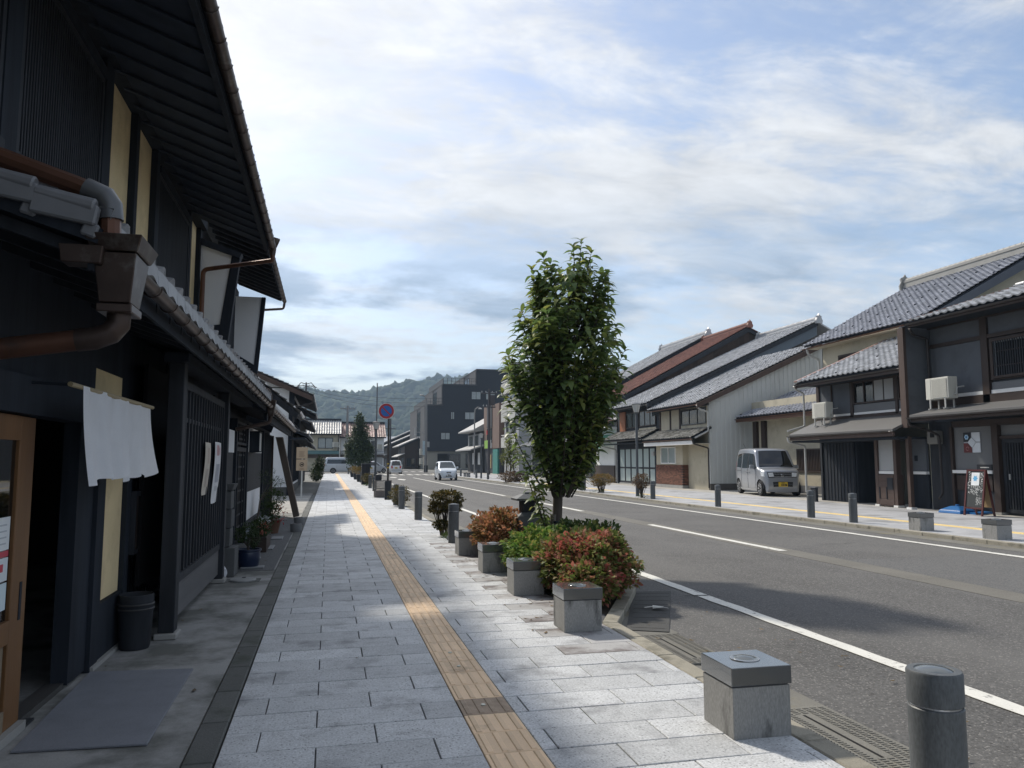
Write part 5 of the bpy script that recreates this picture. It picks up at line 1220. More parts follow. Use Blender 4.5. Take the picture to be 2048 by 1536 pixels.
# ---------------------------------------------------------------- house D: frosted sliding doors
D_ = thing('sliding_door_house', 'dark timber house with six frosted sliding doors and a long tiled roof', 'house', (19, 44.8, 0))
BLM = M('blue_metal_flashing', (0.10, 0.125, 0.15), rough=0.5, var=0.08)
tile_roof(D_, (17.9, 41.42, 4.80), (0, 1, 0), (1, 0, 0.46), 6.7, 12.55, TILE_G, name='roof')
MB().prism([(18.2, 4.0), (18.2, 4.86), (29.3, 9.9), (29.3, 9.2)], 'y', 41.50, 41.56).build('side_wall', BLM, D_)
verge_board(D_, [(17.85, 4.52), (17.85, 4.77), (29.3, 10.05), (29.3, 9.78)], 41.36, 41.42, BLK2)
MB().prism([(29.3, 10.0), (29.3, 10.1), (33, 8.2), (33, 8.1)], 'y', 41.4, 48.1).build('rear_roof', TILE_G, D_)
ridge(D_, (29.3, 41.35, 9.98), (29.3, 48.1, 9.98), TILE_G, 0.3, 0.24, 0.09)
box(18.65, 18.75, 41.45, 48.1, 0.0, 4.9).build('front_wall', BLK2, D_); box(17.95, 18.65, 41.5, 48.1, 4.70, 4.72).build('soffit', BLK, D_)
gutter(D_, (17.84, 41.5, 4.72), (17.84, 48.1, 4.70), 0.05, PIPE, 0.8)
window(D_, 18.64, 41.9, 44.4, 3.55, 4.5, mat=DBR, n=3, pane=M('shoji_pane', (0.10, 0.11, 0.11), rough=0.2, spec=0.7))
box(18.55, 18.64, 46.6, 47.5, 3.35, 4.6).build('orange_board', M('orange_board', (0.26, 0.10, 0.045), rough=0.7, var=0.2), D_)
window(D_, 18.64, 44.6, 46.5, 3.5, 4.5, mat=DBR, n=2, pane=GLSD)
for y0, y1 in ((41.9, 43.1), (43.2, 44.4)): box(18.60, 18.64, y0, y1, 3.34, 3.45).build('cream_band', CRM, D_)
tile_roof(D_, (17.55, 41.55, 2.76), (0, 1, 0), (1, 0, 0.5), 6.6, 1.25, TILE_M, name='lower_roof')
box(17.6, 18.65, 41.6, 48.0, 2.5, 2.54).build('soffit', BLK, D_); gutter(D_, (17.5, 41.6, 2.70), (17.5, 48.2, 2.68), 0.045, PIPE, 0.8)
pipe(D_, [(17.5, 48.1, 2.66), (17.55, 48.15, 2.4), (18.5, 48.1, 2.2), (18.5, 48.1, 0.1)], 0.045, PIPEW)
for i in range(6):
    y0 = 41.75 + i * 0.96
    d_ = MB().box(18.50, 18.56, y0, y0 + 0.07, 0.08, 2.26).box(18.50, 18.56, y0 + 0.87, y0 + 0.94, 0.08, 2.26).box(18.50, 18.56, y0 + 0.07, y0 + 0.87, 0.08, 0.2).box(18.50, 18.56, y0 + 0.07, y0 + 0.87, 2.18, 2.26).box(18.50, 18.56, y0 + 0.07, y0 + 0.87, 0.98, 1.08).build('sliding_door', BLK2, D_)
    for z0, z1 in ((0.2, 0.98), (1.08, 2.18)): box(18.52, 18.53, y0 + 0.07, y0 + 0.87, z0, z1).build('pane', FROST, d_)
box(18.48, 18.6, 41.6, 47.7, 0.0, 0.075).build('sill', STONE, D_); box(18.48, 18.6, 41.6, 47.7, 2.27, 2.5).build('lintel', BLK, D_)
for y0 in (41.58, 47.55): box(18.42, 18.6, y0, y0 + 0.15, 0.0, 2.5).build('post', BLK, D_)
box(18.3, 18.5, 41.62, 41.9, 1.75, 2.0).build('meter_box', LGRY, D_)
# ---------------------------------------------------------------- house E: red tiles, green awning shop front
E_ = thing('red_roof_house', 'tall house with red roof tiles, weathered side boards and a green awning shop front', 'house', (19, 51.6, 0))
tile_roof(E_, (18.3, 48.3, 5.36), (0, 1, 0), (1, 0, 0.535), 6.6, 11.7, TILE_R, name='roof')
verge_board(E_, [(18.25, 5.0), (18.25, 5.3), (28.6, 10.86), (28.6, 10.5)], 48.2, 48.3, BLK2)
MB().prism([(28.6, 10.75), (28.6, 10.87), (33, 8.9), (33, 8.8)], 'y', 48.2, 54.9).build('rear_roof', TILE_R, E_)
verge_board(E_, [(28.6, 10.5), (28.6, 10.82), (32, 9.25), (32, 8.95)], 48.2, 48.3, BLK2)
ridge(E_, (28.6, 48.15, 10.84), (28.6, 54.9, 10.84), TILE_R, 0.28, 0.22, 0.085)
OLDB = M('weathered_side_board', (0.060, 0.042, 0.034), rough=0.85, var=0.3, scale=4, stretch=(1, 1, 0.2), rnd=0.35)
i = 0; x = 18.7
while x < 32:
    z1 = 5.1 + (min(x, 28.6) - 18.3) * 0.535 - max(0, x - 28.6) * 0.46 - 0.05
    MB().prism([(x, 2.0), (x + 0.40, 2.0), (x + 0.40, z1 + 0.12 * (1 if x < 28.4 else -1)), (x, z1)], 'y', 48.40 - 0.012 * (i % 2), 48.46).build('side_board', OLDB, E_); x += 0.40; i += 1
box(18.7, 18.85, 48.46, 54.8, 0.0, 5.6).build('front_wall', WHT, E_)
box(18.5, 18.7, 48.5, 52.3, 0.0, 1.15).build('board_wall', DBR, E_); box(18.55, 18.7, 48.55, 52.2, 1.155, 2.5).build('sign_panel', WPNT, E_)
AWN = M('green_awning', (0.085, 0.27, 0.19), rough=0.7, var=0.08); 
MB().prism([(17.6, 2.55), (17.6, 2.75), (18.7, 3.25), (18.7, 3.2)], 'y', 48.6, 52.8).build('awning', AWN, E_)
box(17.55, 17.60, 48.6, 52.8, 2.50, 2.66).build('awning_stripe', WPNT, E_); box(17.56, 17.6, 48.6, 52.8, 2.30, 2.495).build('awning_valance', AWN, E_)
tile_roof(E_, (17.9, 48.4, 3.85), (0, 1, 0), (1, 0, 0.4), 6.4, 0.95, TILE_R, name='lower_roof'); box(17.9, 18.7, 48.4, 54.8, 3.55, 3.72).build('white_fascia', WPNT, E_)
window(E_, 18.68, 52.6, 54.6, 0.2, 2.2, mat=BLK2, n=2)
window(E_, 18.68, 49.2, 54.2, 4.4, 5.3, mat=BLK2, n=4)
# ---------------------------------------------------------------- house F: dark tile roof behind
F_ = thing('grey_gable_house', 'grey-tiled gabled house with ridge ornaments behind the red-roofed house', 'house', (19, 59, 0))
tile_roof(F_, (18.3, 55.1, 5.75), (0, 1, 0), (1, 0, 0.525), 8.6, 12.1, TILE_G, name='roof')
verge_board(F_, [(18.25, 5.4), (18.25, 5.7), (29.0, 11.35), (29.0, 11.0)], 55.0, 55.1, BLK)
MB().prism([(29, 11.25), (29, 11.36), (33, 9.3), (33, 9.2)], 'y', 55.0, 63.7).build('rear_roof', TILE_G, F_)
ridge(F_, (29.0, 54.95, 11.34), (29.0, 63.7, 11.34), TILE_G, 0.34, 0.25, 0.09)
box(18.7, 18.85, 55.1, 63.6, 0, 5.8).build('front_wall', CRM, F_); MB().prism([(18.7, 2), (18.7, 5.6), (29, 11.0), (33, 9.0), (33, 2)], 'y', 55.12, 55.22).build('side_wall', BLK, F_)
tile_roof(F_, (17.6, 55.2, 2.9), (0, 1, 0), (1, 0, 0.45), 8.4, 1.2, TILE_G, name='lower_roof')
window(F_, 18.68, 56, 60, 0.2, 2.3, mat=BLK2, n=4); window(F_, 18.68, 57, 62, 3.8, 5.0, mat=BLK2, n=4)
# ================================================================== FAR BUILDINGS
def simple_windows(par, plane, c, rects, mat=BLK2, pane=GLSD, frame=0.08):
    """windows as real frames with panes: plane 'x' (facade at x=c facing -X) or 'y' (facing -Y)"""
    for (a0, a1, z0, z1) in rects:
        f = MB(); fw = min(frame, (a1 - a0) * 0.12)
        def bb(mb, p0, p1, q0, q1, d0, d1):
            return mb.box(c - d1, c - d0, p0, p1, q0, q1) if plane == 'x' else mb.box(p0, p1, c - d1, c - d0, q0, q1)
        bb(f, a0, a1, z0, z0 + fw, 0.0, 0.08); bb(f, a0, a1, z1 - fw, z1, 0.0, 0.08); bb(f, a0, a0 + fw, z0 + fw, z1 - fw, 0.0, 0.08); bb(f, a1 - fw, a1, z0 + fw, z1 - fw, 0.0, 0.08)
        bb(f, (a0 + a1) / 2 - fw / 2, (a0 + a1) / 2 + fw / 2, z0 + fw, z1 - fw, 0.005, 0.07)
        w = f.build('window', mat, par)
        for s0, s1 in ((a0 + fw, (a0 + a1) / 2 - fw / 2), ((a0 + a1) / 2 + fw / 2, a1 - fw)): bb(MB(), s0, s1, z0 + fw, z1 - fw, 0.01, 0.03).build('pane', pane, w)
PALEP = M('pale_curtained_pane', (0.30, 0.33, 0.33), rough=0.15, var=0.2, scale=2, spec=0.7)
# two-storey house beyond the gable house
H_ = thing('grey_roof_shop', 'grey-roofed two-storey shop with a low awning beyond the small roadside tree', 'house', (19, 67, 0))
box(18.6, 28, 64.2, 70.4, 0, 5.4).build('wall', GRYM, H_)
tile_roof(H_, (17.7, 64.0, 5.35), (0, 1, 0), (1, 0, 0.42), 6.6, 5.5, TILE_G, name='roof'); tile_roof(H_, (17.2, 64.0, 2.75), (0, 1, 0), (1, 0, 0.35), 6.6, 1.5, TILE_G, name='lower_roof')
simple_windows(H_, 'x', 18.6, [(65, 67, 3.6, 4.8), (68, 70, 3.6, 4.8), (65, 69.8, 0.2, 2.3)]); box(18.55, 18.6, 64.3, 70.3, 2.35, 2.6).build('fascia', DBR, H_)
# three-storey pale block
W_ = thing('pale_apartment_block', 'pale grey three-storey block with balconies and air conditioners behind the roadside tree', 'building', (20, 80, 0))
SDG = M('pale_siding', (0.42, 0.42, 0.40), rough=0.8, var=0.06, scale=0.8); SDG2 = M('grey_siding', (0.30, 0.31, 0.325), rough=0.8, var=0.06, scale=0.8)
box(18.9, 30, 76.6, 83.2, 0, 9.2).build('core_wall', SDG2, W_)
for z0, z1 in ((2.9, 4.0), (5.7, 7.6), (8.7, 9.9)): box(18.5, 18.9, 76.6, 83.2, z0, z1).build('balcony_front', SDG, W_)
for z0 in (4.0, 7.6, 9.9):
    for i in range(9): box(18.55, 18.62, 76.7 + 0.72 * i, 76.76 + 0.72 * i, z0, z0 + 0.22).build('railing_post', WPNT, W_)
    box(18.54, 18.63, 76.6, 83.2, z0 + 0.22, z0 + 0.28).build('railing', WPNT, W_)
for i in range(11): box(19, 30, 76.57, 76.60, 0.8 * i + 0.6, 0.8 * i + 0.63).build('siding_joint', SDG, W_)
simple_windows(W_, 'x', 18.9, [(78, 82, 4.2, 5.6), (78, 82, 7.7, 8.7)])
MB().prism([(18.2, 11.4), (18.2, 11.5), (24, 12.6), (24, 12.4)], 'y', 76.4, 83.4).build('roof', TILE_G, W_); box(20, 30, 76.7, 83, 9.2, 11.6).build('roof_storey', SDG2, W_)
for x in (21.5, 24.5): pipe(W_, [(x, 76.5, 9.0), (x, 76.5, 0.2)], 0.07, PIPE)
ac_unit('air-conditioning unit on the upper balcony of the pale block', 18.75, 79.6, 9.9, 0.9, 0.35, 0.7); ac_unit('air-conditioning unit on the lower balcony of the pale block', 18.75, 79.3, 4.2, 0.9, 0.35, 0.7)
# brown panelled shop
P_ = thing('brown_panel_shop', 'brown panelled shop building with a green sign beside the pale block', 'shop', (19, 89, 0))
BRP = M('brown_panel', (0.155, 0.105, 0.085), rough=0.7, var=0.08, scale=1); CHAR = M('charcoal_panel', (0.040, 0.043, 0.05), rough=0.7)
box(18.6, 28, 84.6, 93.4, 2.9, 8.0).build('wall', BRP, P_); box(18.7, 28, 84.7, 93.3, 0, 2.9).build('ground_floor', CHAR, P_)
box(18.52, 18.6, 88.3, 91.2, 5.4, 8.05).build('charcoal_panel', CHAR, P_); simple_windows(P_, 'x', 18.6, [(88.4, 91.1, 3.6, 5.3)])
box(18.4, 18.6, 89.6, 92.0, 2.95, 3.9).build('green_sign', M('sign_green', (0.22, 0.40, 0.06), rough=0.6, var=0.15, scale=2), P_); box(18.4, 18.6, 88.6, 89.5, 2.95, 3.9).build('white_sign', WPNT, P_)
box(18.45, 18.6, 90.8, 91.1, 4.6, 5.1).build('red_lamp', M('red_plastic', (0.5, 0.03, 0.03), rough=0.4), P_)
box(18.62, 18.7, 89.2, 90.2, 0.6, 2.2).build('wooden_board', M('sign_board_tan', (0.40, 0.30, 0.16), rough=0.7), P_); box(18.5, 18.7, 85, 87.6, 0.0, 2.8).build('teal_curtain', M('teal_cloth', (0.03, 0.17, 0.15), rough=0.8), P_)
# small traditional shop with white curtains
Q_ = thing('corner_tiled_shop', 'small dark timber shop with pale roofs and white curtains at the crossing', 'shop', (19, 99, 0))
TILE_P = M('pale_roof_tile', (0.34, 0.34, 0.335), rough=0.55, var=0.1, rnd=0.15, scale=2)
box(18.7, 26, 94.2, 105, 0, 5.4).build('wall', BLK2, Q_); box(18.6, 18.7, 95, 104.4, 3.2, 4.9).build('upper_panel', LGRY, Q_)
MB().prism([(17.4, 5.2), (17.4, 5.35), (22, 7.9), (26.5, 5.35), (26.5, 5.2)], 'y', 93.7, 105.6).build('roof', TILE_P, Q_)
MB().prism([(17.0, 2.75), (17.0, 2.9), (18.7, 3.5), (18.7, 3.3)], 'y', 93.7, 105.4).build('lower_roof', TILE_P, Q_)
for y0 in (95.2, 99.0): box(18.45, 18.5, y0, y0 + 1.3, 1.0, 2.5).build('white_curtain', WPNT, Q_)
simple_windows(Q_, 'x', 18.6, [(97, 99, 3.4, 4.7), (101, 103, 3.4, 4.7)])
# big navy building
N_ = thing('navy_block', 'large stepped navy-black building with roof terraces across the crossing', 'building', (25, 150, 0))
NVY = M('navy_cladding', (0.012, 0.016, 0.025), rough=0.55, var=0.10, scale=0.2, stretch=(1, 1, 0.1)); NVF = M('slate_front', (0.055, 0.057, 0.063), rough=0.7, var=0.05)
BEI = M('beige_ground_floor', (0.24, 0.23, 0.20), rough=0.8, var=0.05)
for (x0, x1, y0, y1, z1) in ((16.9, 20.0, 139.0, 166, 11.5), (20.0, 26.3, 139.0, 166, 15.3), (26.3, 52, 139.0, 166, 18.2)):
    box(x0, x1, y0 + 0.001 * x0, y1, 3.2, z1).build('clad_wall', NVY, N_); box(x0 - 0.08, x1 + 0.08, y0 - 0.1, y1, z1, z1 + 0.2).build('parapet', NVF, N_)
for (x, z0, z1) in ((16.85, 3.2, 11.4), (19.95, 11.9, 15.2), (26.25, 15.6, 18.1)):
    for (y0, y1) in ((139.4, 146), (152, 165)): box(x - 0.06, x, y0, y1, z0, z1).build('front_panel', NVF, N_)
    simple_windows(N_, 'x', x, [(146.3, 151.6, z0 + 0.4, z1 - 0.6)])
box(17.4, 52, 139.4, 165, 0, 3.2).build('ground_floor', BEI, N_)
simple_windows(N_, 'y', 139.0, [(25.3, 27.1, 12.7, 14.2), (21.5, 22.2, 9.0, 10.4), (24.1, 26.0, 9.0, 10.4), (28, 29.8, 12.7, 14.2), (19.7, 21.4, 5.3, 6.6)], pane=PALEP)
simple_windows(N_, 'y', 139.4, [(19.2, 23.4, 0.2, 2.8), (24.4, 27.6, 0.2, 2.8)])
for (x0, x1, z) in ((17.0, 20.0, 11.7), (20.1, 26.2, 15.5)):
    for i in range(int((x1 - x0) / 0.75) + 1): box(x0 + 0.75 * i, x0 + 0.75 * i + 0.06, 139.1, 139.16, z, z + 1.1).build('railing_post', PIPE, N_)
    for zz_ in (0.55, 1.1): box(x0, x1, 139.1, 139.16, z + zz_ - 0.04, z + zz_).build('railing', PIPE, N_)
    box(x0 - 0.02, x0 + 0.04, 139.2, 160, z, z + 1.05).build('side_railing', PIPE, N_)
for z in (0.2, 1.9): ac_unit('air-conditioning unit on the front of the navy block, ' + ('lower' if z < 1 else 'upper'), 16.7, 143, z + 0.4, 1.4, 0.6, 1.1)
# dark old houses beyond the crossing
for k, (Y, ex, ez, xr, zr, lab) in enumerate(((150, 13.1, 4.3, 16.9, 5.95, 'low dark old house with a pale roof next to the navy block, nearest of three'), (167, 11.0, 4.3, 20, 8.2, 'dark old house with a long pale roof beyond the crossing, middle of three'), (184, 11.1, 5.1, 21, 9.6, 'dark old house with a long pale roof beyond the crossing, farthest of three'))):
    t_ = thing('old_roadside_house', lab, 'house', (ex + 2, Y, 0), 0, 'old houses beyond the crossing')
    MB().prism([(ex, ez - 0.1), (ex, ez + 0.1), (xr, zr + 0.1), (xr, zr - 0.1)], 'y', Y, Y + 15).build('roof', TILE_P, t_)
    MB().prism([(ex - 0.02, ez - 0.5), (ex - 0.02, ez - 0.12), (xr, zr - 0.12), (xr, zr - 0.5)], 'y', Y - 0.1, Y).build('bargeboard', BLK2, t_)
    MB().prism([(ex + 1.2, 0), (ex + 1.2, ez + 0.2), (xr, zr - 0.2), (xr, 0)], 'y', Y + 0.3, Y + 14.6).build('wall', DBR, t_)
    MB().prism([(ex - 0.3, 2.2), (ex - 0.3, 2.35), (ex + 1.2, 3.0), (ex + 1.2, 2.85)], 'y', Y - 0.5, Y + 13).build('lower_roof', TILE_P, t_)
    simple_windows(t_, 'y', Y + 0.3, [(ex + 1.6, ex + 3.2, 0.4, 2.0)]); simple_windows(t_, 'x', ex + 1.2, [(Y + 2, Y + 6, 0.3, 2.1), (Y + 8, Y + 12, 3.1, 4.0)], pane=PALEP)
# shops facing us across the crossing
TILE_W = M('silver_roof_tile', (0.42, 0.42, 0.41), rough=0.4, var=0.08, rnd=0.2, scale=1, spec=0.6); TILE_PK = M('faded_red_tile', (0.36, 0.24, 0.21), rough=0.5, var=0.2, rnd=0.35, scale=1)
def facing_shop(nm, lab, x0, x1, Y, ez, rzz, tm, wall, awn):
    t_ = thing(nm, lab, 'house', ((x0 + x1) / 2, Y + 4, 0))
    sl = Vector((0, 4.2, rzz - ez)); tile_roof(t_, (x0 - 0.3, Y - 0.7, ez), (1, 0, 0), sl, x1 - x0 + 0.6, sl.length, tm, w=0.36, e=0.5, amp=0.07, name='roof', n=6)
    MB().prism([(Y + 3.5, rzz - 0.05), (Y + 3.5, rzz), (Y + 8, ez), (Y + 8, ez - 0.05)], 'x', x0 - 0.3, x1 + 0.3).build('rear_roof', tm, t_)
    box(x0 - 0.3, x1 + 0.3, Y + 3.3, Y + 3.7, rzz - 0.05, rzz + 0.28).build('ridge', BLK2, t_)
    box(x0, x1, Y, Y + 7.5, 0, ez).build('wall', wall, t_); box(x0 - 0.3, x1 + 0.3, Y - 0.75, Y - 0.65, ez - 0.15, ez - 0.03).build('gutter', BLK2, t_)
    MB().prism([(Y - 1.0, 2.45), (Y - 1.0, 2.6), (Y, 3.0), (Y, 2.8)], 'x', x0, x1).build('awning', awn, t_); box(x0, x1, Y - 0.1, Y - 0.02, 1.9, 2.4).build('sign_band', M('sign_band_brown', (0.13, 0.10, 0.085), rough=0.7), t_)
    return t_
s1 = facing_shop('silver_roof_shop', 'cream shop with a bright silver tiled roof facing us across the crossing', -5.5, 1.5, 118, 5.45, 7.65, TILE_W, CRM, M('teal_awning', (0.10, 0.19, 0.19), rough=0.6))
simple_windows(s1, 'y', 118, [(-1.6, 0.6, 3.3, 4.9), (-5, -3, 3.3, 4.9)], pane=PALEP); box(1.3, 1.45, 117.9, 118, 0, 5.3).build('downpipe', PIPE, s1)
ac_unit('air-conditioning unit on the wall of the silver-roofed shop', 0.95, 117.7, 3.2, 0.9, 0.35, 0.75, rz=R(90))
s2 = facing_shop('faded_red_roof_shop', 'white shop with a faded red tiled roof behind the dark roadside tree', 1.7, 8.2, 119.5, 5.05, 7.3, TILE_PK, WHT, LGRY)
simple_windows(s2, 'y', 119.5, [(2.3, 4.2, 3.1, 4.6), (5.2, 7.2, 3.1, 4.6)], mat=WPNT); box(2, 8, 119.2, 119.45, 0.1, 2.0).build('shutter', LGRY, s2)
ac_unit('air-conditioning unit on the wall of the white shop with the faded red roof', 7.5, 119.2, 3.0, 0.9, 0.35, 0.75, rz=R(90))
lo = thing('low_grey_roof', 'low grey roof of a far building seen between the shops and old houses', 'building', (11, 210, 0))
MB().prism([(205, 5.5), (215, 8.2), (225, 5.5)], 'x', 8, 20).build('roof', M('blue_grey_sheet', (0.30, 0.33, 0.37), rough=0.5), lo); box(8.5, 19.5, 206, 224, 0, 5.6).build('wall', LGRY, lo)
# filler row on the left beyond house four
L5 = thing('far_left_house', 'dark low house on the left before the crossing, behind the roadside bush', 'house', (-3, 52, 0))
box(-7, -1.7, 46, 60, 0, 4.2).build('wall', BLK2, L5); tile_roof(L5, (-1.0, 45.6, 3.6), (0, 1, 0), (-1, 0, 0.42), 14.8, 3.2, TILE_G, name='roof'); tile_roof(L5, (-0.95, 45.6, 2.35), (0, 1, 0), (-1, 0, 0.4), 14.8, 0.8, TILE_G, name='lower_roof')
MB().prism([(-3.9, 4.7), (-3.9, 4.8), (-7.5, 3.4), (-7.5, 3.3)], 'y', 45.6, 60.4).build('rear_roof', TILE_G, L5)
simple_windows(L5, 'y', 46, [(-4.6, -2.6, 1.0, 2.2)])
# ================================================================== HILLS
def hill_h(x, y):
    ang = math.degrees(math.atan2(x, y))
    P = [(-25, 60), (-8, 66), (-1.0, 64), (1.2, 61.0), (2.4, 62.5), (3.8, 70), (5.2, 74), (6.4, 76), (8.0, 79), (10, 82), (13, 80), (17, 72), (24, 52), (34, 42), (50, 40)]
    z = P[0][1] if ang < P[0][0] else P[-1][1]
    for (a0, z0), (a1, z1) in zip(P[:-1], P[1:]):
        if a0 <= ang <= a1: z = z0 + (z1 - z0) * (ang - a0) / (a1 - a0)
    d = math.hypot(x, y) / 1.6
    t = max(0.0, min(1.0, (d - 470) / 330.0)); t = t * t * (3 - 2 * t)
    r2 = 1.0 if d < 800 else max(0, 1 - (d - 800) / 500)
    return 1.6 * z * t * r2 * (0.96 + 0.05 * math.sin(x * 0.045) * math.sin(y * 0.03 + 1) + 0.03 * math.sin(x * 0.13 + y * 0.07)) - 1.0
mb = MB()
def hp_(a, b_):
    an = R(-22 + 62 * a); d = 1.6 * (440 + 700 * b_); x, y = d * math.sin(an), d * math.cos(an)
    return (x, y, hill_h(x, y))
hills = struct(mb.grid(hp_, 90, 40).build('hills', M('hill_ground', (0.035, 0.05, 0.022), rough=1.0, var=0.3, scale=0.02), smooth=True))
FOR = M('forest_leaves', (0.032, 0.046, 0.024), rough=0.95, var=0.35, scale=0.06, fine=0.25, fscale=0.6, rnd=0.35, bump=1.0, bscale=0.8, spec=0.1)
rg = random.Random(21); bm = bmesh.new(); bmesh.ops.create_icosphere(bm, subdivisions=2, radius=1.0)
iv = np.array([v.co[:] for v in bm.verts]); jf = np.array([[v.index for v in f.verts] for f in bm.faces]); bm.free()
AV = []; AF = []; nb_ = 0
def forest_blob(x, y, z, r, hgt):
    global nb_
    ph = rg.uniform(0, 6); k = 1 + 0.22 * np.sin(4 * iv[:, 0] + ph) * np.sin(3.5 * iv[:, 1] + 2 * ph) + 0.16 * np.sin(7 * iv[:, 2] + ph + 5 * iv[:, 0])
    AV.append(iv * k[:, None] * np.array([r, r, hgt]) + np.array([x, y, z])); AF.append(jf + nb_ * len(iv)); nb_ += 1
while nb_ < 2600:
    an = R(rg.uniform(-7, 30)); d = 1.6 * (500 + 330 * rg.random() ** 0.7); x, y = d * math.sin(an), d * math.cos(an)
    r = rg.uniform(6.5, 13.0); forest_blob(x, y, hill_h(x, y) + r * 0.35, r, r * rg.uniform(0.8, 1.15))
me = bpy.data.meshes.new('forest'); me.from_pydata(np.concatenate(AV).tolist(), [], np.concatenate(AF).tolist()); me.materials.append(FOR)
me.polygons.foreach_set('use_smooth', [True] * len(me.polygons)); me.update()
stuff(link('forest', me), 'dense green woodland covering the far hills', 'forest')
# nearer wooded knoll right of the crossing
AV = []; AF = []; nb_ = 0
for i in range(160):
    a = rg.random(); x = 42 + 50 * a + rg.uniform(-6, 6); y = 380 + rg.uniform(-18, 30); forest_blob(x, y, 19 * math.sin(0.5 + a * 1.9) * rg.uniform(0.35, 0.92), rg.uniform(3.0, 5.0), rg.uniform(3.0, 5))
me = bpy.data.meshes.new('wood'); me.from_pydata(np.concatenate(AV).tolist(), [], np.concatenate(AF).tolist()); me.materials.append(M('knoll_leaves', (0.075, 0.10, 0.035), rough=0.95, var=0.3, scale=0.1, fine=0.25, fscale=0.8, rnd=0.35, spec=0.1))
me.polygons.foreach_set('use_smooth', [True] * len(me.polygons)); me.update()
stuff(link('wood', me), 'lighter green trees on a knoll below the hills', 'wood')
# ================================================================== VEGETATION
def leaf_unit(n=4, w=0.30, arch=0.55, fold=0.10):
    """curved leaf along +X, unit length: rows of 3 points (left, mid, right)"""
    vs = []; fs = []
    for i in range(n + 1):
        t = i / n; hw = w * math.sin(math.pi * min(0.98, (t * 0.92 + 0.06))) ** 0.8 * (1 - 0.25 * t)
        x = t - arch * 0.18 * t * t; z = 0.25 * t - arch * t * t * 0.9
        if i == n: hw = 0.012
        vs += [(x, -hw / 2 * 1.0, z + fold * hw), (x, 0, z), (x, hw / 2, z + fold * hw)]
    for i in range(n):
        a = 3 * i; fs += [(a, a + 3, a + 4, a + 1), (a + 1, a + 4, a + 5, a + 2)]
    return np.array(vs), np.array(fs)
def leaf_frames(dirs, rng, roll=0.6):
    d = dirs / np.linalg.norm(dirs, axis=1, keepdims=True)
    up = np.tile(np.array([0, 0, 1.0]), (len(d), 1)) + rng.normal(0, roll * 0.35, (len(d), 3))
    y = np.cross(up, d); y /= (np.linalg.norm(y, axis=1, keepdims=True) + 1e-9); z = np.cross(d, y)
    return np.stack([d, y, z], axis=2)
def leaf_mesh(name, pos, dirs, size, rng, mat, unit, roll=0.6):
    U, F = unit; Fr = leaf_frames(dirs, rng, roll)
    V_ = np.einsum('nij,kj->nki', Fr, U) * size[:, None, None] + pos[:, None, :]
    n = len(U); allf = (F[None] + (np.arange(len(pos)) * n)[:, None, None]).reshape(-1, 4)
    me = bpy.data.meshes.new(name); me.from_pydata(V_.reshape(-1, 3).tolist(), [], allf.tolist()); me.materials.append(mat)
    me.polygons.foreach_set('use_smooth', [True] * len(me.polygons)); me.update()
    return me
BARK = M('bark', (0.075, 0.062, 0.052), rough=0.9, var=0.3, scale=14, stretch=(1, 1, 0.3), bump=0.8, bscale=40)
BARKL = M('pale_bark', (0.13, 0.115, 0.10), rough=0.9, var=0.3, scale=14, stretch=(1, 1, 0.3), bump=0.8, bscale=40)
# ---------------- the street tree
rng = np.random.default_rng(8); rg = random.Random(8)
TX, TY = 3.08, 10.34
tr = thing('street_tree', 'tall narrow broadleaf tree with a dense dark crown in the planting bay', 'tree', (TX, TY, 0))
trunk = [(TX, TY, -0.05), (TX + 0.01, TY, 0.5), (TX + 0.04, TY + 0.01, 1.1), (TX + 0.07, TY, 1.8), (TX + 0.10, TY, 2.6), (TX + 0.16, TY, 3.4), (TX + 0.30, TY, 4.3)]
MB().tube(trunk, [0.085, 0.072, 0.066, 0.058, 0.042, 0.025, 0.008], 12).build('trunk', BARK, tr, smooth=True)
def env(z, th):
    P = [(0.95, 0.14), (1.3, 0.26), (1.7, 0.48), (2.1, 0.76), (2.5, 0.92), (2.9, 0.90), (3.3, 0.80), (3.7, 0.68), (4.0, 0.54), (4.25, 0.34), (4.5, 0.10)]
    r = P[0][1] if z < P[0][0] else P[-1][1]
    for (z0, r0), (z1, r1) in zip(P[:-1], P[1:]):
        if z0 <= z <= z1: r = r0 + (r1 - r0) * (z - z0) / (z1 - z0)
    return r * (1 + 0.16 * math.sin(3 * th + 2.1 * z) + 0.12 * math.sin(5 * th - 3.7 * z))
def axis(z): return TX + 0.02 + 0.05 * z
pos = []; dirs = []; size = []; br = MB()
shoots = []
for i in range(190):
    zt = 1.45 + 2.95 * (rg.random() ** 0.85); th = rg.uniform(0, 2 * math.pi); r = env(zt, th) * rg.uniform(0.72, 1.0)
    
    if zt > 3.85 and -0.35 < r * math.cos(th) < 0.12: continue
    h0 = max(0.95, zt - rg.uniform(0.6, 1.2)); tip = Vector((axis(zt) + r * math.cos(th), TY + r * math.sin(th), zt))
    b0 = Vector((axis(h0) + 0.25 * r * math.cos(th), TY + 0.25 * r * math.sin(th), h0)); shoots.append((b0, tip))
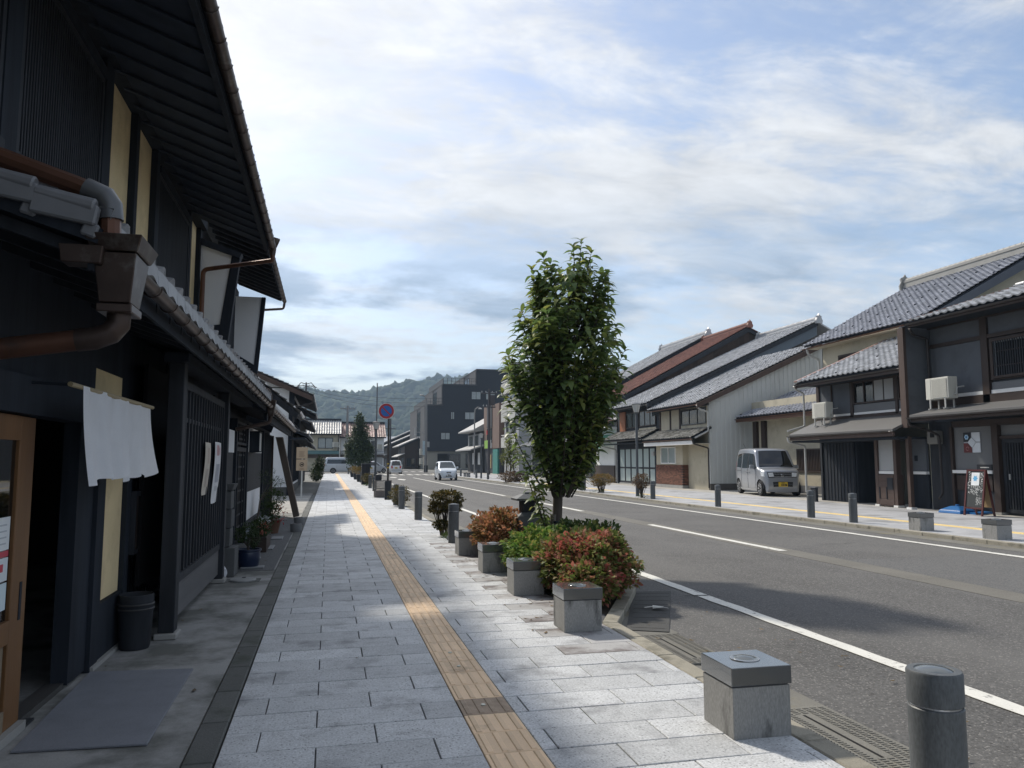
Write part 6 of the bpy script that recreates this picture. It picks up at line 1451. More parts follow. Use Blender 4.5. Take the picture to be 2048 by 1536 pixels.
shoots += [(Vector((TX + 0.3, TY, 3.6)), Vector((TX + 0.40, TY - 0.02, 4.60))), (Vector((TX + 0.3, TY, 3.5)), Vector((TX + 0.52, TY - 0.1, 4.42))), (Vector((TX + 0.35, TY, 3.5)), Vector((TX + 0.30, TY + 0.05, 4.52))),
           (Vector((TX + 0.0, TY, 3.2)), Vector((TX - 0.18, TY - 0.05, 4.32))), (Vector((TX, TY, 3.1)), Vector((TX - 0.36, TY - 0.1, 4.12))), (Vector((TX + 0.4, TY, 3.3)), Vector((TX + 0.72, TY, 4.15))),
           (Vector((TX - 0.05, TY - 0.05, 0.25)), Vector((TX - 0.42, TY - 0.25, 1.25))), (Vector((TX - 0.05, TY - 0.05, 0.3)), Vector((TX - 0.30, TY - 0.2, 1.05))), (Vector((TX - 0.05, TY, 0.3)), Vector((TX - 0.5, TY - 0.1, 1.5))), (Vector((TX + 0.05, TY, 1.0)), Vector((TX + 0.28, TY - 0.15, 1.35)))]
for b0, tip in shoots:
    mid = b0.lerp(tip, 0.5) + Vector((tip.x - b0.x, tip.y - b0.y, 0)) * 0.15
    n = int((tip - b0).length / 0.036); path = [b0 * (1 - t) ** 2 + mid * 2 * t * (1 - t) + tip * t * t for t in (0, 0.25, 0.5, 0.75, 1)]
    br.tube(path, [0.014, 0.012, 0.009, 0.006, 0.003], 5)
    a0 = rg.uniform(0, 6.28)
    for k in range(n + 3):
        t = 0.12 + 0.88 * min(1, k / max(1, n)); p = b0 * (1 - t) ** 2 + mid * 2 * t * (1 - t) + tip * t * t
        a = a0 + k * 2.4; el = rg.uniform(0.1, 0.7) + (0.5 if k >= n else 0)
        d = Vector((math.cos(a) * math.cos(el), math.sin(a) * math.cos(el), math.sin(el)))
        pos.append(p); dirs.append(d); size.append(rg.uniform(0.145, 0.22) * (0.8 if t > 0.95 else 1))
br.build('branches', BARK, tr, smooth=True)
for i in range(1400):      # inner fill
    z = rg.uniform(1.5, 4.2); th = rg.uniform(0, 6.28); r = env(z, th) * math.sqrt(rg.random()) * 0.85
    pos.append(Vector((axis(z) + r * math.cos(th), TY + r * math.sin(th), z))); dirs.append(Vector((math.cos(th), math.sin(th), rg.uniform(-0.4, 0.6)))); size.append(rg.uniform(0.14, 0.20))
pos = np.array([tuple(p) for p in pos]); dirs = np.array([tuple(d) for d in dirs]); size = np.array(size)
unit = leaf_unit(4, 0.46, 0.85)
LEAF = M('tree_leaf', (0.040, 0.062, 0.020), rough=0.42, rnd=0.0, var=0.1, spec=0.5, subsurf=0.50,
         palette=[(0.20, (0.078, 0.132, 0.048)), (0.44, (0.126, 0.192, 0.058)), (0.62, (0.186, 0.246, 0.066)), (0.80, (0.276, 0.288, 0.078)), (1.0, (0.228, 0.168, 0.060))], pscale=1.3, prnd=0.26)
dist = np.linalg.norm(pos - np.array([0, 0, 1.45]), axis=1); outer = np.hypot(pos[:, 0] - TX - 0.15, pos[:, 1] - TY)
score = dist - 0.15 * outer; order = np.argsort(score); ni = 300
me = bpy.data.meshes.new('leaf'); me.from_pydata(unit[0].tolist(), [], unit[1].tolist()); me.materials.append(LEAF); me.polygons.foreach_set('use_smooth', [True] * len(me.polygons)); me.update()
Fr = leaf_frames(dirs[order[:ni]], rng, 0.6); off = np.array(OFF[tr.name])
for k, i in enumerate(order[:ni]):
    m = Matrix(Fr[k].tolist()).to_4x4(); link('leaf', me, tr, Matrix.Translation(Vector((pos[i] - off).tolist())) @ m @ Matrix.Scale(float(size[i]), 4))
stuff(link('foliage', leaf_mesh('foliage', pos[order[ni:]] - off, dirs[order[ni:]], size[order[ni:]], rng, LEAF, unit), tr))
st_ = MB().tube([(TX - 0.12, TY - 0.14, -0.03), (TX - 0.06, TY - 0.075, 0.72)], 0.042, 12); st_.build('support_stake', BARKL, tr)
MB().tube([(TX + 0.075 * math.cos(a) - 0.015, TY - 0.03 + 0.11 * math.sin(a), 0.62) for a in [6.28 * i / 14 for i in range(15)]], 0.018, 6).build('tie_band', BLK, tr)
# ---------------- shrubs
def shrub(name, label, lobes, n, mat, leaf=0.045, stems=14, seed=1, group=None, cat='shrub', unitp=(2, 0.80, 0.5), bark=BARK, base=None, shell=0.45, up=0.25, stem_spread=0.6):
    """lobes: (x,y,z,rx,ry,rz) ellipsoids whose volume, mostly the shell, is filled with leaves"""
    rs = np.random.default_rng(seed); rgs = random.Random(seed)
    bx_, by_ = base or (lobes[0][0], lobes[0][1])
    t_ = thing(name, label, cat, (bx_, by_, 0), 0, group)
    P = []; D = []; tot = sum((a[3] * a[4] + a[3] * a[5] + a[4] * a[5]) for a in lobes)
    for (x, y, z, rx, ry, rzz) in lobes:
        k = int(n * (rx * ry + rx * rzz + ry * rzz) / tot)
        v = rs.normal(0, 1, (k, 3)); v /= np.linalg.norm(v, axis=1, keepdims=True)
        lump = 1 + 0.13 * np.sin(7 * v[:, 0] + seed) * np.sin(6 * v[:, 1] + 2 * seed) + 0.10 * np.sin(11 * v[:, 2] + 9 * v[:, 0])
        rr = (1 - shell * rs.random(k) ** 1.7) * lump
        p = np.array([x, y, z]) + v * rr[:, None] * np.array([rx, ry, rzz]); keep = p[:, 2] > 0.01
        P.append(p[keep]); D.append((v + rs.normal(0, 0.5, (k, 3)) + np.array([0, 0, up]))[keep])
    P = np.concatenate(P); D = np.concatenate(D); S = leaf * rs.uniform(0.7, 1.25, len(P))
    off_ = np.array([bx_, by_, 0])
    stuff(link('foliage', leaf_mesh('foliage', P - off_, D, S, rs, mat, leaf_unit(*unitp), 1.2), t_))
    sm = MB()
    for i in range(stems):
        x, y, z, rx, ry, rzz = lobes[i % len(lobes)]; a = rgs.uniform(0, 6.28); q = rgs.uniform(0, stem_spread)
        b0 = Vector((bx_ + (x - bx_) * 0.5 + 0.10 * rx * math.cos(a * 2), by_ + (y - by_) * 0.5 + 0.10 * ry * math.sin(a * 2), -0.03)); tp = Vector((x + q * rx * math.cos(a), y + q * ry * math.sin(a), z + 0.3 * rzz))
        sm.tube([b0, b0.lerp(tp, 0.5) + Vector((rgs.uniform(-0.03, 0.03), rgs.uniform(-0.03, 0.03), 0.04)), tp], [0.012, 0.009, 0.004], 5)
    sm.build('stems', bark, t_)
    return t_
def pal(name, cols, pscale=3.5, prnd=0.3, sub=0.3): return M(name, (0.1, 0.1, 0.05), rough=0.6, var=0.12, spec=0.3, subsurf=sub, palette=cols, pscale=pscale, prnd=prnd)
NRED = pal('nandina_red', [(0.15, (0.072, 0.124, 0.029)), (0.46, (0.182, 0.221, 0.052)), (0.56, (0.273, 0.221, 0.085)), (0.68, (0.377, 0.156, 0.104)), (0.90, (0.468, 0.104, 0.091))], 2.6, 0.22, 0.4)
NGRN = pal('nandina_green', [(0.15, (0.065, 0.130, 0.026)), (0.45, (0.117, 0.221, 0.039)), (0.66, (0.221, 0.299, 0.065)), (0.80, (0.338, 0.286, 0.091)), (0.95, (0.390, 0.169, 0.091))], 4, 0.28, 0.4)
NORG = pal('nandina_orange', [(0.15, (0.117, 0.111, 0.039)), (0.42, (0.260, 0.156, 0.065)), (0.62, (0.416, 0.195, 0.098)), (0.85, (0.520, 0.234, 0.130))], 4, 0.25, 0.4)
NDRK = pal('nandina_dark', [(0.15, (0.039, 0.072, 0.023)), (0.5, (0.072, 0.117, 0.033)), (0.75, (0.143, 0.156, 0.046)), (0.95, (0.286, 0.130, 0.065))], 3.5, 0.25, 0.4)
shrub('nandina_shrub', 'mixed red and green bushy shrub at the near end of the planting bay', [(2.80, 8.05, 0.32, 0.46, 0.52, 0.34), (2.58, 8.3, 0.30, 0.32, 0.40, 0.32), (2.98, 8.45, 0.30, 0.36, 0.5, 0.34), (2.62, 7.6, 0.22, 0.26, 0.30, 0.22), (2.95, 7.9, 0.52, 0.12, 0.12, 0.14), (2.62, 8.1, 0.55, 0.12, 0.12, 0.12), (3.1, 8.2, 0.5, 0.12, 0.14, 0.14), (2.75, 7.75, 0.46, 0.14, 0.12, 0.12)], 15000, NRED, 0.060, 26, 3)
shrub('nandina_shrub', 'bright green bushy shrub behind the dark-capped stone seats, left of the tree trunk', [(2.62, 9.5, 0.30, 0.42, 0.55, 0.31), (2.58, 8.95, 0.26, 0.34, 0.40, 0.28)], 8500, NGRN, 0.060, 18, 4)
shrub('nandina_shrub', 'dark green and copper bushy shrub right behind the tree trunk', [(3.10, 9.6, 0.34, 0.40, 0.60, 0.32), (3.12, 10.6, 0.30, 0.34, 0.60, 0.30), (3.20, 9.0, 0.34, 0.32, 0.5, 0.36)], 9000, NDRK, 0.060, 18, 5)
shrub('nandina_shrub', 'orange bushy shrub at the far end of the planting bay', [(2.62, 11.75, 0.34, 0.42, 0.55, 0.36), (2.56, 12.3, 0.28, 0.34, 0.4, 0.3)], 7000, NORG, 0.062, 16, 6)
OLV = pal('olive_bronze', [(0.2, (0.035, 0.040, 0.012)), (0.5, (0.080, 0.070, 0.020)), (0.75, (0.15, 0.11, 0.030)), (0.95, (0.20, 0.12, 0.04))], 3, 0.28)
YOR = pal('yellow_orange', [(0.2, (0.06, 0.06, 0.015)), (0.5, (0.15, 0.105, 0.025)), (0.75, (0.25, 0.15, 0.035)), (0.95, (0.26, 0.12, 0.04))], 3, 0.28)
BRZ = pal('bronze_brown', [(0.2, (0.055, 0.045, 0.025)), (0.5, (0.12, 0.075, 0.04)), (0.8, (0.19, 0.11, 0.06)), (0.95, (0.14, 0.12, 0.04))], 3, 0.28)
shrub('azalea_bush', 'mushroom-shaped bronze azalea bush with bare stems beside a dark bollard', [(2.28, 15.15, 0.70, 0.31, 0.34, 0.17), (2.10, 15.2, 0.52, 0.16, 0.2, 0.10), (2.15, 15.0, 0.22, 0.15, 0.15, 0.08), (2.4, 15.3, 0.55, 0.2, 0.2, 0.12)], 4200, OLV, 0.048, 30, 7, 'bushes along the left kerb', base=(2.27, 15.15), stem_spread=0.9)
shrub('azalea_bush', 'small olive bush behind a bollard on the left kerb, second from the camera', [(2.25, 25.2, 0.36, 0.33, 0.36, 0.30)], 1800, OLV, 0.045, 14, 8, 'bushes along the left kerb')
for k, (yy, sz, lab) in enumerate(((43.5, 0.30, 'small olive bush between posts near the tall dark box'), (47.0, 0.34, 'olive bush just before the tall dark box'), (55.5, 0.40, 'yellow-brown bush in a dark planter box past the tall dark box'), (62.5, 0.42, 'yellow-brown bush in a dark planter box, second past the tall dark box'), (72.0, 0.42, 'yellow-brown bush in a dark planter box nearest the crossing'))):
    shrub('azalea_bush', lab, [(2.25, yy, 0.45 if k < 2 else 0.68, sz, sz, sz * 0.75)], 900, YOR if k > 1 else OLV, 0.06, 10, 20 + k, 'bushes along the left kerb')
shrub('golden_shrub', 'round golden shrub on bare stems by the far kerb, in front of the white-panelled shop', [(12.38, 34.0, 0.60, 0.56, 0.6, 0.26), (12.1, 33.9, 0.45, 0.3, 0.4, 0.16)], 3200, YOR, 0.045, 34, 9, 'shrubs along the far kerb', stem_spread=0.85)
shrub('golden_shrub', 'bronze shrub with many bare stems by the far kerb, next to a dark bollard', [(12.10, 28.75, 0.66, 0.33, 0.4, 0.30)], 2200, BRZ, 0.04, 34, 10, 'shrubs along the far kerb', stem_spread=0.85)
shrub('low_orange_shrub', 'low spreading orange shrub under the small yellow-green roadside tree', [(12.2, 52, 0.38, 0.75, 0.9, 0.36), (12.9, 52.5, 0.36, 0.7, 0.9, 0.33)], 3000, BRZ, 0.08, 16, 11)
GRS = pal('weed_green', [(0.2, (0.05, 0.085, 0.02)), (0.6, (0.09, 0.14, 0.03)), (0.9, (0.14, 0.16, 0.05))], 6, 0.3)
for k, (x, y, s, lab) in enumerate(((2.20, 14.35, 0.16, 'tuft of green weeds at the foot of the dark bollard by the bronze azalea'), (12.15, 28.6, 0.34, 'patch of green weeds under the bronze shrub by the far kerb'), (12.1, 33.8, 0.34, 'patch of green weeds under the golden shrub by the far kerb'), (2.2, 46, 0.25, 'tuft of weeds at the foot of the far posts on the left kerb'))):
    shrub('weed_tuft', lab, [(x, y, 0.02, s, s * 1.3, 0.10)], 350, GRS, 0.06, 4, 40 + k, 'weeds at the kerbs', cat='weeds', up=1.2, unitp=(2, 0.16, 0.3))
# ---------------- small roadside tree, dark conical tree, bush on the left
def small_tree(name, label, x, y, h, lobes, n, mat, leaf, seed, tr_r=0.06, stake=False):
    rs = np.random.default_rng(seed); t_ = thing(name, label, 'tree', (x, y, 0))
    MB().tube([(x, y, -0.05), (x + 0.03, y, h * 0.3), (x, y, h * 0.62), (x + 0.02, y, h * 0.93)], [tr_r, tr_r * 0.8, tr_r * 0.5, tr_r * 0.15], 9).build('trunk', BARK, t_, smooth=True)
    P = []; D = []; bm_ = MB(); tot = sum(a[3] * a[5] for a in lobes); rgs = random.Random(seed)
    for (cx, cy, cz, rx, ry, rzz) in lobes:
        k = int(n * rx * rzz / tot); v = rs.normal(0, 1, (k, 3)); v /= np.linalg.norm(v, axis=1, keepdims=True)
        rr = (1 - 0.8 * rs.random(k) ** 1.4) * (1 + 0.2 * np.sin(6 * v[:, 0] + cz) * np.sin(5 * v[:, 1]) + 0.12 * np.sin(11 * v[:, 2] + 5 * v[:, 0]))
        P.append(np.array([cx, cy, cz]) + v * rr[:, None] * np.array([rx, ry, rzz])); D.append(v + rs.normal(0, 0.6, (k, 3)) + np.array([0, 0, -0.1]))
        for q in range(4):
            a = rgs.uniform(0, 6.28); bm_.tube([(x, y, max(0.3 * h, cz - rzz)), (cx + 0.3 * rx * math.cos(a), cy + 0.3 * ry * math.sin(a), cz - 0.2 * rzz), (cx + 0.75 * rx * math.cos(a), cy + 0.75 * ry * math.sin(a), cz + 0.4 * rzz)], [tr_r * 0.5, tr_r * 0.3, tr_r * 0.1], 5)
    bm_.build('branches', BARK, t_)
    P = np.concatenate(P); D = np.concatenate(D); S = leaf * rs.uniform(0.7, 1.25, len(P))
    stuff(link('crown', leaf_mesh('crown', P - np.array([x, y, 0]), D, S, rs, mat, leaf_unit(2, 0.5, 0.6), 1.2), t_))
    if stake:
        for dx in (-0.35, 0.35): MB().tube([(x + dx, y, 0), (x + dx * 0.6, y, 1.5)], 0.045, 8).build('support_stake', BARKL, t_)
    return t_
YGR = pal('yellow_green', [(0.2, (0.07, 0.10, 0.02)), (0.5, (0.14, 0.17, 0.03)), (0.8, (0.22, 0.22, 0.05)), (0.95, (0.24, 0.19, 0.06))], 1.5, 0.3, 0.4)
small_tree('roadside_tree', 'small thin yellow-green tree above the low orange shrub on the far side', 12.45, 53, 3.4, [(12.45, 53, 2.4, 0.45, 0.5, 0.75), (12.15, 53, 1.75, 0.45, 0.5, 0.55), (12.85, 53, 1.9, 0.42, 0.5, 0.55), (12.3, 53, 2.95, 0.28, 0.3, 0.45), (12.6, 53, 1.3, 0.55, 0.5, 0.4)], 1700, YGR, 0.13, 12, 0.05, True)
DGR = pal('deep_green', [(0.2, (0.018, 0.038, 0.014)), (0.5, (0.034, 0.058, 0.020)), (0.8, (0.055, 0.082, 0.026)), (0.95, (0.09, 0.11, 0.03))], 0.9, 0.3, 0.15)
small_tree('roadside_tree', 'dense dark green conical tree on the left pavement before the crossing', 3.25, 86, 6.6, [(3.25, 86, 2.2, 1.55, 1.5, 1.5), (3.2, 86, 3.4, 1.35, 1.3, 1.4), (3.3, 86, 4.6, 0.95, 0.9, 1.2), (3.25, 86, 5.7, 0.5, 0.5, 1.0), (2.6, 86, 2.6, 0.9, 0.9, 1.1), (3.95, 86, 2.5, 0.9, 0.9, 1.2)], 9000, DGR, 0.28, 13, 0.12)
small_tree('roadside_bush', 'dark leafy roadside bush at the left edge of the far pavement', -0.78, 61, 2.1, [(-0.8, 61, 0.75, 0.42, 0.5, 0.72), (-0.62, 61, 1.3, 0.38, 0.45, 0.5), (-0.9, 60.5, 0.4, 0.45, 0.5, 0.4)], 2600, DGR, 0.15, 14, 0.05)
# ---------------- potted plants in front of the townhouse
POTB = M('blue_glazed_pot', (0.012, 0.022, 0.060), rough=0.3, var=0.2, spec=0.6)
p1 = thing('potted_bonsai', 'shaggy small tree in a round dark blue glazed pot by the stone pillar', 'potted plant', (-1.03, 11.2, 0))
MB().lathe([(0.11, 0.0), (0.135, 0.03), (0.155, 0.18), (0.15, 0.22), (0.168, 0.235), (0.168, 0.255), (0.145, 0.255), (0.13, 0.20)], (-1.03, 11.2, 0.004), 28).build('pot', POTB, p1, smooth=True)
MB().lathe([(0.14, 0.0), (0.10, 0.012)], (-1.03, 11.2, 0.225), 16).build('soil', SOIL, p1)
MB().tube([(-1.03, 11.2, 0.22), (-1.05, 11.2, 0.33), (-1.02, 11.2, 0.45)], [0.02, 0.016, 0.008], 7).build('trunk', BARK, p1)
MB().tube([(-1.05, 11.2, 0.3), (-1.14, 11.15, 0.42), (-1.12, 11.18, 0.5)], [0.012, 0.008, 0.004], 6).build('branch', BARK, p1)
rs = np.random.default_rng(31); PG = pal('pot_green', [(0.2, (0.020, 0.042, 0.014)), (0.5, (0.04, 0.07, 0.02)), (0.8, (0.065, 0.09, 0.03))], 8, 0.3)
def plant_leaves(par, lobes, n, mat, leaf, seed, nm='foliage', un=(2, 0.4, 0.5)):
    rs_ = np.random.default_rng(seed); P = []; D = []
    for (x, y, z, rx, ry, rzz) in lobes:
        k = n // len(lobes); v = rs_.normal(0, 1, (k, 3)); v /= np.linalg.norm(v, axis=1, keepdims=True)
        P.append(np.array([x, y, z]) + v * (0.4 + 0.6 * rs_.random((k, 1))) * np.array([rx, ry, rzz])); D.append(v + rs_.normal(0, 0.4, (k, 3)) + np.array([0, 0, 0.2]))
    P = np.concatenate(P); D = np.concatenate(D)
    return link(nm, leaf_mesh(nm, P - np.array(OFF[par.name]), D, leaf * rs_.uniform(0.7, 1.3, len(P)), rs_, mat, leaf_unit(*un), 1.0), par)
stuff(plant_leaves(p1, [(-1.03, 11.2, 0.50, 0.13, 0.14, 0.12), (-1.13, 11.15, 0.45, 0.10, 0.1, 0.1), (-0.97, 11.22, 0.38, 0.09, 0.1, 0.12)], 1100, PG, 0.035, 31))
FLW = M('white_petals', (0.6, 0.62, 0.63), rough=0.7); FLR = M('red_petals', (0.30, 0.018, 0.018), rough=0.6); FLP = M('salmon_petals', (0.36, 0.12, 0.08), rough=0.6)
p2 = thing('planter_box', 'dark wooden planter box with white and salmon flowers before the townhouse', 'planter', (-1.05, 13.4, 0))
box(-1.18, -0.93, 13.0, 13.9, 0.0, 0.24).build('box', DBR, p2, bev=0.008); stuff(plant_leaves(p2, [(-1.05, 13.2, 0.34, 0.17, 0.24, 0.15), (-1.07, 13.7, 0.36, 0.17, 0.24, 0.17)], 1100, PG, 0.055, 32))
stuff(plant_leaves(p2, [(-1.02, 13.6, 0.47, 0.10, 0.15, 0.06)], 70, FLW, 0.05, 33, 'white_flowers')); stuff(plant_leaves(p2, [(-0.98, 13.05, 0.38, 0.10, 0.12, 0.10)], 60, FLP, 0.045, 34, 'salmon_flowers'))
p3 = thing('potted_flowers', 'tall potted plant with red flowers beyond the wooden planter', 'potted plant', (-1.08, 16.4, 0))
MB().lathe([(0.12, 0), (0.17, 0.24), (0.18, 0.26), (0.15, 0.24)], (-1.08, 16.4, 0.004), 20).build('pot', M('clay_pot', (0.13, 0.07, 0.045), rough=0.8), p3, smooth=True); MB().tube([(-1.08, 16.4, 0.2), (-1.07, 16.4, 0.7)], [0.015, 0.006], 6).build('stem', BARK, p3)
stuff(plant_leaves(p3, [(-1.08, 16.4, 0.70, 0.25, 0.35, 0.20), (-1.12, 16.2, 0.45, 0.22, 0.3, 0.2)], 1300, PG, 0.06, 35)); stuff(plant_leaves(p3, [(-0.92, 16.3, 0.38, 0.14, 0.22, 0.22)], 90, FLR, 0.06, 36, 'red_flowers'))
p4 = thing('bamboo_sprig', 'thin leafy sprig leaning out in front of the townhouse wall', 'plant', (-1.3, 15.4, 0))
for k in range(3): MB().tube([(-1.32, 15.3 + 0.1 * k, 0.0), (-1.25, 15.4 + 0.1 * k, 0.7), (-1.05 + 0.06 * k, 15.6, 1.15 - 0.05 * k)], [0.012, 0.008, 0.003], 5).build('stem', BARK, p4)
stuff(plant_leaves(p4, [(-1.12, 15.5, 1.15, 0.20, 0.3, 0.13), (-0.98, 15.6, 1.05, 0.15, 0.25, 0.06)], 320, PG, 0.07, 37, un=(2, 0.14, 0.4)))
# ================================================================== STREET FURNITURE
GRAN = M('granite_block', (0.27, 0.27, 0.262), rough=0.8, var=0.12, scale=5, fine=0.30, fscale=170, bump=0.25, bscale=160, stain=(0.050, 0.050, 0.049), stain_scale=5.0, stain_lo=0.54, stain_hi=0.68, stretch=(1, 1, 0.28))
CAPM = M('polished_cap', (0.066, 0.072, 0.076), rough=0.13, var=0.06, fine=0.12, fscale=200, spec=1.0, coat=0.6)
BOLM = M('bollard_granite', (0.085, 0.093, 0.098), rough=0.5, var=0.22, scale=7, fine=0.40, fscale=130, spec=0.5, stain=(0.085, 0.092, 0.098), stain_scale=5, stretch=(1, 1, 0.3))
LENS = M('solar_lens', (0.10, 0.115, 0.125), rough=0.12, var=0.1, spec=0.8); STEEL = M('stainless', (0.50, 0.51, 0.52), rough=0.3, metal=0.9)
bA = MB().box(-0.168, 0.168, -0.168, 0.168, 0.0, 0.262).mesh('base', GRAN, bev=0.004)
bB = MB().box(-0.175, 0.175, -0.175, 0.175, 0.270, 0.365).mesh('cap', CAPM, bev=0.004)
bN = MB().box(-0.160, 0.160, -0.160, 0.160, 0.260, 0.272).mesh('neck', JOINT)
dm = MB().lathe([(0.078, 0.0), (0.072, 0.005), (0.06, 0.004), (0.052, 0.007), (0.035, 0.014), (0.0, 0.017)], (0, 0, 0.3655), 26).mesh('lens', LENS, smooth=True)
ringm = MB().lathe([(0.080, 0.0), (0.080, 0.004), (0.066, 0.005), (0.066, 0.0)], (0, 0, 0.3655), 26).mesh('lens_ring', STEEL)
def seat_block(x, y, label, group):
    t_ = thing('stone_seat_block', label, 'stone block', (x, y, 0), random.uniform(-0.02, 0.02), group)
    link('base', bA, t_); c = link('cap', bB, t_); link('neck', bN, t_); link('lens', dm, c); link('lens_ring', ringm, c); return t_
GL = 'dark-capped stone blocks along the left kerb'
for y, lab in ((3.96, 'dark-capped stone block nearest the camera, beside the drain lid'), (6.58, 'dark-capped stone block at the near tip of the planting bay'), (8.42, 'dark-capped stone block in front of the red and green shrub, second along the bay'), (10.15, 'dark-capped stone block in front of the bright green shrub'), (12.08, 'dark-capped stone block at the far end of the planting bay, next to the round bollard')):
    seat_block(2.26 if y < 4 else 2.15, y, lab, GL)
GR = 'dark-capped stone blocks along the far kerb'
for y, lab in ((12.1, 'dark-capped stone block on the far pavement nearest the right edge'), (14.0, 'dark-capped stone block on the far pavement, in front of the chalkboard sign')): seat_block(12.2, y, lab, GR)
for y, lab in ((69.5, 'small dark-capped stone block far along the right pavement, nearer of a pair'), (71.0, 'small dark-capped stone block far along the right pavement, farther of a pair')): seat_block(12.4, y, lab, GR)
bo1 = MB().lathe([(0.098, 0.0), (0.098, 0.525), (0.094, 0.529)], (0, 0, 0), 32).mesh('shaft', BOLM, smooth=True)
bo2 = MB().lathe([(0.090, 0.529), (0.090, 0.536)], (0, 0, 0), 32).mesh('groove', STEEL)
bo3 = MB().lathe([(0.095, 0.536), (0.099, 0.54), (0.099, 0.642), (0.094, 0.650), (0.070, 0.651), (0.068, 0.648)], (0, 0, 0), 32).mesh('head', BOLM, smooth=True)
bo4 = MB().lathe([(0.068, 0.648), (0.058, 0.653), (0.035, 0.660), (0.0, 0.662)], (0, 0, 0), 28).mesh('lens', LENS, smooth=True)
def bollard(x, y, label, group, s=1.0):
    t_ = thing('bollard', label, 'bollard', (x, y, 0), 0, group); t_.scale = (s * 0.97, s * 0.97, s * 1.05)
    link('shaft', bo1, t_); link('groove', bo2, t_); h = link('head', bo3, t_); link('lens', bo4, h); return t_
GB = 'round granite bollards along the left kerb'
for y, lab in ((2.50, 'round grey granite bollard in the right foreground'), (13.78, 'round dark bollard beside the bronze azalea bush'), (19.35, 'round dark bollard standing alone past the bronze azalea'), (23.85, 'round dark bollard hiding part of the small olive bush'), (25.85, 'round dark bollard just behind the small olive bush'), (38.2, 'round dark bollard beside the left lamp post'), (42.2, 'round dark bollard past the left lamp post'), (51, 'far dark bollard past the tall dark box, nearest of three'), (53.5, 'far dark bollard past the tall dark box, middle of three'), (58.5, 'far dark bollard past the tall dark box, farthest of three'), (88.5, 'last small bollard on the left before the crossing')):
    bollard(2.2, y, lab, GB)
GBR = 'round granite bollards along the far kerb'
for y, lab in ((16.1, 'round dark bollard in front of the boarded porch, nearer of two'), (17.75, 'round dark bollard in front of the boarded porch, farther of two'), (22.65, 'round dark bollard in front of the parked silver van'), (27.75, 'round dark bollard next to the bronze shrub'), (60.5, 'far bollard on the right pavement just past the low orange shrub'), (65.5, 'far bollard on the right pavement near the pair of stone blocks'), (73.5, 'far bollard on the right pavement past the pair of stone blocks'), (89.0, 'far bollard at the right side of the crossing, nearer of two'), (91.0, 'far bollard at the right side of the crossing, farther of two')):
    bollard(12.15 if y < 30 else 12.4, y, lab, GBR)
# stone lanterns (lights)
LANM = M('lantern_granite', (0.105, 0.112, 0.118), rough=0.6, var=0.12, fine=0.15, fscale=150)
def lantern(x, y, label, s=1.0):
    t_ = thing('street_lantern', label, 'lantern', (x, y, 0), 0, 'granite lantern lights by the kerbs'); t_.scale = (s, s, s)
    box(-0.17, 0.17, -0.17, 0.17, -0.03, 0.60).build('post', LANM, t_, local=True, bev=0.006)
    b = MB(); frust(b, 0, 0, 0.605, 0.66, 0.17, 0.17, 0.10, 0.10); b.build('shoulder', LANM, t_, local=True)
    lb = box(-0.10, 0.10, -0.10, 0.10, 0.66, 0.83).build('light_box', BLK2, t_, local=True)
    for sx in (-1, 1): box(sx * 0.085 - 0.006, sx * 0.085 + 0.006, -0.104, -0.1, 0.68, 0.81).build('mullion', PIPE, lb, local=True)
    b = MB(); frust(b, 0, 0, 0.835, 0.865, 0.20, 0.20, 0.205, 0.205); frust(b, 0, 0, 0.866, 0.93, 0.205, 0.205, 0.07, 0.07); frust(b, 0, 0, 0.931, 0.955, 0.05, 0.05, 0.04, 0.04); b.build('roof_cap', LANM, t_, local=True)
    g_ = MB()
    for i in range(3):
        for j in range(3): g_.box(0.02 + i * 0.04, 0.05 + i * 0.04, -0.174, -0.171, 0.30 + j * 0.04, 0.33 + j * 0.04)
    g_.build('vent_holes', BLK, t_, local=True); return t_
lantern(2.98, 11.55, 'granite lantern with a roof cap in the planting bay behind the tree', 1.02)
lantern(12.35, 36.9, 'granite lantern by the far kerb beside the golden shrub', 0.95)
# lamp posts
LAMPG = M('lamp_grey', (0.060, 0.068, 0.075), rough=0.5, var=0.08); GLOBE = M('lamp_glass_off', (0.42, 0.43, 0.42), rough=0.25, var=0.05)
def lamp(x, y, h, label):
    t_ = thing('lamp_post', label, 'lamp post', (x, y, 0), 0, 'grey lamp posts along the street')
    MB().lathe([(0.075, 0), (0.075, 0.75), (0.055, 0.80), (0.05, h - 0.42), (0.04, h - 0.40)], (0, 0, 0), 14).build('post', LAMPG, t_, local=True, smooth=True)
    MB().lathe([(0.06, h - 0.42), (0.085, h - 0.36), (0.10, h - 0.34)], (0, 0, 0), 14).build('collar', LAMPG, t_, local=True)
    MB().lathe([(0.10, h - 0.34), (0.175, h - 0.05), (0.19, h - 0.02)], (0, 0, 0), 18).build('lamp_shade', GLOBE, t_, local=True, smooth=True)
    MB().lathe([(0.20, h - 0.02), (0.20, h), (0.06, h + 0.05)], (0, 0, 0), 18).build('lid', LAMPG, t_, local=True); return t_
lamp(12.5, 30.1, 3.82, 'grey lamp post on the far pavement in front of the sliding-door house')
lamp(2.3, 39.4, 3.40, 'grey lamp post on the left kerb in front of the conical tree')
lamp(12.45, 63.6, 3.72, 'grey lamp post far along the right pavement')
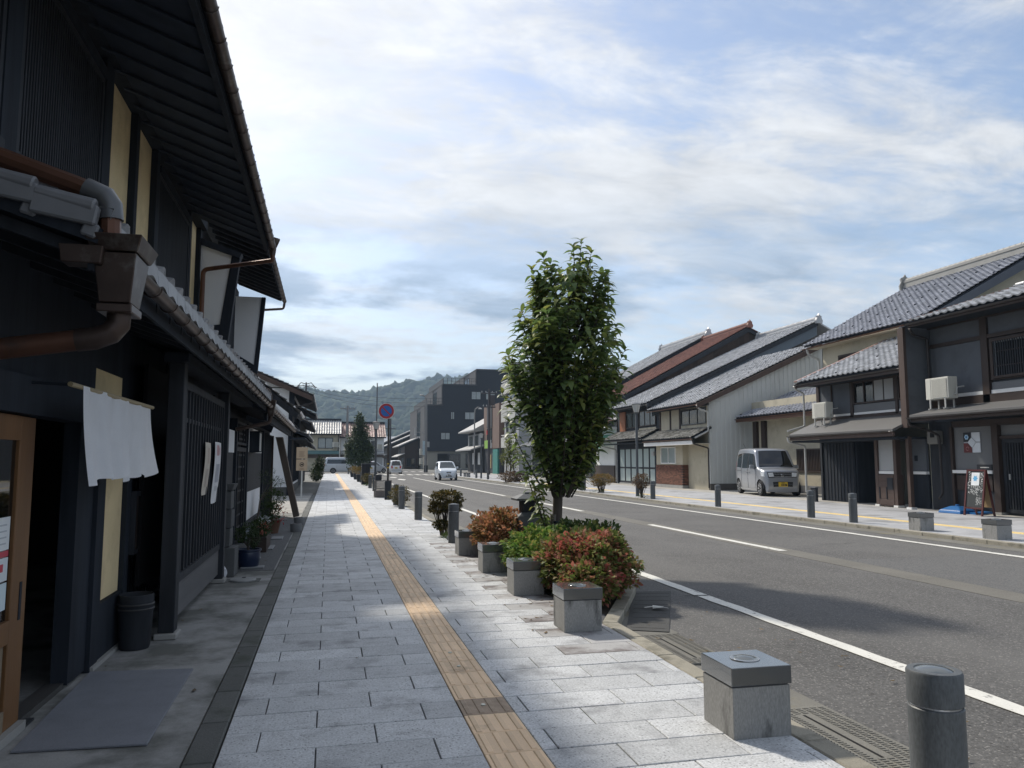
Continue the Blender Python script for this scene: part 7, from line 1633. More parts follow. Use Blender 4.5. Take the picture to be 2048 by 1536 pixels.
# no-parking sign
ns = thing('no_parking_sign', 'round blue no-parking sign with a red ring and bar on a dark striped pole', 'sign', (2.2, 29.6, 0))
box(-0.11, 0.11, -0.11, 0.11, 0.0, 0.70).build('post_base', BLK2, ns, local=True, bev=0.006)
MB().tube([(0, 0, 0.7), (0, 0, 3.25)], 0.038, 12).build('pole', M('sign_pole', (0.030, 0.027, 0.026), rough=0.5), ns, local=True)
YB = M('yellow_band', (0.40, 0.28, 0.05), rough=0.6)
for z0 in (1.18, 1.32): MB().tube([(0, 0, z0), (0, 0, z0 + 0.05)], 0.043, 12).build('yellow_band', YB, ns, local=True)
BL = M('sign_blue', (0.012, 0.10, 0.34), rough=0.4, var=0.05); RD = M('sign_red', (0.30, 0.022, 0.028), rough=0.4, var=0.05)
def disc(r, y0, y1, mat, nm, par):
    n = 36; return MB().prism([(-0.10 + r * math.cos(2 * math.pi * i / n), 3.34 + r * math.sin(2 * math.pi * i / n)) for i in range(n)], 'y', y0, y1).build(nm, mat, par, local=True)
pl0 = disc(0.30, -0.062, -0.05, M('sign_white_rim', (0.7, 0.7, 0.7), rough=0.5), 'sign_plate', ns)
disc(0.29, -0.067, -0.063, RD, 'red_ring', pl0); disc(0.205, -0.072, -0.068, BL, 'blue_field', pl0)
MB().obox((-0.10 - 0.148, -0.075, 3.34 + 0.148), (-0.10 + 0.148, -0.075, 3.34 - 0.148), 0.004, 0.05, up=(1, 0, 1)).build('red_bar', RD, pl0, local=True)
box(-0.04, 0.06, -0.05, 0.02, 3.1, 3.2).build('bracket', PIPE, ns, local=True)
# wire cage litter basket
cg = thing('wire_cage', 'wire mesh litter cage with a dark box on top behind the no-parking pole', 'cage', (2.15, 31.6, 0))
CW = M('cage_wire', (0.16, 0.15, 0.14), rough=0.5, metal=0.3)
fr_ = MB()
for x in (-0.32, 0.32):
    for y in (-0.28, 0.28): fr_.box(x - 0.015, x + 0.015, y - 0.015, y + 0.015, 0, 0.68)
for z in (0.02, 0.34, 0.66):
    for y in (-0.28, 0.28): fr_.box(-0.32, 0.32, y - 0.01, y + 0.01, z - 0.012, z + 0.012)
    for x in (-0.32, 0.32): fr_.box(x - 0.01, x + 0.01, -0.28, 0.28, z - 0.012, z + 0.012)
fr_.build('frame', CW, cg, local=True)
wr = MB()
for i in range(13):
    x = -0.3 + 0.05 * i
    for y in (-0.28, 0.28): wr.box(x - 0.003, x + 0.003, y - 0.003, y + 0.003, 0.02, 0.66)
for i in range(11):
    z = 0.06 + 0.055 * i
    for y in (-0.28, 0.28): wr.box(-0.3, 0.3, y - 0.003, y + 0.003, z - 0.003, z + 0.003)
    for x in (-0.32, 0.32): wr.box(x - 0.003, x + 0.003, -0.28, 0.28, z - 0.003, z + 0.003)
stuff(wr.build('wire_mesh', CW, cg, local=True)); box(-0.29, 0.29, -0.25, 0.25, 0.02, 0.28).build('bagged_litter', M('pinkish_bag', (0.22, 0.19, 0.18), rough=0.7, var=0.2, scale=8), cg, local=True, bev=0.03)
box(-0.30, -0.06, -0.2, 0.2, 0.68, 0.90).build('box', BLK2, cg, local=True)
# tall dark box and planter boxes further along
db = thing('dark_cabinet', 'tall narrow dark cabinet on the left kerb past the lamp post', 'cabinet', (2.3, 49, 0)); box(2.02, 2.52, 48.6, 49.4, 0, 1.25).build('body', BLK, db, bev=0.01); box(2.0, 2.54, 48.58, 49.42, 1.25, 1.29).build('top', GRYP, db); box(2.05, 2.49, 48.585, 48.6, 0.1, 1.2).build('door', BLK2, db)
for k, (yy, lab) in enumerate(((55.5, 'dark planter box past the tall cabinet, nearest of three'), (62.5, 'dark planter box past the tall cabinet, middle of three'), (72.0, 'dark planter box nearest the crossing'))):
    t_ = thing('planter_trough', lab, 'planter', (2.25, yy, 0), 0, 'dark planter boxes on the left kerb')
    b = MB(); frust(b, 0, 0, 0, 0.50, 0.26, 0.40, 0.32, 0.48); b.build('box', BLK2, t_, local=True); box(-0.34, 0.34, -0.5, 0.5, 0.50, 0.53).build('rim', GRYM, t_, local=True)
# masts and utility poles
POLE = M('pole_concrete', (0.20, 0.20, 0.20), rough=0.7, var=0.1); POLED = M('pole_dark', (0.055, 0.05, 0.055), rough=0.6)
ms_ = thing('street_light_mast', 'tall grey street-light mast with sign plates at the crossing', 'mast', (12.0, 98, 0))
MB().tube([(0, 0, 0), (0, 0, 9.3)], [0.22, 0.13], 12).build('post', POLE, ms_, local=True, smooth=True)
MB().tube([(0, 0, 9.2), (-0.1, 0, 9.6), (-0.5, 0, 9.85)], 0.07, 8).build('arm', POLE, ms_, local=True); MB().lathe([(0.1, 0), (0.28, 0.06), (0.2, 0.16), (0.05, 0.18)], (-0.62, 0, 9.78), 12).build('lamp_head', GLOBE, ms_, local=True)
MB().tube([(0, 0, 5.0), (-1.3, 0, 5.1)], 0.05, 8).build('signal_arm', POLE, ms_, local=True); box(-1.45, -1.2, -0.1, 0.1, 4.7, 5.6).build('signal_head', LGRY, ms_, local=True); box(-0.4, -0.12, -0.12, -0.05, 2.2, 4.0).build('sign_plate', M('pale_blue_sign', (0.35, 0.45, 0.5), rough=0.6), ms_, local=True); box(0.1, 0.45, -0.12, -0.05, 3.2, 3.9).build('sign_plate', LGRY, ms_, local=True)
box(-0.2, 0.25, -0.2, 0.2, 0, 0.9).build('base_sleeve', BLK2, ms_, local=True)
def util(nm, lab, x, y, h, mat, arms, r=0.16, extras=()):
    t_ = thing(nm, lab, 'pole', (x, y, 0)); MB().tube([(0, 0, 0), (0, 0, h)], [r, r * 0.7], 10).build('post', mat, t_, local=True, smooth=True)
    for z, w in arms:
        a = box(-w, w, -0.06, 0.06, z - 0.06, z + 0.06).build('crossarm', mat, t_, local=True)
        for s in (-0.9, -0.4, 0.4, 0.9): MB().lathe([(0.05, 0), (0.06, 0.12), (0.03, 0.2)], (s * w, 0, z + 0.06), 8).build('insulator', LGRY, a, local=True)
    for (x0, x1, z0, z1) in extras: box(x0, x1, -0.2, 0.2, z0, z1).build('transformer', mat, t_, local=True)
    return t_
u1 = util('utility_pole', 'utility pole with spread arms showing above the left roofs', -3.85, 130, 14.3, POLED, ((13.7, 1.2),), 0.18)
for s in (-1, 1): MB().tube([(0, 0, 14.0), (s * 0.8, 0, 14.25), (s * 1.4, 0, 13.6)], 0.07, 6).build('lamp_arm', POLED, u1, local=True); MB().lathe([(0.05, 0.1), (0.3, 0.0), (0.28, -0.08)], (s * 1.4, 0, 13.55), 10).build('lamp_head', POLED, u1, local=True)
util('utility_pole', 'pale utility pole standing between the silver and red-roofed shops', 2.4, 108, 9.0, POLE, ((8.6, 1.0),), 0.2)
util('thin_mast', 'thin straight dark mast beside the no-parking sign', 4.6, 78, 9.25, POLED, (), 0.075)
util('utility_pole', 'dark utility pole in front of the old houses beyond the crossing', 9.6, 125, 8.2, POLED, ((6.6, 0.8),), 0.16)
util('utility_pole', 'utility pole with crossarms behind the brown panelled shop', 16.9, 82, 9.3, POLED, ((8.8, 0.9), (7.3, 0.7)), 0.16, ((0.1, 0.6, 7.5, 8.6),))
cl_ = thing('curved_lamp', 'curved grey street light above the low corner shop', 'lamp', (15.3, 82, 0)); MB().tube([(0, 0, 0), (0, 0, 6.6), (0.08, 0, 7.05), (0.35, 0, 7.25), (0.55, 0, 7.22)], 0.07, 8).build('post', POLE, cl_, local=True, smooth=True); MB().lathe([(0.08, 0.1), (0.24, 0.0), (0.2, -0.06)], (0.6, 0, 7.12), 10).build('lamp_head', GLOBE, cl_, local=True)
# overhead wires
WIRE = M('wire_black', (0.02, 0.02, 0.022), rough=0.6)
def wire(lab, a, b, sag, r=0.018):
    pts = [Vector(a).lerp(Vector(b), t / 14) - Vector((0, 0, sag * 4 * (t / 14) * (1 - t / 14))) for t in range(15)]
    return tag(MB().tube(pts, r, 5).build('overhead_wire', WIRE), lab, 'wire', 'overhead wires at the crossing')
wire('thin overhead wire crossing the sky above the shops, highest of three', (-3.8, 130, 13.8), (16.9, 118, 11.2), 0.9); wire('thin overhead wire crossing the sky above the shops, middle of three', (-3.8, 130, 13.3), (16.9, 118, 10.6), 1.0); wire('thin overhead wire crossing the sky above the shops, lowest of three', (-3.8, 130, 12.9), (16.9, 118, 10.1), 1.2)
wire('overhead wire running from the left roofs to the far pole', (-60, 134, 14.2), (-3.85, 130, 13.8), 0.8)
# ================================================================== VEHICLES
TYRE = M('tyre_rubber', (0.012, 0.012, 0.013), rough=0.85); ALLOY = M('alloy', (0.55, 0.56, 0.57), rough=0.3, metal=0.7, var=0.04); CGL = M('car_glass', (0.010, 0.012, 0.014), rough=0.04, var=0.0, spec=0.9)
CGL2 = M('car_glass_clear', (0.045, 0.055, 0.055), rough=0.04, var=0.0, spec=0.9)
BLKP = M('black_plastic', (0.015, 0.015, 0.016), rough=0.6); REDL = M('tail_lamp', (0.45, 0.015, 0.02), rough=0.2, var=0.0, spec=0.7); LAMPC = M('headlamp', (0.70, 0.73, 0.75), rough=0.12, metal=0.1, var=0.2, scale=14, spec=0.9); CHR = M('chrome', (0.62, 0.63, 0.64), rough=0.15, metal=0.9, var=0.03)
def paint(name, col, metal=0.3): return M(name, col, rough=0.32, metal=metal, var=0.02, spec=0.5, coat=0.6)
def interp(P, x):
    if x <= P[0][0]: return P[0][1]
    for (a, b), (c, d) in zip(P[:-1], P[1:]):
        if a <= x <= c:
            t = (x - a) / (c - a); return b + (d - b) * t
    return P[-1][1]
WHEELS = {}
def wheel_meshes(r, w, style):
    if (r, w, style) in WHEELS: return WHEELS[(r, w, style)]
    def lathe_y(prof, n=28):
        mb = MB().lathe(prof, (0, 0, 0), n); mb.v = [(x, z, y) for x, y, z in mb.v]; return mb
    ty = lathe_y([(r * 0.66, -w / 2), (r * 0.93, -w / 2), (r, -w / 2 + 0.03), (r, w / 2 - 0.03), (r * 0.93, w / 2), (r * 0.66, w / 2)]).mesh('tyre', TYRE, smooth=True)
    rim = lathe_y([(r * 0.66, -w / 2 + 0.02), (r * 0.67, w / 2 - 0.005), (r * 0.60, w / 2 - 0.01), (r * 0.58, w / 2 - 0.05), (0.02, w / 2 - 0.055)]).mesh('rim', BLKP if style else ALLOY, smooth=True)
    sp_ = MB()
    for i in range(7 if style else 10):
        a = 2 * math.pi * i / (7 if style else 10)
        sp_.obox((0.03 * math.cos(a), w / 2 - 0.03, 0.03 * math.sin(a)), (r * 0.63 * math.cos(a), w / 2 - 0.012, r * 0.63 * math.sin(a)), 0.030 if style else 0.04, 0.05, up=(0, 1, 0))
    hub = lathe_y([(r * 0.66, w / 2 - 0.004), (r * 0.60, w / 2 + 0.004), (r * 0.585, w / 2 - 0.02)]); sp_.add(hub.v, hub.f)
    c = lathe_y([(r * 0.18, w / 2 - 0.03), (r * 0.17, w / 2 - 0.004), (0.01, w / 2)]); sp_.add(c.v, c.f)
    WHEELS[(r, w, style)] = (ty, rim, sp_.mesh('spokes', ALLOY)); return WHEELS[(r, w, style)]
class Car:
    def __init__(s, name, label, cat, top, W, wheels, wr, zl, belt, pmat, loc, rz, hwp, tumble=0.16, rad=0.10, group=None, style=1):
        s.t = thing(name, label, cat, loc, rz, group); s.top = top; s.W = W; s.zl = zl; s.belt = belt; s.wheels = wheels; s.wr = wr; s.hwp = hwp; s.tumble = tumble; s.rad = rad
        # resample the top profile (parametric polyline) smoothly
        pts = top; seg = [0.0]
        for a, b in zip(pts[:-1], pts[1:]): seg.append(seg[-1] + math.hypot(b[0] - a[0], b[1] - a[1]))
        s.seg = seg; s.len = seg[-1]
        N = 90; st = [s.prof(i / N) for i in range(N + 1)]
        xs = sorted(set([round(p[0], 4) for p in st]))
        mb = MB(); ns = None; rows = []
        for i in range(N + 1):
            rows.append(s.section(i / N))
        n = len(rows[0])
        for r_ in rows: mb.v.extend(r_)
        for i in range(N):
            for j in range(n - 1):
                a = i * n + j; mb.f.append((a, a + 1, a + n + 1, a + n))
        mb.f.append(tuple(range(n))); mb.f.append(tuple(range(N * n + n - 1, N * n - 1, -1)))
        s.body = mb.build('body', pmat, s.t, local=True, smooth=True, angle=50)
        # underbody and wheels
        x0, x1 = min(p[0] for p in pts), max(p[0] for p in pts)
        box(x0 + 0.12, x1 - 0.15, -W / 2 + 0.16, W / 2 - 0.16, zl - 0.02, zl + 0.35).build('underbody', BLKP, s.t, local=True)
        ty, rim, spk = wheel_meshes(wr, 0.17, style)
        for wx in wheels:
            for sd_ in (-1, 1):
                m = Matrix.Translation((wx, sd_ * (W / 2 - 0.10), wr)) @ (Matrix.Identity(4) if sd_ > 0 else Matrix.Rotation(math.pi, 4, 'Z'))
                w = link('wheel', ty, s.t, m); link('rim', rim, w); link('spokes', spk, w)
                # wheel-arch liner
                la = MB(); q = [(wx + (wr + 0.055) * math.cos(a), wr + (wr + 0.055) * math.sin(a)) for a in [math.pi * k / 16 for k in range(17)]]
                la.prism(q, 'y', sd_ * (W / 2 - 0.22), sd_ * (W / 2 - 0.05)); la.build('arch_liner', BLKP, s.t, local=True)
    def prof(s, t):
        d = t * s.len
        for i in range(len(s.seg) - 1):
            if d <= s.seg[i + 1] + 1e-9:
                u = (d - s.seg[i]) / (s.seg[i + 1] - s.seg[i]); P = s.top
                p0 = P[max(0, i - 1)]; p1 = P[i]; p2 = P[i + 1]; p3 = P[min(len(P) - 1, i + 2)]
                def cr(a, b, c, e): return b + 0.5 * 0.75 * u * ((c - a) + u * (2 * a * 1.0 - 5 * b + 4 * c - e + 0) ) if False else b + (c - b) * u
                return (cr(p0[0], p1[0], p2[0], p3[0]), cr(p0[1], p1[1], p2[1], p3[1]))
        return s.top[-1]
    def hw(s, x): return interp(s.hwp, x)
    def low(s, x):
        z = s.zl
        for wx in s.wheels:
            d = abs(x - wx); R_ = s.wr + 0.05
            if d < R_: z = max(z, s.wr + math.sqrt(R_ * R_ - d * d))
        return z
    def w(s, x, z):
        h = s.hw(x)
        if z > s.belt: h -= (z - s.belt) * s.tumble
        elif z < s.zl + 0.25: h -= (s.zl + 0.25 - z) * 0.12
        return h
    def section(s, t):
        x, zt = s.prof(t); zl = min(s.low(x), zt - 0.02); r = min(s.rad, (zt - zl) * 0.45); zs = zt - r; half = []
        for k in range(11):
            z = zl + (zs - zl) * k / 10; half.append((s.w(x, z), z))
        w0 = s.w(x, zs)
        for k in range(1, 5):
            a = math.pi / 2 * k / 4; half.append((w0 - r * 1.1 * (1 - math.cos(a)), zs + r * math.sin(a)))
        w1 = half[-1][0]
        for k in range(1, 4): half.append((w1 * (1 - k / 3), zt + 0.02 * (1 - (1 - k / 3) ** 2)))
        L = [(x, -y, z) for y, z in half]; Rr = [(x, y, z) for y, z in half[:-1]][::-1]
        return L + Rr
    def tsurf(s, t, f, off=0.006):
        x, zt = s.prof(t); a = s.prof(max(0, t - 0.01)); b = s.prof(min(1, t + 0.01)); tx, tz = b[0] - a[0], b[1] - a[1]; l = math.hypot(tx, tz) + 1e-9
        nx, nz = -tz / l, tx / l
        zl = min(s.low(x), zt - 0.02); r = min(s.rad, (zt - zl) * 0.45); w1 = s.w(x, zt - r) - r * 1.1 + 0.02
        return Vector((x + nx * off, f * w1, zt + 0.02 * (1 - f * f) + nz * off))
    def top_patch(s, name, mat, t0, t1, f0, f1, off=0.006, nu=8, nv=8, f0b=None, f1b=None, parent=None):
        f0b = f0 if f0b is None else f0b; f1b = f1 if f1b is None else f1b
        fn = lambda a, b: s.tsurf(t0 + (t1 - t0) * a, (f0 + (f0b - f0) * a) * (1 - b) + (f1 + (f1b - f1) * a) * b, off)
        return MB().grid(fn, nu, nv).build(name, mat, parent or s.body, local=True, smooth=True, angle=80)
    def side_patch(s, name, mat, quad, off=0.006, sides=(-1, 1), nu=8, nv=6):
        (a, b, c, d) = quad     # corners (x,z): bottom-rear, bottom-front, top-front, top-rear
        for sd_ in sides:
            def fn(u, v):
                x = (a[0] * (1 - u) + b[0] * u) * (1 - v) + (d[0] * (1 - u) + c[0] * u) * v; z = (a[1] * (1 - u) + b[1] * u) * (1 - v) + (d[1] * (1 - u) + c[1] * u) * v
                return (x, sd_ * (s.w(x, z) + off), z)
            MB().grid(fn, nu, nv).build(name, mat, s.body, local=True, smooth=True, angle=80)
    def tx(s, x, lo=0.0, hi=1.0):
        best = min(range(401), key=lambda i: abs(s.prof(lo + (hi - lo) * i / 400)[0] - x)); return lo + (hi - lo) * best / 400
    def tz(s, z, lo, hi):
        best = min(range(401), key=lambda i: abs(s.prof(lo + (hi - lo) * i / 400)[1] - z)); return lo + (hi - lo) * best / 400
    def mirrors(s, x, z, mat):
        for sd_ in (-1, 1):
            m = MB(); frust(m, x, sd_ * (s.w(x, z) + 0.12), z - 0.02, z + 0.13, 0.05, 0.09, 0.045, 0.08); o = m.build('door_mirror', mat, s.body, local=True, bev=0.025, seg=2)
            MB().obox((x + 0.02, sd_ * (s.w(x, z) - 0.01), z - 0.03), (x, sd_ * (s.w(x, z) + 0.10), z), 0.04, 0.03).build('mirror_arm', BLKP, o, local=True)
    def seam(s, pts, sides=(-1, 1), mat=BLKP, w_=0.006):
        for sd_ in sides:
            P = []
            for (a, b) in zip(pts[:-1], pts[1:]):
                for k in range(6):
                    u = k / 6; P.append((a[0] + (b[0] - a[0]) * u, a[1] + (b[1] - a[1]) * u))
            P.append(pts[-1]); MB().tube([(x, sd_ * (s.w(x, z) + 0.001), z) for x, z in P], w_, 5).build('door_seam', mat, s.body, local=True)
    def plate(s, x, z, mat, fwd=1, text=True, inkmat=None):
        o = box(x, x + 0.015 * fwd, -0.165, 0.165, z - 0.083, z + 0.083).build('number_plate', mat, s.body, local=True)
        ink = inkmat or BLKP; d = MB(); e = 0.016 * fwd
        for k, y in enumerate((0.05, 0.0, -0.06, -0.105)): d.box(x + e, x + e + 0.002 * fwd, -y * fwd - 0.017, -y * fwd + 0.017, z - 0.055, z + 0.022)
        d.box(x + e, x + e + 0.002 * fwd, -0.06, 0.05, z + 0.042, z + 0.066).box(x + e, x + e + 0.002 * fwd, (-0.14 if fwd < 0 else 0.11) - 0.0, (-0.11 if fwd < 0 else 0.14), z - 0.05, z + 0.0)
        if text: d.build('plate_characters', ink, o, local=True)
YEL = M('plate_yellow', (0.62, 0.42, 0.03), rough=0.5, var=0.03); WPL = M('plate_white', (0.66, 0.66, 0.64), rough=0.5, var=0.03)
# ---------------- parked silver box van
SIL = paint('silver_paint', (0.31, 0.325, 0.35), 0.5)
top = [(-1.695, 0.42), (-1.70, 0.70), (-1.69, 0.98), (-1.655, 1.35), (-1.61, 1.60), (-1.53, 1.72), (-1.38, 1.765), (-0.9, 1.785), (-0.2, 1.785), (0.30, 1.765), (0.50, 1.735), (0.60, 1.69), (0.82, 1.36), (1.02, 1.075), (1.12, 1.03), (1.40, 0.985), (1.56, 0.94), (1.63, 0.87), (1.665, 0.74), (1.69, 0.56), (1.695, 0.36), (1.67, 0.24)]
v = Car('parked_van', 'silver boxy minivan parked in front of the cream wing', 'van', top, 1.475, (-1.26, 1.26), 0.285, 0.165, 0.96, SIL, (18.60, 30.25, 0.0), R(-102.7), [(-1.70, 0.66), (-1.64, 0.70), (-1.4, 0.735), (0.9, 0.735), (1.35, 0.71), (1.55, 0.66), (1.64, 0.60), (1.70, 0.54)], 0.13, 0.09)
v.t.scale = (1.12, 1.12, 1.12)
ws0, ws1 = v.tx(0.60, 0.4, 1), v.tx(1.045, 0.4, 1)
v.top_patch('windscreen', CGL, ws0 + 0.004, ws1, -0.90, 0.90, f0b=-0.99, f1b=0.99)
v.side_patch('window', CGL, [(-0.02, 1.02), (0.66, 1.02), (0.50, 1.56), (-0.02, 1.60)]); v.side_patch('window', CGL, [(-0.78, 1.02), (-0.09, 1.02), (-0.09, 1.60), (-0.78, 1.61)]); v.side_patch('window', CGL, [(-1.42, 1.06), (-0.88, 1.03), (-0.88, 1.60), (-1.40, 1.55)])
v.side_patch('window', CGL, [(0.74, 1.02), (0.94, 1.02), (0.66, 1.46), (0.60, 1.50)]); v.side_patch('window_pillar', BLKP, [(0.665, 1.02), (0.735, 1.02), (0.595, 1.50), (0.505, 1.56)])
v.side_patch('window_pillar', BLKP, [(-0.085, 1.02), (-0.025, 1.02), (-0.025, 1.60), (-0.085, 1.60)])
v.seam([(0.86, 0.98), (0.86, 0.42), (0.72, 0.26), (-0.04, 0.26), (-0.05, 1.0)]); v.seam([(-0.06, 0.26), (-0.85, 0.26), (-0.84, 1.0)]); v.seam([(-1.55, 0.92), (-0.86, 0.92)], w_=0.008)
for x in (-0.18, 0.14): v.side_patch('door_handle', CHR, [(x - 0.09, 0.865), (x + 0.09, 0.865), (x + 0.09, 0.90), (x - 0.09, 0.90)], 0.02)
v.mirrors(0.78, 1.02, SIL)
tg0, tg1 = v.tz(0.87, 0.85, 0.99), v.tz(0.68, 0.85, 0.99)
v.top_patch('grille', BLKP, tg0, tg1, -0.62, 0.62, 0.008)
for a, b in ((0.06, 0.22), (0.40, 0.52)): v.top_patch('grille_bar', CHR, tg0 + (tg1 - tg0) * a, tg0 + (tg1 - tg0) * b, -0.60, 0.60, 0.018)
v.top_patch('grille_trim', CHR, tg0 + (tg1 - tg0) * 0.80, tg1, -0.66, 0.66, 0.014)
for s0, s1 in ((0.64, 1.05), (-1.05, -0.64)): v.top_patch('headlight_surround', BLKP, tg0 - 0.001, tg1, s0 - 0.01, s1, 0.009); v.top_patch('headlight', LAMPC, tg0 + 0.003, tg1 - 0.005, s0 + 0.03, s1 - 0.02, 0.016)
v.side_patch('headlight', LAMPC, [(1.40, 0.74), (1.60, 0.72), (1.58, 0.88), (1.36, 0.90)], 0.008)
tl0, tl1 = v.tz(0.52, 0.85, 1.0), v.tz(0.34, 0.85, 1.0); v.top_patch('lower_intake', BLKP, tl0, tl1, -0.78, 0.78, 0.008); v.top_patch('intake_bar', GRYP, tl0 + (tl1 - tl0) * 0.42, tl0 + (tl1 - tl0) * 0.52, -0.74, 0.74, 0.016)
em = box(1.672, 1.69, -0.055, 0.055, 0.735, 0.83).build('grille_badge', CHR, v.body, local=True, bev=0.008); hb = MB().box(1.69, 1.694, -0.036, -0.022, 0.75, 0.815).box(1.69, 1.694, 0.022, 0.036, 0.75, 0.815).box(1.69, 1.694, -0.022, 0.022, 0.776, 0.79); hb.build('badge_letter', BLKP, em, local=True)
v.plate(1.70, 0.44, YEL); v.side_patch('tail_light', REDL, [(-1.69, 0.92), (-1.63, 0.92), (-1.60, 1.28), (-1.65, 1.28)], 0.012)
v.side_patch('sill_trim', SIL, [(-0.95, 0.20), (0.95, 0.20), (0.95, 0.27), (-0.95, 0.27)], 0.02)
MB().tube([(-1.35, -0.35, 1.77), (-1.5, -0.42, 2.0)], 0.006, 5).build('aerial', BLKP, v.body, local=True); box(0.70, 0.72, 0.38, 0.46, 1.10, 1.15).build('windscreen_sticker', WPL, v.body, local=True)
# ---------------- small hatchbacks
def hatch(label, pmat, loc, rz, rear=False, tall=0.0, plate_=WPL, name='hatchback_car'):
    top = [(-1.68, 0.40), (-1.695, 0.60), (-1.68, 0.86), (-1.63, 0.95), (-1.45, 1.30 + tall), (-1.33, 1.42 + tall), (-1.0, 1.475 + tall), (-0.4, 1.50 + tall), (0.05, 1.485 + tall), (0.30, 1.44 + tall), (0.62, 1.20 + tall * 0.5), (0.98, 0.955), (1.12, 0.92), (1.40, 0.83), (1.56, 0.74), (1.65, 0.62), (1.69, 0.48), (1.69, 0.34), (1.66, 0.24)]
    c = Car(name, label, 'car', top, 1.475, (-1.15, 1.2), 0.275, 0.20, 0.90, pmat, loc, rz, [(-1.70, 0.62), (-1.6, 0.68), (-1.3, 0.725), (0.9, 0.735), (1.3, 0.70), (1.5, 0.62), (1.62, 0.52), (1.70, 0.40)], 0.24, 0.10, 'small cars on the road', 0)
    a0, a1 = c.tx(0.30, 0.35, 1), c.tx(0.99, 0.35, 1); c.top_patch('windscreen', CGL2, a0 + 0.004, a1 - 0.004, -0.86, 0.86, f0b=-0.97, f1b=0.97)
    r0, r1 = c.tz(0.98, 0, 0.3), c.tz(1.40 + tall, 0, 0.3); c.top_patch('rear_window', CGL, r0, r1, -0.92, 0.92, f0b=-0.84, f1b=0.84)
    c.side_patch('window', CGL, [(-0.25, 0.95), (0.72, 0.93), (0.22, 1.34 + tall), (-0.25, 1.38 + tall)]); c.side_patch('window', CGL, [(-1.30, 0.98), (-0.32, 0.95), (-0.32, 1.38 + tall), (-1.15, 1.34 + tall)])
    c.seam([(0.75, 0.9), (0.72, 0.3), (-0.28, 0.28), (-0.28, 0.92)]); c.mirrors(0.62, 0.95, pmat)
    q0, q1 = c.tz(0.72, 0.8, 1), c.tz(0.56, 0.8, 1)
    for s0, s1 in ((0.55, 1.02), (-1.02, -0.55)): c.top_patch('headlight', LAMPC, q0, q1, s0, s1, 0.012)
    q2, q3 = c.tz(0.64, 0.8, 1), c.tz(0.56, 0.8, 1); c.top_patch('grille', BLKP, q2, q3, -0.46, 0.46, 0.010)
    q4, q5 = c.tz(0.40, 0.8, 1), c.tz(0.28, 0.8, 1); c.top_patch('lower_intake', BLKP, q4, q5, -0.60, 0.60, 0.010); c.plate(1.695, 0.42, plate_, 1); box(1.655, 1.675, -0.05, 0.05, 0.63, 0.68).build('nose_badge', CHR, c.body, local=True)
    t0, t1 = c.tz(0.66, 0, 0.3), c.tz(0.95, 0, 0.3)
    for s0, s1 in ((0.72, 1.06), (-1.06, -0.72)): c.top_patch('tail_light', REDL, t0, t1, s0, s1, 0.014)
    c.plate(-1.70, 0.72, YEL if rear else plate_, -1); c.top_patch('bumper_line', BLKP, c.tz(0.44, 0, 0.2), c.tz(0.47, 0, 0.2), -0.95, 0.95, 0.008); box(-1.52, -1.48, -0.12, 0.12, 1.425 + tall, 1.45 + tall).build('brake_lamp', REDL, c.body, local=True)
    return c
PWB = paint('pearl_white_paint', (0.60, 0.65, 0.70), 0.1); PSV = paint('pale_silver_paint', (0.50, 0.53, 0.57), 0.35); PWH = paint('white_paint_car', (0.66, 0.67, 0.68), 0.0)
hatch('white hatchback driving towards us in the far lane', PWB, (9.22, 62.0, ROADZ), R(-90))
hatch('pale silver hatchback seen from behind, beside the left kerb before the crossing', PSV, (4.85, 93.2, ROADZ), R(90), True)
hatch('white tall hatchback seen from behind at the centre of the road before the crossing', PWH, (7.75, 93.2, ROADZ), R(90), True, 0.10)
hatch('grey car half hidden behind the dark conical tree at the crossing', PSV, (5.6, 101.5, ROADZ), R(20))
hatch('white car parked in front of the navy block showroom', PWH, (20.2, 136.5, -0.1), R(180))
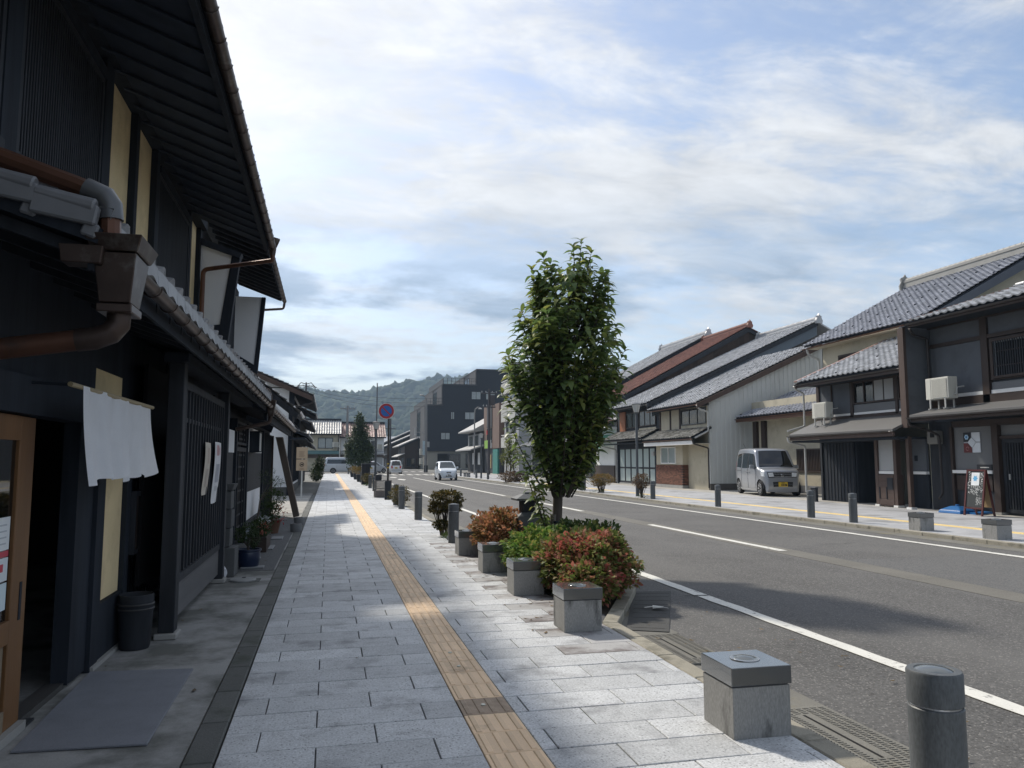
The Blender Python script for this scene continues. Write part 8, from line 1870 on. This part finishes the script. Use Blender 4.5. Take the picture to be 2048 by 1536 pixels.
# ---------------- long silver van crossing
top = [(-2.33, 0.45), (-2.345, 0.9), (-2.32, 1.25), (-2.22, 1.75), (-2.12, 1.90), (-1.95, 1.955), (-1.0, 1.98), (0.6, 1.975), (1.00, 1.94), (1.15, 1.88), (1.55, 1.42), (1.78, 1.18), (1.90, 1.10), (2.18, 0.98), (2.30, 0.86), (2.345, 0.64), (2.35, 0.40), (2.32, 0.26)]
hv = Car('passenger_van', 'long silver van crossing the far end of the street', 'van', top, 1.70, (-1.28, 1.29), 0.33, 0.24, 1.12, PSV, (1.85, 98.0, ROADZ), R(0), [(-2.35, 0.76), (-2.2, 0.83), (-1.8, 0.85), (1.6, 0.85), (2.1, 0.80), (2.35, 0.66)], 0.13, 0.11)
hv.top_patch('windscreen', CGL, hv.tx(1.15, 0.4, 1), hv.tx(1.80, 0.4, 1), -0.9, 0.9); hv.side_patch('window', CGL, [(-2.05, 1.20), (0.30, 1.20), (0.30, 1.72), (-1.95, 1.72)]); hv.side_patch('window', CGL, [(0.42, 1.20), (1.62, 1.18), (1.18, 1.70), (0.42, 1.72)])
hv.seam([(0.36, 1.75), (0.36, 0.35), (1.3, 0.9), (1.55, 1.15)]); hv.seam([(-0.85, 1.1), (-0.85, 0.35), (0.3, 0.35)]); hv.mirrors(1.62, 1.22, PSV)
for s0, s1 in ((0.55, 1.02), (-1.02, -0.55)): hv.top_patch('headlight', LAMPC, hv.tz(0.92, 0.8, 1), hv.tz(0.72, 0.8, 1), s0, s1, 0.012)
hv.top_patch('grille', BLKP, hv.tz(0.88, 0.8, 1), hv.tz(0.74, 0.8, 1), -0.5, 0.5, 0.012); hv.side_patch('tail_light', REDL, [(-2.34, 0.85), (-2.28, 0.85), (-2.24, 1.2), (-2.31, 1.2)], 0.012)
for x in (-1.6, -0.6, 0.4): box(x - 0.04, x + 0.04, -0.72, 0.72, 2.02, 2.06).build('roof_rack_bar', CHR, hv.body, local=True)
# ================================================================== AIR
hz = bpy.data.materials.new('haze_air'); hz.use_nodes = True; t = hz.node_tree
t.nodes.remove(t.nodes['Principled BSDF']); pv = t.nodes.new('ShaderNodeVolumePrincipled')
pv.inputs['Color'].default_value = (0.60, 0.79, 1.0, 1); pv.inputs['Density'].default_value = 0.00035; pv.inputs['Anisotropy'].default_value = 0.0
t.links.new(pv.outputs[0], t.nodes['Material Output'].inputs['Volume'])
stuff(box(-1400, 1700, -55, 2000, -1.4, 165).build('haze', hz))
